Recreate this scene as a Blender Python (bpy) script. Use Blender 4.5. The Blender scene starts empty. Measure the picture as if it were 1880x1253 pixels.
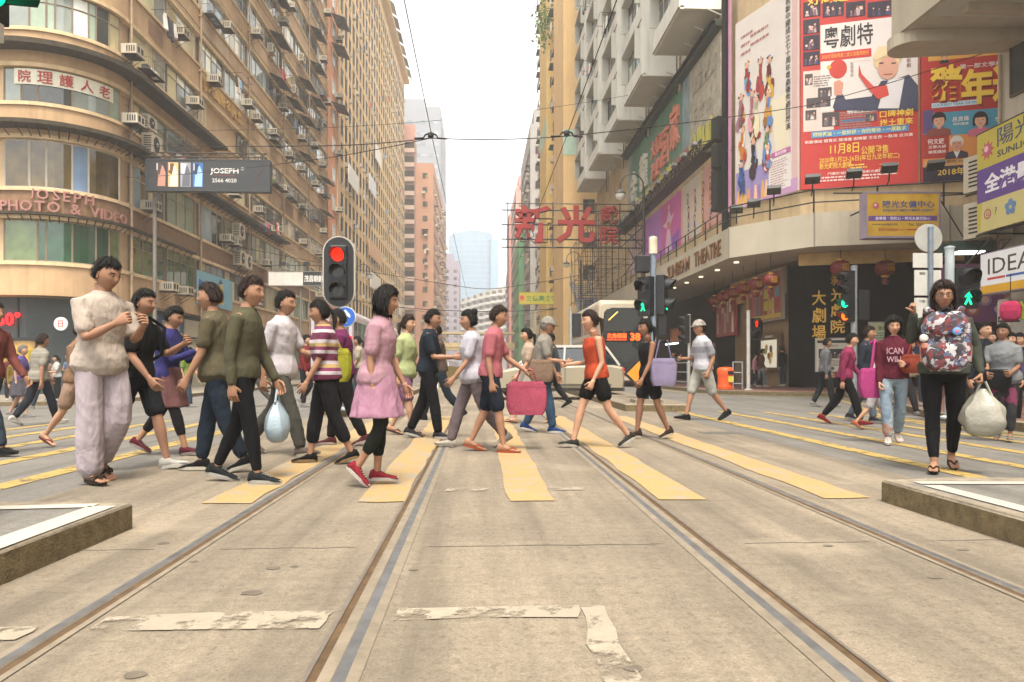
import bpy, bmesh, math, random
import numpy as np
from math import radians as R, sin, cos, pi, sqrt, atan2
from mathutils import Vector, Matrix, noise as mnoise
random.seed(7)
SC = bpy.context.scene
COL = SC.collection

# ------------------------------------------------------------------ camera, sky, sun, exposure
FPX, TH, EYE = 1300.0, R(2.553), 0.9
cam_data = bpy.data.cameras.new("camera")
cam = bpy.data.objects.new("camera", cam_data)
COL.objects.link(cam)
cam.location = (0, 0, EYE)
cam.rotation_euler = (R(90), 0, -TH)
cam_data.sensor_width = 36.0
cam_data.lens = 36.0 * FPX / 1880.0
cam_data.shift_y = (675 - 626.5) / 1880.0
cam_data.clip_start = 0.1
cam_data.clip_end = 6000
SC.camera = cam

SUN_EL, SUN_AZ = R(66), R(172)          # azimuth clockwise from +Y
world = bpy.data.worlds.new("World")
SC.world = world
world.use_nodes = True
wn = world.node_tree
wn.nodes.clear()
sky = wn.nodes.new("ShaderNodeTexSky")
sky.sky_type = 'NISHITA'
sky.sun_disc = False
sky.sun_elevation = SUN_EL
sky.sun_rotation = SUN_AZ
sky.dust_density = 3.0
hs = wn.nodes.new("ShaderNodeHueSaturation")
hs.inputs["Saturation"].default_value = 0.12
tint = wn.nodes.new("ShaderNodeMixRGB")
tint.blend_type = 'MULTIPLY'
tint.inputs[0].default_value = 1.0
tint.inputs[2].default_value = (1.0, 0.985, 0.955, 1)
bg = wn.nodes.new("ShaderNodeBackground")
bg.inputs["Strength"].default_value = 0.125
wo = wn.nodes.new("ShaderNodeOutputWorld")
wn.links.new(sky.outputs[0], hs.inputs["Color"])
wn.links.new(hs.outputs[0], tint.inputs[1])
wn.links.new(tint.outputs[0], bg.inputs[0])
wn.links.new(bg.outputs[0], wo.inputs[0])

sun_data = bpy.data.lights.new("sun", 'SUN')
sun_data.energy = 1.5
sun_data.angle = R(18)
sun_data.color = (1.0, 0.90, 0.76)
sun = bpy.data.objects.new("sun", sun_data)
COL.objects.link(sun)
_sd = Vector((sin(SUN_AZ) * cos(SUN_EL), cos(SUN_AZ) * cos(SUN_EL), sin(SUN_EL)))
sun.rotation_euler = (-_sd).to_track_quat('-Z', 'Y').to_euler()
sun.location = (0, 0, 200)

SC.view_settings.view_transform = 'Standard'
SC.view_settings.look = 'None'
SC.view_settings.exposure = 2.05
SC.view_settings.gamma = 1.0
SC.view_settings.use_curve_mapping = False
SC.cycles.max_bounces = 6
SC.cycles.diffuse_bounces = 3
SC.cycles.glossy_bounces = 3
SC.cycles.transparent_max_bounces = 8
SC.cycles.volume_bounces = 1
SC.cycles.use_denoising = True
SC.cycles.use_adaptive_sampling = True

# ------------------------------------------------------------------ where a street point lies
def at(px, d):
    """street position (X, Y) seen in photo column px at distance d along the view"""
    xc = (px - 940.0) * d / FPX
    return (d * sin(TH) + xc * cos(TH), d * cos(TH) - xc * sin(TH))

def zt(py, d):
    return EYE + (675.0 - py) * d / FPX

def depth_of(x, y):
    return x * sin(TH) + y * cos(TH)

def proj(x, y, z):
    d = depth_of(x, y)
    xc = x * cos(TH) - y * sin(TH)
    return 940 + FPX * xc / d, 675 - FPX * (z - EYE) / d, d

def zf(x, y):
    """height of the road: flat between the tramway kerbs, falling off to both sides"""
    if x < -3:
        return -0.022 * min(-3 - x, 11.5) * min(max(0.6 + y / 24.0, 0.6), 1.6)
    if x > 4:
        return -0.02 * min(x - 4, 5.0)
    return 0.0

# ------------------------------------------------------------------ materials
def lin(c):
    if isinstance(c, str):
        c = c.lstrip('#')
        c = [int(c[i:i + 2], 16) / 255 for i in (0, 2, 4)]
        c = [x / 12.92 if x <= .04045 else ((x + .055) / 1.055) ** 2.4 for x in c]
    return tuple(c[:3])

_mats = {}
def M(name, col, rough=.7, var=.12, scale=3.0, metal=0.0, bump=0.0, bscale=30.0, emit=0.0, spec=.4,
      streak=0.0, spots=0.0, rnd=0.0, col2=None, coat=0.0):
    if name in _mats:
        return _mats[name]
    m = bpy.data.materials.new(name)
    m.use_nodes = True
    nt = m.node_tree
    b = nt.nodes["Principled BSDF"]
    c = lin(col)
    b.inputs["Roughness"].default_value = rough
    b.inputs["Metallic"].default_value = metal
    b.inputs["Specular IOR Level"].default_value = spec
    if coat:
        b.inputs["Coat Weight"].default_value = coat
        b.inputs["Coat Roughness"].default_value = .08
    N, L = nt.nodes, nt.links
    out_col = None
    if var or streak or spots or rnd or bump:
        tc = N.new("ShaderNodeTexCoord")
        oi = N.new("ShaderNodeObjectInfo")
        mul = N.new("ShaderNodeMath"); mul.operation = 'MULTIPLY'; mul.inputs[1].default_value = 71.3
        L.new(oi.outputs["Random"], mul.inputs[0])
        add = N.new("ShaderNodeVectorMath"); add.operation = 'ADD'
        L.new(tc.outputs["Object"], add.inputs[0]); L.new(mul.outputs[0], add.inputs[1])
        def nz(sc, det=4, vec=None, ro=.6):
            n = N.new("ShaderNodeTexNoise")
            n.inputs["Scale"].default_value = sc
            n.inputs["Detail"].default_value = det
            n.inputs["Roughness"].default_value = ro
            L.new(vec or add.outputs[0], n.inputs["Vector"])
            return n.outputs["Fac"]
        def remap(f, a, b_, lo, hi):
            mr = N.new("ShaderNodeMapRange")
            L.new(f, mr.inputs[0])
            mr.inputs[1].default_value, mr.inputs[2].default_value = a, b_
            mr.inputs[3].default_value, mr.inputs[4].default_value = lo, hi
            return mr.outputs[0]
        def mixc(fac, a, b_):
            mx = N.new("ShaderNodeMixRGB")
            if hasattr(fac, 'links') or not isinstance(fac, (int, float)):
                L.new(fac, mx.inputs[0])
            else:
                mx.inputs[0].default_value = fac
            for s, v in ((mx.inputs[1], a), (mx.inputs[2], b_)):
                if isinstance(v, tuple):
                    s.default_value = (*v[:3], 1)
                else:
                    L.new(v, s)
            return mx.outputs[0]
        lo = tuple(x * (1 - var) for x in c)
        hi = tuple(min(x * (1 + var), .95) for x in (lin(col2) if col2 else c))
        out_col = mixc(remap(nz(scale), .3, .7, 0, 1), lo, hi)
        if streak:
            mp = N.new("ShaderNodeMapping")
            mp.inputs["Scale"].default_value = (2.2, 2.2, .16)
            L.new(add.outputs[0], mp.inputs[0])
            f = remap(nz(1.6, 5, mp.outputs[0]), .5, .78, 0, streak)
            out_col = mixc(f, out_col, tuple(x * .38 for x in c))
        if spots:
            f = remap(nz(scale * 6, 2), .64, .72, 0, spots)
            out_col = mixc(f, out_col, tuple(x * .35 for x in c))
        if rnd:
            h = N.new("ShaderNodeHueSaturation")
            L.new(out_col, h.inputs["Color"])
            L.new(remap(oi.outputs["Random"], 0, 1, 1 - rnd, 1 + rnd), h.inputs["Value"])
            out_col = h.outputs[0]
        if bump:
            bp = N.new("ShaderNodeBump")
            bp.inputs["Strength"].default_value = bump
            bp.inputs["Distance"].default_value = .02
            L.new(nz(bscale, 3), bp.inputs["Height"])
            L.new(bp.outputs[0], b.inputs["Normal"])
        L.new(out_col, b.inputs["Base Color"])
    else:
        b.inputs["Base Color"].default_value = (*c, 1)
    if emit:
        b.inputs["Emission Color"].default_value = (*c, 1)
        b.inputs["Emission Strength"].default_value = emit
    _mats[name] = m
    return m

def flat(col, rough=.6):
    """plain printed colour, one material per colour"""
    return M("print " + col, col, rough=rough, var=.05, scale=1.2)

# ------------------------------------------------------------------ mesh builder
class MB:
    def __init__(s):
        s.v, s.f, s.m, s.mats = [], [], [], []
    def mi(s, mat):
        if mat not in s.mats:
            s.mats.append(mat)
        return s.mats.index(mat)
    def face(s, pts, mat):
        n = len(s.v)
        s.v += [tuple(p) for p in pts]
        s.f.append(tuple(range(n, n + len(pts))))
        s.m.append(s.mi(mat))
    def box(s, x0, x1, y0, y1, z0, z1, mat, T=None):
        p = [(x0, y0, z0), (x1, y0, z0), (x1, y1, z0), (x0, y1, z0), (x0, y0, z1), (x1, y0, z1), (x1, y1, z1), (x0, y1, z1)]
        if T is not None:
            p = [tuple(T @ Vector(q)) for q in p]
        n = len(s.v); s.v += p; k = s.mi(mat)
        for f in ((0, 3, 2, 1), (4, 5, 6, 7), (0, 1, 5, 4), (1, 2, 6, 5), (2, 3, 7, 6), (3, 0, 4, 7)):
            s.f.append(tuple(n + i for i in f)); s.m.append(k)
        return s
    def cbox(s, c, sz, mat, rz=0.0, T=None):
        Tm = Matrix.Translation(c) @ Matrix.Rotation(rz, 4, 'Z')
        if T is not None:
            Tm = T @ Tm
        return s.box(-sz[0] / 2, sz[0] / 2, -sz[1] / 2, sz[1] / 2, -sz[2] / 2, sz[2] / 2, mat, Tm)
    def ring_loft(s, rings, mat, cap0=True, cap1=True, closed=True):
        k = s.mi(mat); n0 = len(s.v); m = len(rings[0])
        for r in rings:
            s.v += [tuple(p) for p in r]
        for i in range(len(rings) - 1):
            for j in range(m if closed else m - 1):
                a, b = n0 + i * m + j, n0 + i * m + (j + 1) % m
                s.f.append((a, b, b + m, a + m)); s.m.append(k)
        if cap0:
            s.f.append(tuple(n0 + j for j in range(m - 1, -1, -1))); s.m.append(k)
        if cap1:
            b = n0 + (len(rings) - 1) * m
            s.f.append(tuple(b + j for j in range(m))); s.m.append(k)
        return s
    def tube(s, pts, r, mat, n=6, caps=True):
        pts = [Vector(p) for p in pts]
        rs = r if isinstance(r, (list, tuple)) else [r] * len(pts)
        rings = []; up = None
        for i, p in enumerate(pts):
            t = (pts[min(i + 1, len(pts) - 1)] - pts[max(i - 1, 0)])
            t = t.normalized() if t.length > 1e-9 else Vector((0, 0, 1))
            if up is None:
                up = Vector((0, 0, 1)) if abs(t.z) < .9 else Vector((1, 0, 0))
            a = t.cross(up)
            if a.length < 1e-4:
                a = t.cross(Vector((1, 0, 0)))
            a.normalize(); b = a.cross(t).normalized(); up = b
            rings.append([p + a * (cos(q) * rs[i]) + b * (sin(q) * rs[i]) for q in (2 * pi * j / n for j in range(n))])
        return s.ring_loft(rings, mat, caps, caps)
    def lathe(s, prof, mat, c=(0, 0, 0), n=16, T=None, caps=True):
        rings = []
        for r_, z in prof:
            ring = [Vector((c[0] + r_ * cos(2 * pi * j / n), c[1] + r_ * sin(2 * pi * j / n), c[2] + z)) for j in range(n)]
            if T is not None:
                ring = [T @ p for p in ring]
            rings.append(ring)
        return s.ring_loft(rings, mat, caps, caps)
    def prism(s, poly, z0, z1, mat):
        return s.ring_loft([[(x, y, z0) for x, y in poly], [(x, y, z1) for x, y in poly]], mat)
    def prism_y(s, poly, y0, y1, mat):
        return s.ring_loft([[(x, y1, z) for x, z in poly], [(x, y0, z) for x, z in poly]], mat)
    def prism_x(s, poly, x0, x1, mat):
        return s.ring_loft([[(x0, y, z) for y, z in poly], [(x1, y, z) for y, z in poly]], mat)
    def disc(s, c, r, y, mat, n=20, a0=0, a1=2 * pi, sx=1.0):
        """flat disc in the XZ plane at y, facing -Y"""
        s.face([(c[0] + sx * r * cos(a0 + (a1 - a0) * i / n), y, c[1] + r * sin(a0 + (a1 - a0) * i / n)) for i in range(n if a1 - a0 > 6.2 else n + 1)], mat)
    def add(s, verts, faces, mat):
        n = len(s.v); k = s.mi(mat)
        s.v += [tuple(p) for p in verts]
        for f in faces:
            s.f.append(tuple(n + i for i in f)); s.m.append(k)
    def text(s, t, x, z, h, mat, y=0.0, depth=.01, w=None, bold=0.0, align='c', shear=0.0, vertical=False, font=None):
        """lettering in the XZ plane, read from -Y; (x, z) is the middle of the line"""
        if vertical:
            for i, ch in enumerate(t):
                s.text(ch, x, z - i * h * 1.12, h, mat, y, depth, w, bold)
            return
        vv, ff = text_mesh(t, bold, depth > 0, shear)
        if not vv:
            return
        xs = [p[0] for p in vv]; ys = [p[1] for p in vv]
        x0, x1, y0, y1 = min(xs), max(xs), min(ys), max(ys)
        k = h / max(y1 - y0, 1e-6)
        kx = k if w is None else w / max(x1 - x0, 1e-6)
        ox = {'c': (x0 + x1) / 2, 'l': x0, 'r': x1}[align]
        s.add([(x + (p[0] - ox) * kx, y - p[2] * depth, z + (p[1] - (y0 + y1) / 2) * k) for p in vv], ff, mat)
    def mesh(s, name):
        me = bpy.data.meshes.new(name)
        me.from_pydata(s.v, [], s.f)
        for m in s.mats:
            me.materials.append(m)
        me.polygons.foreach_set("material_index", s.m)
        me.update()
        return me
    def build(s, name, parent=None, loc=None, rz=0.0, smooth=False, bevel=0.0):
        me = s.mesh(name)
        if smooth:
            me.polygons.foreach_set("use_smooth", [True] * len(me.polygons))
            try:
                me.set_sharp_from_angle(angle=R(40))
            except Exception:
                pass
        o = link(name, me, parent, loc, rz)
        if bevel:
            b = o.modifiers.new("bevel", 'BEVEL'); b.width = bevel; b.segments = 2; b.limit_method = 'ANGLE'
        return o

def link(name, me, parent=None, loc=None, rz=0.0):
    o = bpy.data.objects.new(name, me)
    COL.objects.link(o)
    if parent is not None:
        o.parent = parent
    if loc is not None:
        o.location = loc
    o.rotation_euler = (0, 0, rz)
    return o

def empty(name, loc=(0, 0, 0), rz=0.0):
    o = bpy.data.objects.new(name, None)
    o.empty_display_size = .2
    COL.objects.link(o)
    o.location = loc
    o.rotation_euler = (0, 0, rz)
    return o

def tag(o, label=None, cat=None, group=None, kind=None):
    if label: o["label"] = label
    if cat: o["category"] = cat
    if group: o["group"] = group
    if kind: o["kind"] = kind
    return o

def thing(name, label, cat, loc=(0, 0, 0), rz=0.0, group=None):
    return tag(empty(name, loc, rz), label, cat, group)

def copy_tree(o, parent=None):
    c = o.copy(); COL.objects.link(c)
    if parent is not None:
        c.parent = parent
    for ch in list(o.children):
        copy_tree(ch, c)
    return c

_txt = {}
def text_mesh(t, bold=0.0, solid=True, shear=0.0):
    key = (t, bold, solid, shear)
    if key not in _txt:
        cu = bpy.data.curves.new("t", 'FONT')
        cu.body = t
        cu.size = 1.0
        cu.resolution_u = 2
        cu.offset = bold
        cu.shear = shear
        cu.extrude = .5 if solid else 0.0
        ob = bpy.data.objects.new("t", cu)
        me = bpy.data.meshes.new_from_object(ob)
        _txt[key] = ([tuple(v.co) for v in me.vertices], [tuple(p.vertices) for p in me.polygons])
        bpy.data.objects.remove(ob); bpy.data.curves.remove(cu); bpy.data.meshes.remove(me)
    return _txt[key]

def glass_mat(name, col, rough=.06, var=.25, scale=.6):
    return M(name, col, rough=rough, var=var, scale=scale, spec=.8)

# ------------------------------------------------------------------ ground, road, kerbs, markings
def ground_mats():
    def road(name, c_lo, c_hi, joints=False, grain=90, stripes=False):
        m = bpy.data.materials.new(name); m.use_nodes = True
        N, L = m.node_tree.nodes, m.node_tree.links
        b = N["Principled BSDF"]; b.inputs["Roughness"].default_value = .85; b.inputs["Specular IOR Level"].default_value = .25
        tc = N.new("ShaderNodeTexCoord")
        def nz(sc, det=5, v=None, ro=.6):
            n = N.new("ShaderNodeTexNoise"); n.inputs["Scale"].default_value = sc; n.inputs["Detail"].default_value = det
            n.inputs["Roughness"].default_value = ro
            L.new(v or tc.outputs["Object"], n.inputs["Vector"]); return n.outputs["Fac"]
        def ramp(f, stops):
            r = N.new("ShaderNodeValToRGB"); L.new(f, r.inputs[0])
            while len(r.color_ramp.elements) < len(stops): r.color_ramp.elements.new(.5)
            for e, (p, c) in zip(r.color_ramp.elements, stops): e.position = p; e.color = (*c, 1)
            return r.outputs[0]
        def mix(f, a, b_, mode='MIX'):
            x = N.new("ShaderNodeMixRGB"); x.blend_type = mode
            if isinstance(f, float): x.inputs[0].default_value = f
            else: L.new(f, x.inputs[0])
            for s, v in ((x.inputs[1], a), (x.inputs[2], b_)):
                if isinstance(v, tuple): s.default_value = (*v, 1)
                else: L.new(v, s)
            return x.outputs[0]
        def rng(f, a, b_, lo, hi):
            r = N.new("ShaderNodeMapRange"); L.new(f, r.inputs[0])
            for i, v in enumerate((a, b_, lo, hi)): r.inputs[i + 1].default_value = v
            return r.outputs[0]
        lo, hi = lin(c_lo), lin(c_hi)
        c = ramp(nz(.55, 6), [(.3, lo), (.55, tuple((p + q) / 2 for p, q in zip(lo, hi))), (.75, hi)])
        sp = nz(grain, 3, ro=.8)
        c = mix(.5, c, ramp(nz(17, 4, ro=.7), [(.32, (.36, .34, .32)), (.5, (.5, .5, .5)), (.68, (.62, .61, .59))]), 'OVERLAY')
        c = mix(.75, c, ramp(sp, [(.32, (.30, .28, .26)), (.5, (.5, .5, .5)), (.7, (.72, .71, .68))]), 'OVERLAY')
        sp2 = nz(grain * .3, 2, ro=.5)
        c = mix(rng(sp2, .60, .68, 0, .35), c, tuple(x * .45 for x in lo))
        mp = N.new("ShaderNodeMapping"); mp.inputs["Scale"].default_value = (2.6, .12, 1); L.new(tc.outputs["Object"], mp.inputs[0])
        c = mix(rng(nz(1.4, 5, mp.outputs[0]), .45, .68, 0, .65), c, tuple(x * .58 for x in lo))
        wp = nz(.9, 4, ro=.55)
        c = mix(rng(wp, .58, .72, 0, .4), c, tuple(min(x * 1.35, .8) for x in hi))
        blot = nz(1.3, 3, ro=.4)
        c = mix(rng(blot, .70, .74, 0, .30), c, tuple(x * .42 for x in lo))
        if stripes:
            mp2 = N.new("ShaderNodeMapping"); mp2.inputs["Scale"].default_value = (.5, 26, 1); L.new(tc.outputs["Object"], mp2.inputs[0])
            c = mix(rng(nz(1.0, 4, mp2.outputs[0]), .5, .75, 0, .22), c, tuple(x * .5 for x in lo))
        L.new(c, b.inputs["Base Color"])
        bp = N.new("ShaderNodeBump"); bp.inputs["Strength"].default_value = .35; bp.inputs["Distance"].default_value = .006
        L.new(sp, bp.inputs["Height"]); L.new(bp.outputs[0], b.inputs["Normal"])
        return m
    def paint(name, col, under, wear=.52, soft=.06, clear=False):
        m = bpy.data.materials.new(name); m.use_nodes = True
        N, L = m.node_tree.nodes, m.node_tree.links
        b = N["Principled BSDF"]; b.inputs["Roughness"].default_value = .7; b.inputs["Specular IOR Level"].default_value = .3
        tc = N.new("ShaderNodeTexCoord")
        def nz(sc, det, ro=.6):
            n = N.new("ShaderNodeTexNoise"); n.inputs["Scale"].default_value = sc; n.inputs["Detail"].default_value = det
            n.inputs["Roughness"].default_value = ro; L.new(tc.outputs["Object"], n.inputs["Vector"]); return n.outputs["Fac"]
        r = N.new("ShaderNodeMapRange"); L.new(nz(4.2, 7, .72), r.inputs[0])
        for i, v in enumerate((wear - soft, wear + soft, 1, 0)): r.inputs[i + 1].default_value = v
        x = N.new("ShaderNodeMixRGB"); L.new(nz(30, 4), x.inputs[0])
        c = lin(col); x.inputs[1].default_value = (*[q * .72 for q in c], 1); x.inputs[2].default_value = (*[min(q * 1.15, .95) for q in c], 1)
        x3 = N.new("ShaderNodeMixRGB"); x3.inputs[2].default_value = (*[q * .55 + .04 for q in c], 1); L.new(x.outputs[0], x3.inputs[1])
        r3 = N.new("ShaderNodeMapRange"); L.new(nz(1.1, 4), r3.inputs[0])
        for i, v in enumerate((.45, .75, 0, .5)): r3.inputs[i + 1].default_value = v
        L.new(r3.outputs[0], x3.inputs[0])
        L.new(x3.outputs[0], b.inputs["Base Color"])
        if clear:
            L.new(r.outputs[0], b.inputs["Alpha"])
        else:
            x2 = N.new("ShaderNodeMixRGB"); L.new(r.outputs[0], x2.inputs[0]); x2.inputs[1].default_value = (*lin(under), 1)
            L.new(x3.outputs[0], x2.inputs[2]); L.new(x2.outputs[0], b.inputs["Base Color"])
        return m
    return road, paint
_road, _paint = ground_mats()
ASPHALT = _road("asphalt", "#5f5d59", "#73706a", grain=110)
CONCRETE = _road("road concrete", "#6a6256", "#8d8271", grain=120, stripes=True)
PAVE = _road("pavement slabs", "#777066", "#8c8478", grain=60)
BRICK_PAVE = _road("red brick paving", "#644840", "#7d5c4f", grain=40)
YELLOW = _paint("yellow road paint", "#a08558", "#8a7f6e", .545, .045)
YELLOW2 = _paint("pale yellow road paint", "#9c854c", "#6f6c66", .58, .06, clear=True)
WHITE_P = _paint("worn white road paint", "#958b7a", "#8f8474", .53, .05, clear=True)
WHITE_K = _paint("white kerb paint", "#aaa599", "#8a867e", .66, .05)

XS = [-420, -160, -80, -40, -26] + [-20 + i * .5 for i in range(0, 68)] + [15, 16, 18, 22, 30, 45, 80, 160, 420]
def sheet(name, x0, x1, ys, mat, dz, kind='structure', zfun=zf):
    xs = sorted({x0, x1} | {x for x in XS if x0 < x < x1})
    ys = list(ys)
    b = MB(); k = b.mi(mat); nx = len(xs)
    for y in ys:
        for x in xs:
            b.v.append((x, y, zfun(x, y) + dz))
    for j in range(len(ys) - 1):
        for i in range(nx - 1):
            a = j * nx + i
            b.f.append((a, a + 1, a + nx + 1, a + nx)); b.m.append(k)
    return tag(b.build(name), kind=kind)
def steps(a, b, s):
    n = max(1, int(round((b - a) / s)))
    return [a + (b - a) * i / n for i in range(n + 1)]
YG = [-60, -20] + steps(-8, 40, 1.0) + [50, 60, 80, 110, 150, 220, 320, 500, 900]
sheet("ground", -420, 420, YG, ASPHALT, 0.0)
sheet("tram_road", -3.0, 3.5, YG[1:-3], CONCRETE, .005)

RAIL = M("worn steel rail", "#5b5c5c", rough=.5, var=.3, scale=9, metal=.25)
RAILD = M("rail flank", "#6d655c", rough=.6, var=.2, scale=9, metal=.3)
GROOVE = M("dirt in rail groove", "#4f3d28", rough=.95, var=.35, scale=14)
LIP = M("concrete rail lip", "#746a5b", rough=.85, var=.2, scale=11, spots=.4)
RX = [-1.44, -.40, 1.06, 2.15]
for i, rx in enumerate(RX):
    s = -1 if i % 2 else 1                      # side of the flangeway
    b = MB()
    ya, yb = -6.0, 190.0
    def strip(xa, xb, za, zb, m):
        for y0, y1 in zip((ya, 4, 10, 20, 45, 90), (4, 10, 20, 45, 90, yb)):
            p = [(xa, y0, za), (xb, y0, zb), (xb, y1, zb), (xa, y1, za)]
            b.face(p if xb > xa else p[::-1], m)
    strip(rx - s * .055, rx - s * .018, .0085, .014, LIP)
    strip(rx - s * .018, rx + s * .018, .014, .016, RAIL)
    strip(rx + s * .018, rx + s * .026, .016, .0095, RAILD)
    if i in (1, 2):
        strip(rx + s * .026, rx + s * .066, .0095, .0095, LIP)
        strip(rx + s * .066, rx + s * .094, .0085, .0085, GROOVE)
        strip(rx + s * .094, rx + s * .112, .012, .009, RAILD)
    else:
        strip(rx + s * .026, rx + s * .055, .0085, .0085, GROOVE)
        strip(rx + s * .055, rx + s * .08, .010, .009, LIP)
    tag(b.build("tram_rail"), ["outermost steel tram rail beside the left kerb island", "inner steel tram rail of the left track with dirt filled groove",
        "inner steel tram rail of the right track with rusty groove", "outermost steel tram rail nearest the right kerb island"][i], "tram rail", "rails of the two tram tracks")

# yellow crossing: one stripe per metre across the whole road
def ragged(x0, x1, y0, y1, mat, dz, jag=.018, step=.5, name=None, skew=0.0):
    rng = random.Random(int((x0 * 31 + y0 * 17) * 100))
    b = MB(); k = b.mi(mat)
    ys = steps(y0, y1, step)
    xs = [0.0, .5, 1.0]
    for j, y in enumerate(ys):
        for t in xs:
            x = x0 + (x1 - x0) * t
            if t in (0.0, 1.0): x += rng.uniform(-jag, jag)
            yy = y + (rng.uniform(-jag, jag) if j in (0, len(ys) - 1) else 0) + skew * (x - x0)
            b.v.append((x, yy, zf(x, yy) + dz))
    for j in range(len(ys) - 1):
        for i in range(2):
            a = j * 3 + i
            b.f.append((a, a + 1, a + 4, a + 3)); b.m.append(k)
    return b
def merge(bs):
    o = MB()
    for b in bs:
        n = len(o.v); o.v += b.v
        ks = [o.mi(m) for m in b.mats]
        o.f += [tuple(n + i for i in f) for f in b.f]; o.m += [ks[m] for m in b.m]
    return o
st = [ragged(x - .155, x + .155, 4.72, 12.9, YELLOW, .011, .016, .35) for x in (-1.66, -.66, .345, 1.36, 2.50)]
tag(merge(st).build("crossing_stripes"), kind='structure')
st = [ragged(x - .11, x + .11, 4.9, 13.2, YELLOW2, .006, .01) for x in (-3.65, -4.65, -5.65, -6.65, -7.65, -8.65, -9.65, -10.65)]
st += [ragged(x - .10, x + .10, 5.2, 14.6, YELLOW2, .006, .01) for x in (4.05, 5.0, 5.95, 6.9, 7.85)]
tag(merge(st).build("crossing_stripes"), kind='structure')
JOINT = M("tarred road joint", "#625a4e", rough=.95, var=.3, scale=9)
jb = MB(); rj = random.Random(12)
for y in (-1.5, 3.55, 8.4, 13.4, 18.6, 24.0, 30.0, 38.0):
    for x0, x1 in ((-2.95, -1.6), (-1.28, -.62), (-.26, .92), (1.34, 2.0), (2.36, 3.45)):
        n = 8; P = [(x0 + (x1 - x0) * i / n, y + rj.uniform(-.012, .012)) for i in range(n + 1)]
        for a, c in zip(P, P[1:]):
            jb.face([(a[0], a[1] - .004, .0075), (c[0], c[1] - .004, .0075), (c[0], c[1] + .004, .0075), (a[0], a[1] + .004, .0075)], JOINT)
tag(jb.build("road_joints"), kind='structure')
# white stop line pieces and lane mark near the camera
st = [ragged(-1.34, -.54, 2.44, 2.60, WHITE_P, .010, .02, .06, skew=.03), ragged(-2.2, -1.52, 2.38, 2.50, WHITE_P, .010, .02, .06, skew=.03),
      ragged(-.30, .36, 2.52, 2.64, WHITE_P, .010, .015, .06), ragged(.355, .45, 1.55, 2.63, WHITE_P, .010, .02, .12),
      ragged(-.25, .75, 5.12, 5.24, _paint("faded white road paint", "#928878", "#a99a82", .52, .08, clear=True), .010, .02, .06)]
tag(merge(st).build("stop_line"), kind='structure')
# yellow kerb lines round the theatre corner
def curve_line(pts, w, mat, dz):
    b = MB()
    P = [Vector((p[0], p[1], 0)) for p in pts]
    rows = []
    for i, p in enumerate(P):
        t = (P[min(i + 1, len(P) - 1)] - P[max(i - 1, 0)]).normalized()
        n = Vector((-t.y, t.x, 0))
        rows.append([p + n * w / 2, p - n * w / 2])
    for (a, c), (d, e) in zip(rows, rows[1:]):
        q = [c, e, d, a]
        b.face([(v.x, v.y, zf(v.x, v.y) + dz) for v in q], mat)
    return b
def arc(cx, cy, r, a0, a1, n=12):
    return [(cx + r * cos(R(a0 + (a1 - a0) * i / n)), cy + r * sin(R(a0 + (a1 - a0) * i / n))) for i in range(n + 1)]
CK = [(8.45, 180), (8.45, 60), (8.45, 34)] + arc(12.6, 27.9, 4.1, 180, 255, 10) + [(12.1, 23.5), (12.3, 22.9), (11.9, 21.6), (11.0, 19.0), (9.6, 15.6), (8.6, 13.2), (8.25, 11.5), (8.2, 6), (8.2, -20)]
def offset_path(pts, o):
    P = [Vector((p[0], p[1], 0)) for p in pts]; out = []
    for i, p in enumerate(P):
        t = (P[min(i + 1, len(P) - 1)] - P[max(i - 1, 0)]).normalized()
        n = Vector((-t.y, t.x, 0)); q = p + n * o
        out.append((q.x, q.y))
    return out
tag(merge([curve_line(offset_path(CK, -.45)[2:], .12, YELLOW2, .006), curve_line(offset_path(CK, -.75)[2:], .12, YELLOW2, .006)]).build("kerb_lines"), kind='structure')

# pavements with real kerbs
KERB = M("kerb stone", "#7d7363", rough=.9, var=.3, scale=9, bump=.5, bscale=60, spots=.4)
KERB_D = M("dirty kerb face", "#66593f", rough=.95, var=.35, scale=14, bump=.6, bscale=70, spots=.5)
def pavement(name, edge, far, mat, h=.14, rise=0.0):
    """edge: kerb line; far: matching points at the building side"""
    b = MB()
    top = lambda p: zf(*p) + h
    for i in range(len(edge) - 1):
        a, c = edge[i], edge[i + 1]; fa, fc = far[i], far[i + 1]
        ka = (a[0] + (fa[0] - a[0]) * .03, a[1] + (fa[1] - a[1]) * .03); kc = (c[0] + (fc[0] - c[0]) * .03, c[1] + (fc[1] - c[1]) * .03)
        b.face([(*a, zf(*a)), (*c, zf(*c)), (*c, top(c)), (*a, top(a))], KERB_D)
        b.face([(*a, top(a)), (*c, top(c)), (*kc, top(c)), (*ka, top(a))], KERB)
        b.face([(*ka, top(a)), (*kc, top(c)), (*fc, top(c) + rise), (*fa, top(a) + rise)], mat)
    return tag(b.build(name), kind='structure')
pavement("pavement", CK, [(16, 180), (16, 60), (16, 40)] + [(16, 38 - i * .5) for i in range(11)] + [(16.5, 32), (17, 31), (18, 28), (18, 24), (18, 20), (18, 16), (18, 12), (18, 6), (18, -20)], BRICK_PAVE, rise=.2)
LK = [(-60, 24.6), (-30, 24.6), (-16.5, 24.6)] + arc(-16.4, 29.2, 4.6, 270, 360, 10) + [(-11.8, 34), (-11.8, 60), (-11.8, 200)]
pavement("pavement", LK[::-1], [(-40, 200), (-40, 60), (-40, 40)] + [(-40, 39)] * 11 + [(-40, 38.5), (-40, 38), (-60, 38)], PAVE)

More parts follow.
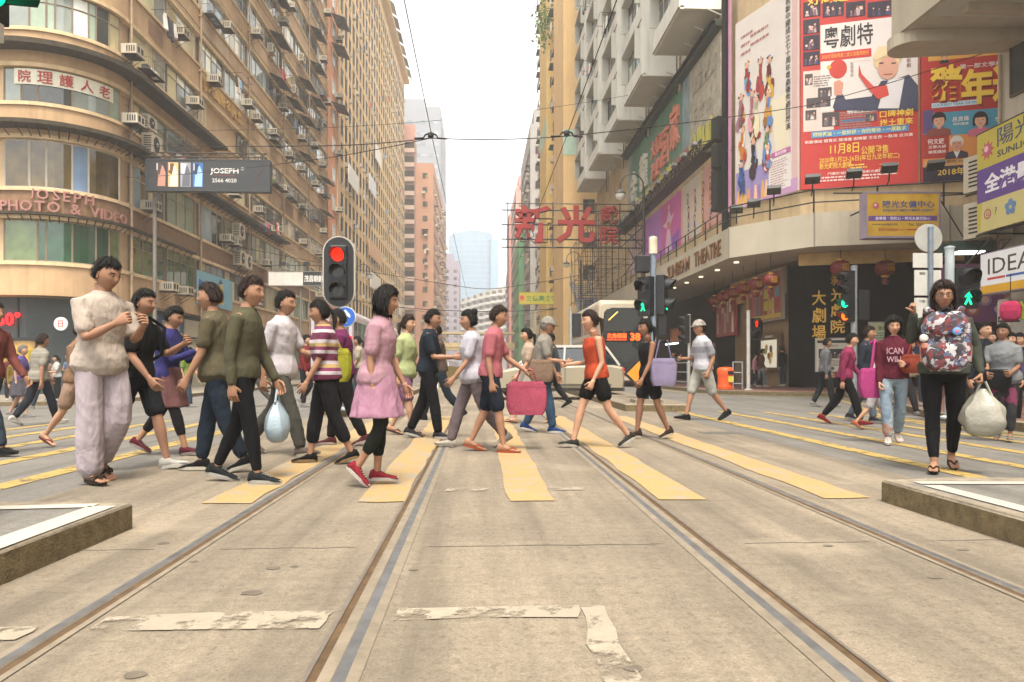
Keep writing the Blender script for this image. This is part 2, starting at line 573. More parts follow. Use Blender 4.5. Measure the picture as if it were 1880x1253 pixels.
# kerbed refuge islands
def island(poly, label, h=.15, line=None, mat=None):
    t = thing("refuge_island", label, "traffic island", (poly[0][0], poly[0][1], 0))
    ox, oy = poly[0]
    b = MB()
    P = [(x - ox, y - oy) for x, y in poly]
    b.ring_loft([[(x, y, zf(x + ox, y + oy) - .02) for x, y in P], [(x, y, h - .015) for x, y in P]], KERB_D, False, False)
    cx = sum(p[0] for p in P) / len(P); cy = sum(p[1] for p in P) / len(P)
    ins = lambda p, q: (p[0] + (cx - p[0]) * q / max(sqrt((cx - p[0]) ** 2 + (cy - p[1]) ** 2), .01), p[1] + (cy - p[1]) * q / max(sqrt((cx - p[0]) ** 2 + (cy - p[1]) ** 2), .01))
    P1 = [ins(p, .02) for p in P]; P2 = [ins(p, .18) for p in P]
    b.ring_loft([[(x, y, h - .015) for x, y in P], [(x, y, h) for x, y in P1]], KERB, False, False)
    b.ring_loft([[(x, y, h) for x, y in P1], [(x, y, h) for x, y in P2]], KERB, False, False)
    o = b.build("kerb", t)
    b = MB(); b.face([(x, y, h) for x, y in P2], mat or ASPHALT); b.build("island_top", t)
    if line:
        b = MB()
        for (a, c, wd) in line:
            a = Vector((a[0] - ox, a[1] - oy, 0)); c = Vector((c[0] - ox, c[1] - oy, 0)); d = (c - a).normalized(); n = Vector((-d.y, d.x, 0)) * wd / 2
            b.face([(p.x, p.y, h + .006) for p in (a + n, a - n, c - n, c + n)], WHITE_K)
        b.build("painted_edge_line", t)
    return t
island([(-1.93, 4.02), (-2.6, 4.1), (-4.6, 4.05), (-4.6, -3), (-2.05, -3), (-2.0, 2.0)], "low kerbed traffic island with white edge line at the left of the tracks",
       line=[((-2.12, -2.8), (-2.03, 3.9), .14), ((-2.08, 3.92), (-4.4, 3.72), .10)])
island([(2.68, 4.62), (2.72, 2.0), (2.8, -3), (5.6, -3), (5.6, 4.5), (3.2, 4.72)], "low kerbed traffic island with white edge line at the right of the tracks",
       line=[((2.85, 4.35), (2.95, -2.5), .12), ((2.82, 4.46), (5.4, 4.30), .10)])
island([(2.95, 14.3), (4.15, 14.1), (4.35, 14.5), (4.5, 40), (3.2, 40)], "narrow kerbed island under the twin green pedestrian signals", mat=CONCRETE)
island([(-2.05, 13.6), (-2.5, 13.2), (-3.1, 13.4), (-3.4, 28), (-2.2, 28)], "narrow kerbed island under the red tram signal", mat=CONCRETE)
# ------------------------------------------------------------------ facade kit
FRAME_W = M("aluminium window frame", "#b9b2a4", rough=.45, var=.1, metal=.3)
FRAME_D = M("dark window frame", "#4c473f", rough=.5, var=.1)
FRAME_B = M("bronze window frame", "#7c6f5e", rough=.5, var=.1)
GL = [glass_mat("glass cream curtain", "#cfc8a2"), glass_mat("glass grey", "#7f8780"), glass_mat("glass pale", "#d3d6ce"),  # pane colours carry both curtains and the reflected bright facades opposite
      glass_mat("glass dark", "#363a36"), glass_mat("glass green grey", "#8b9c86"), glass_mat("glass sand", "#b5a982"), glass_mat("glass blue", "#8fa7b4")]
GL_DARK = [glass_mat("glass dark", "#363a36"), glass_mat("glass smoke", "#4d4a42"), glass_mat("glass brown", "#5d5344"), glass_mat("glass grey", "#7f8780")]
GL_MATT = [M('matt dark pane', '#2b2723', rough=.7, var=.3, spec=.1), M('matt brown pane', '#3d352c', rough=.7, var=.3, spec=.1), M('matt grey pane', '#545048', rough=.7, var=.3, spec=.1), M('matt cream pane', '#857a64', rough=.7, var=.3, spec=.1)]  # dark matt colour puts the shade of recessed windows into the pane
GREEN_GL = [glass_mat("green glass", "#1f4a30", var=.4, scale=1.5), glass_mat("green glass pale", "#58693e", var=.4, scale=1.5), glass_mat("green glass dark", "#1e3f2b", var=.3)]
AC_M = M("cream air conditioner case", "#b8ad98", rough=.55, var=.12, scale=5, streak=.25, rnd=.18)
AC_D = M("air conditioner vent", "#2b2925", rough=.8, var=.2)
IRON = M("rusty iron bracket", "#3d332b", rough=.85, var=.3, scale=12)
BLACK = M("black metal", "#191b1b", rough=.5, var=.15)
MOSS = M("mossy dark canopy", "#3a3226", rough=.95, var=.4, scale=5, bump=.7, bscale=14)
PIPE = M("drain pipe", "#9a8468", rough=.6, var=.2, scale=5, streak=.3)

_wp = {}
def window_mesh(w, h, nv=2, transom=.3, frame=None, glasses=None, seed=0, fw=.05, depth=.07, grille=False):
    frame = frame or FRAME_W; glasses = glasses or GL
    key = (round(w, 2), round(h, 2), nv, transom, frame.name, glasses[0].name, seed, grille)
    if key in _wp:
        return _wp[key]
    rng = random.Random(seed * 7 + nv)
    b = MB()
    b.box(-w / 2, w / 2, -depth, 0, 0, fw, frame); b.box(-w / 2, w / 2, -depth, 0, h - fw, h, frame)
    b.box(-w / 2, -w / 2 + fw, -depth, 0, fw, h - fw, frame); b.box(w / 2 - fw, w / 2, -depth, 0, fw, h - fw, frame)
    tz = h * (1 - transom) if transom else None
    cw = (w - 2 * fw) / nv
    for i in range(1, nv):
        x = -w / 2 + fw + i * cw
        b.box(x - .02, x + .02, -depth * .8, -.005, fw, h - fw, frame)
    if tz:
        b.box(-w / 2 + fw, w / 2 - fw, -depth * .7, -.008, tz - .02, tz + .02, frame)
    gsel = rng.choice(glasses)
    for i in range(nv):
        x0 = -w / 2 + fw + i * cw
        g = gsel if rng.random() < .6 else rng.choice(glasses)
        tilt = rng.uniform(-.012, .012)
        zs = [(fw, tz), (tz, h - fw)] if tz else [(fw, h - fw)]
        for z0, z1 in zs:
            gg = g if rng.random() < .75 else rng.choice(glasses)
            b.face([(x0, -.03 + tilt, z0), (x0 + cw, -.03 - tilt, z0), (x0 + cw, -.025 - tilt, z1), (x0, -.025 + tilt, z1)], gg)
    if grille:
        for i in range(int(w / .16)):
            x = -w / 2 + .08 + i * .16
            b.box(x - .008, x + .008, -depth - .05, -depth - .035, .02, h * .75, IRON)
        for z in (.1, h * .4, h * .72):
            b.box(-w / 2, w / 2, -depth - .055, -depth - .03, z, z + .02, IRON)
    _wp[key] = b.mesh("window")
    return _wp[key]

def ac_mesh(kind=0):
    b = MB()
    w, d, h = (.66, .62, .42) if kind == 0 else (.86, .36, .62)
    b.box(-w / 2, w / 2, -d, .05, 0, h, AC_M)
    if kind == 0:
        for s in (-1, 1):
            b.box(s * .15 - .09, s * .15 + .09, -d - .012, -d + .01, .1, .34, AC_D)
            for i in range(4):
                b.box(s * (w / 2) - .006, s * (w / 2) + .006, -d + .08 + i * .1, -d + .13 + i * .1, .08, h - .08, AC_D)
        b.box(-w / 2 - .05, w / 2 + .05, -d - .02, 0, -.05, -.015, IRON)
    else:
        b.lathe([(.24, 0), (.24, .02), (.2, .03)], AC_D, n=18, T=Matrix.Translation((-.08, -d, h / 2)) @ Matrix.Rotation(R(90), 4, 'X'))
        b.lathe([(.06, 0), (.06, .04)], AC_M, n=10, T=Matrix.Translation((-.08, -d - .012, h / 2)) @ Matrix.Rotation(R(90), 4, 'X'))
        for i in range(7):
            b.box(-w / 2 - .008, -w / 2 + .01, -d + .04, -.04, .08 + i * .07, .11 + i * .07, AC_D)
    for s in (-1, 1):
        b.tube([(s * w * .4, .05, -.04), (s * w * .4, -d, -.04), (s * w * .4, .05, -.45)], .018, IRON, 4)
    return b.mesh("air_conditioner")
AC_ME = [ac_mesh(0), ac_mesh(1)]

def path_frames(path, off):
    P = [Vector((p[0], p[1], 0)) for p in path]; out = []
    for i, p in enumerate(P):
        ts = []
        if i > 0: ts.append((p - P[i - 1]).normalized())
        if i < len(P) - 1: ts.append((P[i + 1] - p).normalized())
        ns = [Vector((t.y, -t.x, 0)) for t in ts]
        n = sum(ns, Vector()) / len(ns)
        n /= max(n.length_squared, .3)
        q = p + n * off; out.append((q.x, q.y))
    return out

def band(b, path, off, z0, z1, mat, inner=-.35):
    o, i = path_frames(path, off), path_frames(path, inner)
    for k in range(len(o) - 1):
        a, c, e, f = o[k], o[k + 1], i[k], i[k + 1]
        b.face([(*a, z0), (*c, z0), (*c, z1), (*a, z1)], mat)
        b.face([(*a, z1), (*c, z1), (*f, z1), (*e, z1)], mat)
        b.face([(*e, z0), (*f, z0), (*c, z0), (*a, z0)], mat)
    for k, s in ((0, 1), (len(o) - 1, -1)):
        p = [(*o[k], z0), (*o[k], z1), (*i[k], z1), (*i[k], z0)]
        b.face(p if s > 0 else p[::-1], mat)

# ------------------------------------------------------------------ round-cornered brown block on the left
LX, LY0, LY1 = -15.5, 31.4, 72.0
ARC = arc(-18.1, 31.4, 2.6, 270, 360, 14)
LPATH = [(-40, 28.8), (-26, 28.8)] + ARC + [(LX, 39.3), (LX, 47.4), (LX, 55.6), (LX, 63.8), (LX, LY1)]
CURVE = [(-21, 28.8)] + ARC
WALL_L = M("brown rendered wall", "#b39470", rough=.9, var=.14, scale=.8, streak=.4, bump=.15, bscale=18)
WALL_DK = M("brown tiled wall", "#7d6045", rough=.8, var=.2, scale=3, streak=.35, bump=.2, bscale=30)
TRIM_L = M("cream concrete trim", "#ccb18a", rough=.85, var=.16, scale=2, streak=.45)
PIER_L = M("cream pier", "#c2a684", rough=.85, var=.12, scale=1.5, streak=.3)
sills = [5.08, 8.0, 11.36, 14.3]; heads = [6.77, 9.93, 12.75, 15.9]
while len(sills) < 12:
    sills.append(sills[-1] + 3.12); heads.append(sills[-1] + 1.62)
HL = heads[-1] + 1.4
corner = thing("corner_building", "brown rendered corner block with rounded end and bands of windows over shops", "building", (0, 0, 0))
b = MB()
zb = 3.75
for i, (s_, h_) in enumerate(zip(sills, heads)):
    dk = i == 1
    band(b, LPATH, .16, zb, s_ - .14, WALL_DK if dk else WALL_L)
    band(b, LPATH, .23, s_ - .14, s_, TRIM_L)
    band(b, LPATH, .21, h_, h_ + .16, TRIM_L)
    zb = h_ + .16
band(b, LPATH, .16, zb, HL, WALL_L)
band(b, LPATH, .3, HL, HL + .3, TRIM_L)
wall = b.build("wall", corner)
b = MB()                                   # the wall between the window bands, set back
band(b, LPATH, -.08, 3.75, HL, PIER_L, inner=-.5)
b.build("inner_wall", corner)
b = MB()
roof = path_frames(LPATH, -.3)
b.face([(*p, HL + .1) for p in roof] + [(-40, LY1, HL + .1)], MOSS)
b.face([(-40, 28.8, 0), (-40, LY1, 0), (-40, LY1, HL), (-40, 28.8, HL)], WALL_L)
b.face([(-40, LY1, 0), (LX, LY1, 0), (LX, LY1, HL), (-40, LY1, HL)], WALL_L)
b.build("roof", corner)
# projecting ledge canopies
b = MB()
band(b, CURVE + [(LX, 38.4)], .42, 6.90, 7.0, MOSS, 0)
band(b, CURVE + [(LX, 46), (LX, 55)], .95, 10.30, 10.46, MOSS, 0)
band(b, CURVE + [(LX, 41.5)], .95, 13.38, 13.58, MOSS, 0)
b.build("ledge_canopy", corner)
for zc, pth in ((6.98, CURVE + [(LX, 38.4)]), (10.3, CURVE + [(LX, 55)])):
    f0, f1 = path_frames(pth, .16), path_frames(pth, .4 if zc < 7 else .7)
    for k in range(len(pth) - 1):
        n = max(1, int((Vector(pth[k + 1]) - Vector(pth[k])).length / .7))
        for j in range(n):
            t = (j + .5) / n
            p = Vector((*f0[k], 0)).lerp(Vector((*f0[k + 1], 0)), t); q = Vector((*f1[k], 0)).lerp(Vector((*f1[k + 1], 0)), t)
            b = MB(); b.tube([(p.x, p.y, zc - .32), (q.x, q.y, zc - .02)], .022, IRON, 4); b.build("ledge_bracket", corner)
# drain pipes
for y in (31.6, 39.3, 47.4, 55.6, 63.8, 71.2):
    b = MB(); b.tube([(LX + .3, y, 3.6), (LX + .3, y, HL)], .055, PIPE, 8)
    for z in range(5, int(HL), 3): b.box(LX + .1, LX + .37, y - .08, y + .08, z, z + .08, PIPE)
    b.build("drain_pipe", corner)

def lwin(rng_seed, w, h, f):
    r = random.Random(rng_seed)
    nv = max(2, int(w / r.choice((.75, .9, 1.1))))
    return window_mesh(w, h, nv, r.choice((.28, .32, 0, .3)), r.choice((FRAME_W, FRAME_W, FRAME_B)) if f > 0 else FRAME_B,
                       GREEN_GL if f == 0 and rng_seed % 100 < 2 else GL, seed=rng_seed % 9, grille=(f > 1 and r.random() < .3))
spots = []
for f, (s_, h_) in enumerate(zip(sills, heads)):
    for k, (y0, y1) in enumerate(zip((31.9, 39.5, 47.6, 55.8, 64.0), (39.1, 47.2, 55.4, 63.6, 71.0))):
        for j in range(2):
            wa = y0 + (y1 - y0) * j / 2 + .12; wb = y0 + (y1 - y0) * (j + 1) / 2 - .12
            if f == 3 and k == 1:
                wb = wa + 1.0 if j == 0 else wb; wa = wa if j == 0 else wb - 1.2
            px, py, d = proj(LX, (wa + wb) / 2, h_)
            spots.append((py < -70, d + f * .5, f, k * 2 + j, wa, wb, s_, h_))
spots.sort()
n_ok = 0; rest = MB()
for off, d, f, kj, wa, wb, s_, h_ in spots:
    me = lwin(f * 100 + kj, wb - wa, h_ - s_, f)
    if not off and n_ok < 96:
        link("window", me, corner, (LX, (wa + wb) / 2, s_), R(90)); n_ok += 1
    else:
        T = Matrix.Translation((LX, (wa + wb) / 2, s_)) @ Matrix.Rotation(R(90), 4, 'Z')
        nb = len(rest.v); rest.v += [tuple(T @ v.co) for v in me.vertices]
        ks = [rest.mi(m) for m in me.materials]
        for p in me.polygons:
            rest.f.append(tuple(nb + i for i in p.vertices)); rest.m.append(ks[p.material_index])
tag(rest.build("windows", corner), kind="stuff")

# windows round the curve
def curved_window(f, parts, frame, glasses, transom=None, seed=0):
    s_, h_ = sills[f], heads[f]
    pts = [(-18.75, 28.8)] + ARC[:-1]
    rng = random.Random(seed)
    b = MB(); L = path_frames(pts, .02); n = len(L) - 1
    cuts = [round(q * n) for q in parts]
    for a, c in zip(cuts, cuts[1:]):
        g = glasses[rng.randrange(len(glasses))]
        for k in range(a, c):
            zz = [(s_, h_)] if not transom else [(s_, s_ + (h_ - s_) * transom), (s_ + (h_ - s_) * transom, h_)]
            for z0, z1 in zz:
                b.face([(*L[k], z0), (*L[k + 1], z0), (*L[k + 1], z1), (*L[k], z1)], g)
    for c in cuts:
        x, y = L[c]
        b.tube([(x, y, s_), (x, y, h_)], .045, frame, 4)
    for z in [s_ + .03, h_ - .03] + ([s_ + (h_ - s_) * transom] if transom else []):
        b.tube([(x, y, z) for x, y in L], .035, frame, 4)
    return b.build("curved_window", corner)
curved_window(0, [0, .2, .26, .5, .72, .86, 1], FRAME_B, [GREEN_GL[0], GREEN_GL[1], GREEN_GL[0], GREEN_GL[2]], seed=4)
curved_window(1, [0, .16, .3, .5, .66, 1], FRAME_W, [glass_mat("shop glass amber", "#544522", var=.6, scale=1.2), glass_mat("shop glass blue", "#6f87a3", var=.3), glass_mat("shop glass dim", "#332c1d", var=.6, scale=1.0)], seed=2)
curved_window(2, [0, .1, .2, .5, .86, 1], FRAME_B, [GL[3], GL[1], GL[4], GL[2], GL[3]], seed=3)
for f in range(3, len(sills)):
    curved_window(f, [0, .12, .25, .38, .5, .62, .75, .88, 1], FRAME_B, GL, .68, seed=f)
# ring lamp seen through the first-floor glass
b = MB(); b.tube([(-17.0 + .6 * cos(2 * pi * i / 20), 29.95 + .35 * sin(2 * pi * i / 20), 9.1) for i in range(21)], .05, M("warm lamp tube", "#ffa040", emit=.9, var=0), 6)
b.build("ring_lamp", corner)

def on_curve(s):
    """point and turn on the round corner, s metres along it from the front"""
    a = s / 2.6
    if a < 0:
        return Vector((-18.1 + s, 28.8, 0)), 0.0
    a = min(a, pi / 2)
    return Vector((-18.1 + 2.6 * sin(a), 31.4 - 2.6 * cos(a), 0)), a
def curve_text(b, t, s0, s1, z0, z1, h, mat, off=.2, depth=.06, bold=.02):
    adv = [max(text_mesh(c, bold)[0], key=lambda v: v[0])[0] if c != ' ' else .4 for c in t]
    tot = sum(adv); acc = 0
    for c, a in zip(t, adv):
        m = (acc + a / 2) / tot; acc += a
        if c == ' ': continue
        p, ang = on_curve(s0 + (s1 - s0) * m)
        q = MB(); q.text(c, 0, 0, h, mat, 0, depth, bold=bold)
        T = Matrix.Translation((p.x + sin(ang) * off, p.y - cos(ang) * off, z0 + (z1 - z0) * m)) @ Matrix.Rotation(ang, 4, 'Z')
        b.add([T @ Vector(v) for v in q.v], q.f, mat)
PINK_L = M("faded pink letters", "#96695f", rough=.6, var=.1)
sg = thing("shop_sign", "faded pink raised letters JOSEPH PHOTO & VIDEO on the rounded brown wall", "shop sign", (-18, 28.6, 7.5))
b = MB(); curve_text(b, "JOSEPH", .42, 2.5, 7.72, 7.70, .40, PINK_L, .27); o = b.build("upper_lettering", sg, (18, -28.6, -7.5))
b = MB(); curve_text(b, "PHOTO & VIDEO", -.66, 3.98, 7.24, 7.24, .42, PINK_L, .27); o = b.build("lower_lettering", sg, (18, -28.6, -7.5))
sg = thing("window_banner", "white curved banner with red characters inside the rounded second floor window", "banner", (-18, 28.6, 12.2))
b = MB(); pts = [on_curve(-.25 + i * .26)[0] for i in range(15)]; fr = path_frames([(p.x, p.y) for p in pts], .07)
for p, q in zip(fr, fr[1:]): b.face([(*p, 12.08), (*q, 12.08), (*q, 12.7), (*p, 12.7)], M("white banner", "#d8d4c0", var=.08))
b.build("cloth", sg, (18, -28.6, -12.2))
b = MB(); curve_text(b, "院理護人老", -.2, 3.3, 12.39, 12.39, .48, flat("#a8392f"), off=.09, depth=.01, bold=.01); b.build("lettering", sg, (18, -28.6, -12.2))

# ground-floor shops set back under the block
SHOP_D = M("dark grey shop cladding", "#3a4244", rough=.6, var=.15)
SHOPW = [glass_mat("shop window warm", "#a8823e", var=.6, scale=1.5), glass_mat("shop window grey", "#5d625d", var=.4), glass_mat("shop window green", "#6f9a5c", var=.3), glass_mat("shop window pale", "#b9b59a", var=.4)]  # the amber pane has the warm lit interior put into its colour
b = MB()
band(b, [(-40, 29.4), (-18.3, 29.4), (-16.6, 30.4), (-16.2, 31.6), (-16.2, LY1)], 0, -.5, 3.76, SHOP_D)
b.face([(-40, 28.7, 3.74), (-40, 36, 3.74), (LX, 36, 3.74), (LX, 31.4, 3.74), (-18.1, 28.8, 3.74)], WALL_L)
for x in (-24.5, -21.6, -19.9, -18.6):
    b.box(x - .03, x + .03, 29.33, 29.42, 1.9, 3.7, BLACK)
b.build("shopfront", corner)
sx0 = -23.0
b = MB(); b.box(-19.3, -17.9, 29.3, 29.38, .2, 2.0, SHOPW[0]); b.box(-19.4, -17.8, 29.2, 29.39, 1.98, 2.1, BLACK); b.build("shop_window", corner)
b = MB(); b.box(-22.9, -20.2, 29.3, 29.38, .2, 2.0, SHOPW[1]); b.build("shop_window", corner)
r = random.Random(3)
y = 32.0; k = 0
while y < LY1 - 3:
    w = r.uniform(3.2, 5.0)
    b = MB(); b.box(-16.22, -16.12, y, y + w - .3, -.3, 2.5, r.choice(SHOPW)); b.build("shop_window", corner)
    b = MB(); cfa = r.choice(["#b7a24a", "#7d3a34", "#5f8d4e", "#2f4f7a", "#c9c2ae", "#8a2f2a"])
    b.box(-16.2, -15.9, y, y + w - .2, 2.6, 3.5, flat(cfa)); fo = b.build("shop_fascia", corner)
    b = MB(); b.text("".join(r.choice("金興發珠寶華美食店電器藥房") for _ in range(4)), 0, 0, .5, flat("#c9bfa6"), 0, .02); b.build("lettering", fo, (-15.9, y + w / 2 - .1, 3.05), R(90))
    y += w; k += 1
shop = thing("neon_sign", "glowing red 60 degree sign on dark grey shop cladding", "neon sign", (-19.05, 29.25, 2.85))
b = MB(); b.text("360°", -.02, 0, .52, M("red neon", "#ff1418", emit=1.3, var=0), 0, .05, bold=.01, align='r'); b.build("lettering", shop, (.62, 0, 0))
pos = thing("shop_poster", "pale lit poster with small dark print beside the shop door", "poster", (-19.35, 29.2, 1.2))
pos.location = (-19.95, 29.25, 1.0)
b = MB(); b.box(-.55, .55, 0, .04, -.65, .65, M("lit pale poster", "#e8e2b0", emit=.5, var=.05)); b.build("panel", pos)
b = MB(); b.text("櫻日", .1, .42, .18, flat("#6b4a2a"), -.005, .004); b.text("人口推廣", .1, -.2, .2, flat("#9a3a2a"), -.005, .004, w=.6); b.box(-.4, .4, -.006, 0, .14, .22, flat("#8fb0a0")); b.box(-.4, .2, -.006, 0, -.42, -.38, flat("#6b6b6b")); b.build("lettering", pos)
disc = thing("round_sign", "small white round sign with red emblem on the dark shop cladding", "sign", (-16.8, 29.2, 2.65))
b = MB(); b.lathe([(.27, 0), (.27, .06)], flat("#c9c6bf"), n=24, T=Matrix.Rotation(R(90), 4, 'X')); b.build("plate", disc)
b = MB(); b.text("日", 0, 0, .26, flat("#b0342c"), -.065, .01); b.build("emblem", disc)

# gold characters on the fourth-floor spandrel
gold = M("gilded characters", "#c79a3e", rough=.35, var=.15, metal=.5)
sg = thing("gold_sign", "row of gilded characters fixed along the brown spandrel", "sign", (LX + .2, 40, 16.7), R(90))
b = MB()
for i, c in enumerate("香港國際金融會"[:7]): b.text(c, -.2 + i * .98, .05, .78, gold, 0, .08, bold=.015)
b.build("lettering", sg)
for k, t in enumerate(("中心", "大厦")):
    pass

# blue advert and the clutter under the block
sg = thing("blue_advert", "blue sea advert with yellow shapes fixed over the shops", "advert", (LX + .3, 41.4, 5.2), R(90))
b = MB(); b.box(-2.6, 2.6, -.05, .05, -.85, .95, flat("#6f9fb0")); b.build("panel", sg)
b = MB(); b.prism_y([(-2.6, -.85), (.4, -.85), (-.4, .1), (-2.6, .5)], -.06, -.051, flat("#2f5f96")); b.prism_y([(-2.3, .3), (-1.2, -.1), (-.4, -.2), (-1.3, .02)], -.066, -.061, flat("#c8a93c"))
b.prism_y([(.2, -.6), (.5, .55), (.9, .6), (1.1, -.6)], -.066, -.061, flat("#c8b04a")); b.prism_y([(.25, .5), (.55, .85), (.95, .6)], -.072, -.067, flat("#26406a")); b.build("artwork", sg)

# air conditioners: individual units, named by window row and bay
ORD = ["first", "second", "third", "fourth", "fifth", "sixth", "seventh", "eighth", "ninth", "tenth", "eleventh", "twelfth"]
r = random.Random(11)
for off, d, f, kj, wa, wb, s_, h_ in sorted(spots, key=lambda q: (q[2], q[3])):
    if off or r.random() > .62 or (f == 3 and kj in (2, 3)):
        continue
    kind = 1 if r.random() < .15 else 0
    yy = wa + (wb - wa) * r.choice((.15, .3, .7, .85))
    zz = s_ + r.choice((.02, .05, .35, -.5))
    a = link("air_conditioner", AC_ME[kind], None, (LX + .2, yy, zz), R(90))
    tag(a, "%s air conditioner on the %s window row, %s window from the round corner" % (("boxy", "finned outdoor")[kind], ORD[f], ORD[kj] if kj < 12 else "far"),
        "air conditioner", "air conditioners on the brown corner block")
for s, zz, lab in ((4.0, 14.35, "boxy air conditioner at the right end of the rounded fourth row"), (4.05, 11.4, "boxy air conditioner below the old ledge at the end of the white banner"),
                   ):
    p, ang = on_curve(s); a = link("air_conditioner", AC_ME[0], None, (p.x + .2 * sin(ang), p.y - .2 * cos(ang), zz), ang)
    tag(a, lab, "air conditioner", "air conditioners on the brown corner block")
for y_, zz, lab in ((33.1, 10.6, "white outdoor unit with fan on the ledge next to the round corner"), (44.9, 7.25, "tall stained outdoor unit left of its pair above the blue advert"), (46.1, 7.2, "tall stained outdoor unit right of its pair above the blue advert"), (44.7, 8.9, "outdoor unit stacked above the stained pair")):
    a = link("air_conditioner", AC_ME[1], None, (LX + .3, y_, zz), R(90)); a.scale = (1.15, 1.2, 1.45)
    tag(a, lab, "air conditioner", "outdoor units on the brown corner block")

# awnings over upper windows
AWN = M("dark sheet awning", "#4a4640", rough=.8, var=.25, scale=3, streak=.3)
AWN_G = M("green sheet awning", "#6f7a55", rough=.8, var=.2)
aw = MB()
aw.ring_loft([[(-1.5, 0, .0), (1.5, 0, .0), (1.5, 0, -.03), (-1.5, 0, -.03)], [(-1.5, -.95, -.42), (1.5, -.95, -.42), (1.5, -.95, -.45), (-1.5, -.95, -.45)]], AWN)
for s in (-1.4, 0, 1.4): aw.tube([(s, 0, -.5), (s, -.9, -.42)], .018, IRON, 4)
aw_me = aw.mesh("window_awning")
r = random.Random(5)
seen = set()
for off, d, f, kj, wa, wb, s_, h_ in sorted(spots, key=lambda q: (q[2], q[3])):
    if off or f < 3 or kj < 3 or r.random() > .32: continue
    a = link("window_awning", aw_me, None, (LX + .22, (wa + wb) / 2, h_ + .12), R(90))
    tag(a, "dark sheet awning over the %s window row, %s window from the round corner" % (ORD[f], ORD[kj]), "awning", "sheet awnings on the brown corner block")
# laundry poles with clothes
CLOTH = [M("laundry " + c, c, rough=.9, var=.15) for c in ("#c4515f", "#d9d4cc", "#3b3a40", "#7d93b4", "#c8b9a0", "#54606b")]
def laundry(x, y, z, n, side, label, seed):
    r = random.Random(seed)
    t = thing("laundry_rack", label, "laundry", (x, y, z), R(90) if side > 0 else R(-90))
    b = MB()
    for s in (-.9, .9): b.tube([(s, 0, 0), (s, -1.0, .05)], .015, IRON, 4)
    for yy in (-.5, -1.0): b.tube([(-.9, yy, .03), (.9, yy, .05)], .012, IRON, 4)
    b.build("rack", t)
    for i in range(n):
        xx = -.7 + 1.4 * (i + .5) / n; h = r.uniform(.5, 1.0); w = r.uniform(.15, .28)
        b = MB(); rings = []
        for j in range(5):
            zz = -h * j / 4; ww = w * (.7 + .3 * min(j, 1)) * (1 + .1 * sin(j * 2 + i))
            rings.append([(xx - ww, -.52 + .03 * sin(j + i), zz), (xx, -.46, zz), (xx + ww, -.52 + .03 * cos(j), zz), (xx, -.56 - .02 * j, zz)])
        b.ring_loft(rings, CLOTH[r.randrange(len(CLOTH)) if seed != 2 else 0]); b.build("garment", t, smooth=True)
    return t
laundry(LX + .2, 54.0, 23.2, 2, 1, "pink garments drying on a rack high on the brown block", 2)
laundry(LX + .2, 44.2, 18.6, 4, 1, "dark and white garments drying under an upper window of the brown block", 3)
laundry(LX + .2, 50.0, 10.9, 4, 1, "pale garments drying over the old ribbed ledge", 4)

# ------------------------------------------------------------------ orange strip and the tall slab block behind
ORANGE = M("salmon painted wall", "#c98a66", rough=.85, var=.12, scale=1, streak=.25)
ob = thing("narrow_building", "narrow salmon painted building squeezed between the brown block and the tall slab", "building", (0, 0, 0))
b = MB(); b.box(-30, -15.3, 72.02, 77.0, -.3, 44, ORANGE); b.box(-30, -15.15, 76.2, 77.0, -.3, 46, PIER_L); b.build("wall", ob)
for i in range(13):
    z = 5.2 + i * 3.0
    link("window", window_mesh(1.3, 1.6, 2, .3, FRAME_W, GL, seed=i % 5), ob, (-15.3, 74.6, z), R(90))
    if i % 2 == 0:
        a = link("air_conditioner", AC_ME[0], None, (-15.2, 75.6, z + .2), R(90))
        tag(a, "boxy air conditioner on the salmon wall, %s unit up" % ORD[i // 2], "air conditioner", "air conditioners on the salmon building")
    if i in (7, 9, 10):
        a = link("window_awning", aw_me, None, (-15.2, 74.6, z + 1.9), R(90)); a.scale = (1.1, 1.4, 1)
        tag(a, "dark sheet awning on the salmon wall, %s" % {7: "lowest of three", 9: "middle of three", 10: "highest of three"}[i], "awning", "sheet awnings on the salmon building")
SLAB = M("tan concrete slab block", "#cfb287", rough=.9, var=.12, scale=.6, streak=.35, bump=.1)
SLAB2 = M("tan fins", "#d2b58a", rough=.9, var=.12, scale=.8, streak=.3)
sb = thing("slab_block", "very tall tan apartment slab with columns of narrow dark windows", "building", (0, 0, 0))
b = MB(); b.box(-34, -15.7, 77.02, 147, -.3, 59.5, SLAB)
b.box(-30, -16, 95, 112, 59.5, 64, SLAB); b.box(-28, -17, 125, 140, 59.5, 62.5, SLAB)
b.build("wall", sb)
b = MB()
ncol = 28
ys = [78.3 + i * 2.48 for i in range(ncol)]
for i, y in enumerate(ys):
    b.box(-15.7, -15.63, y - .95, y - .80, 4, 59.6, SLAB2)
    if i % 4 == 3: b.box(-15.7, -15.6, y + .85, y + 1.1, 4, 60, SLAB2)
for k in range(20):
    b.box(-15.7, -15.66, 77.05, 147, 4.0 + k * 2.8, 4.3 + k * 2.8, SLAB2)
b.box(-15.7, -14.6, 77.05, 147, 59.3, 59.75, SLAB2)
b.build("fin", sb)
rest = MB(); n_ok = 0
lst = sorted((y, k) for y in ys for k in range(19))
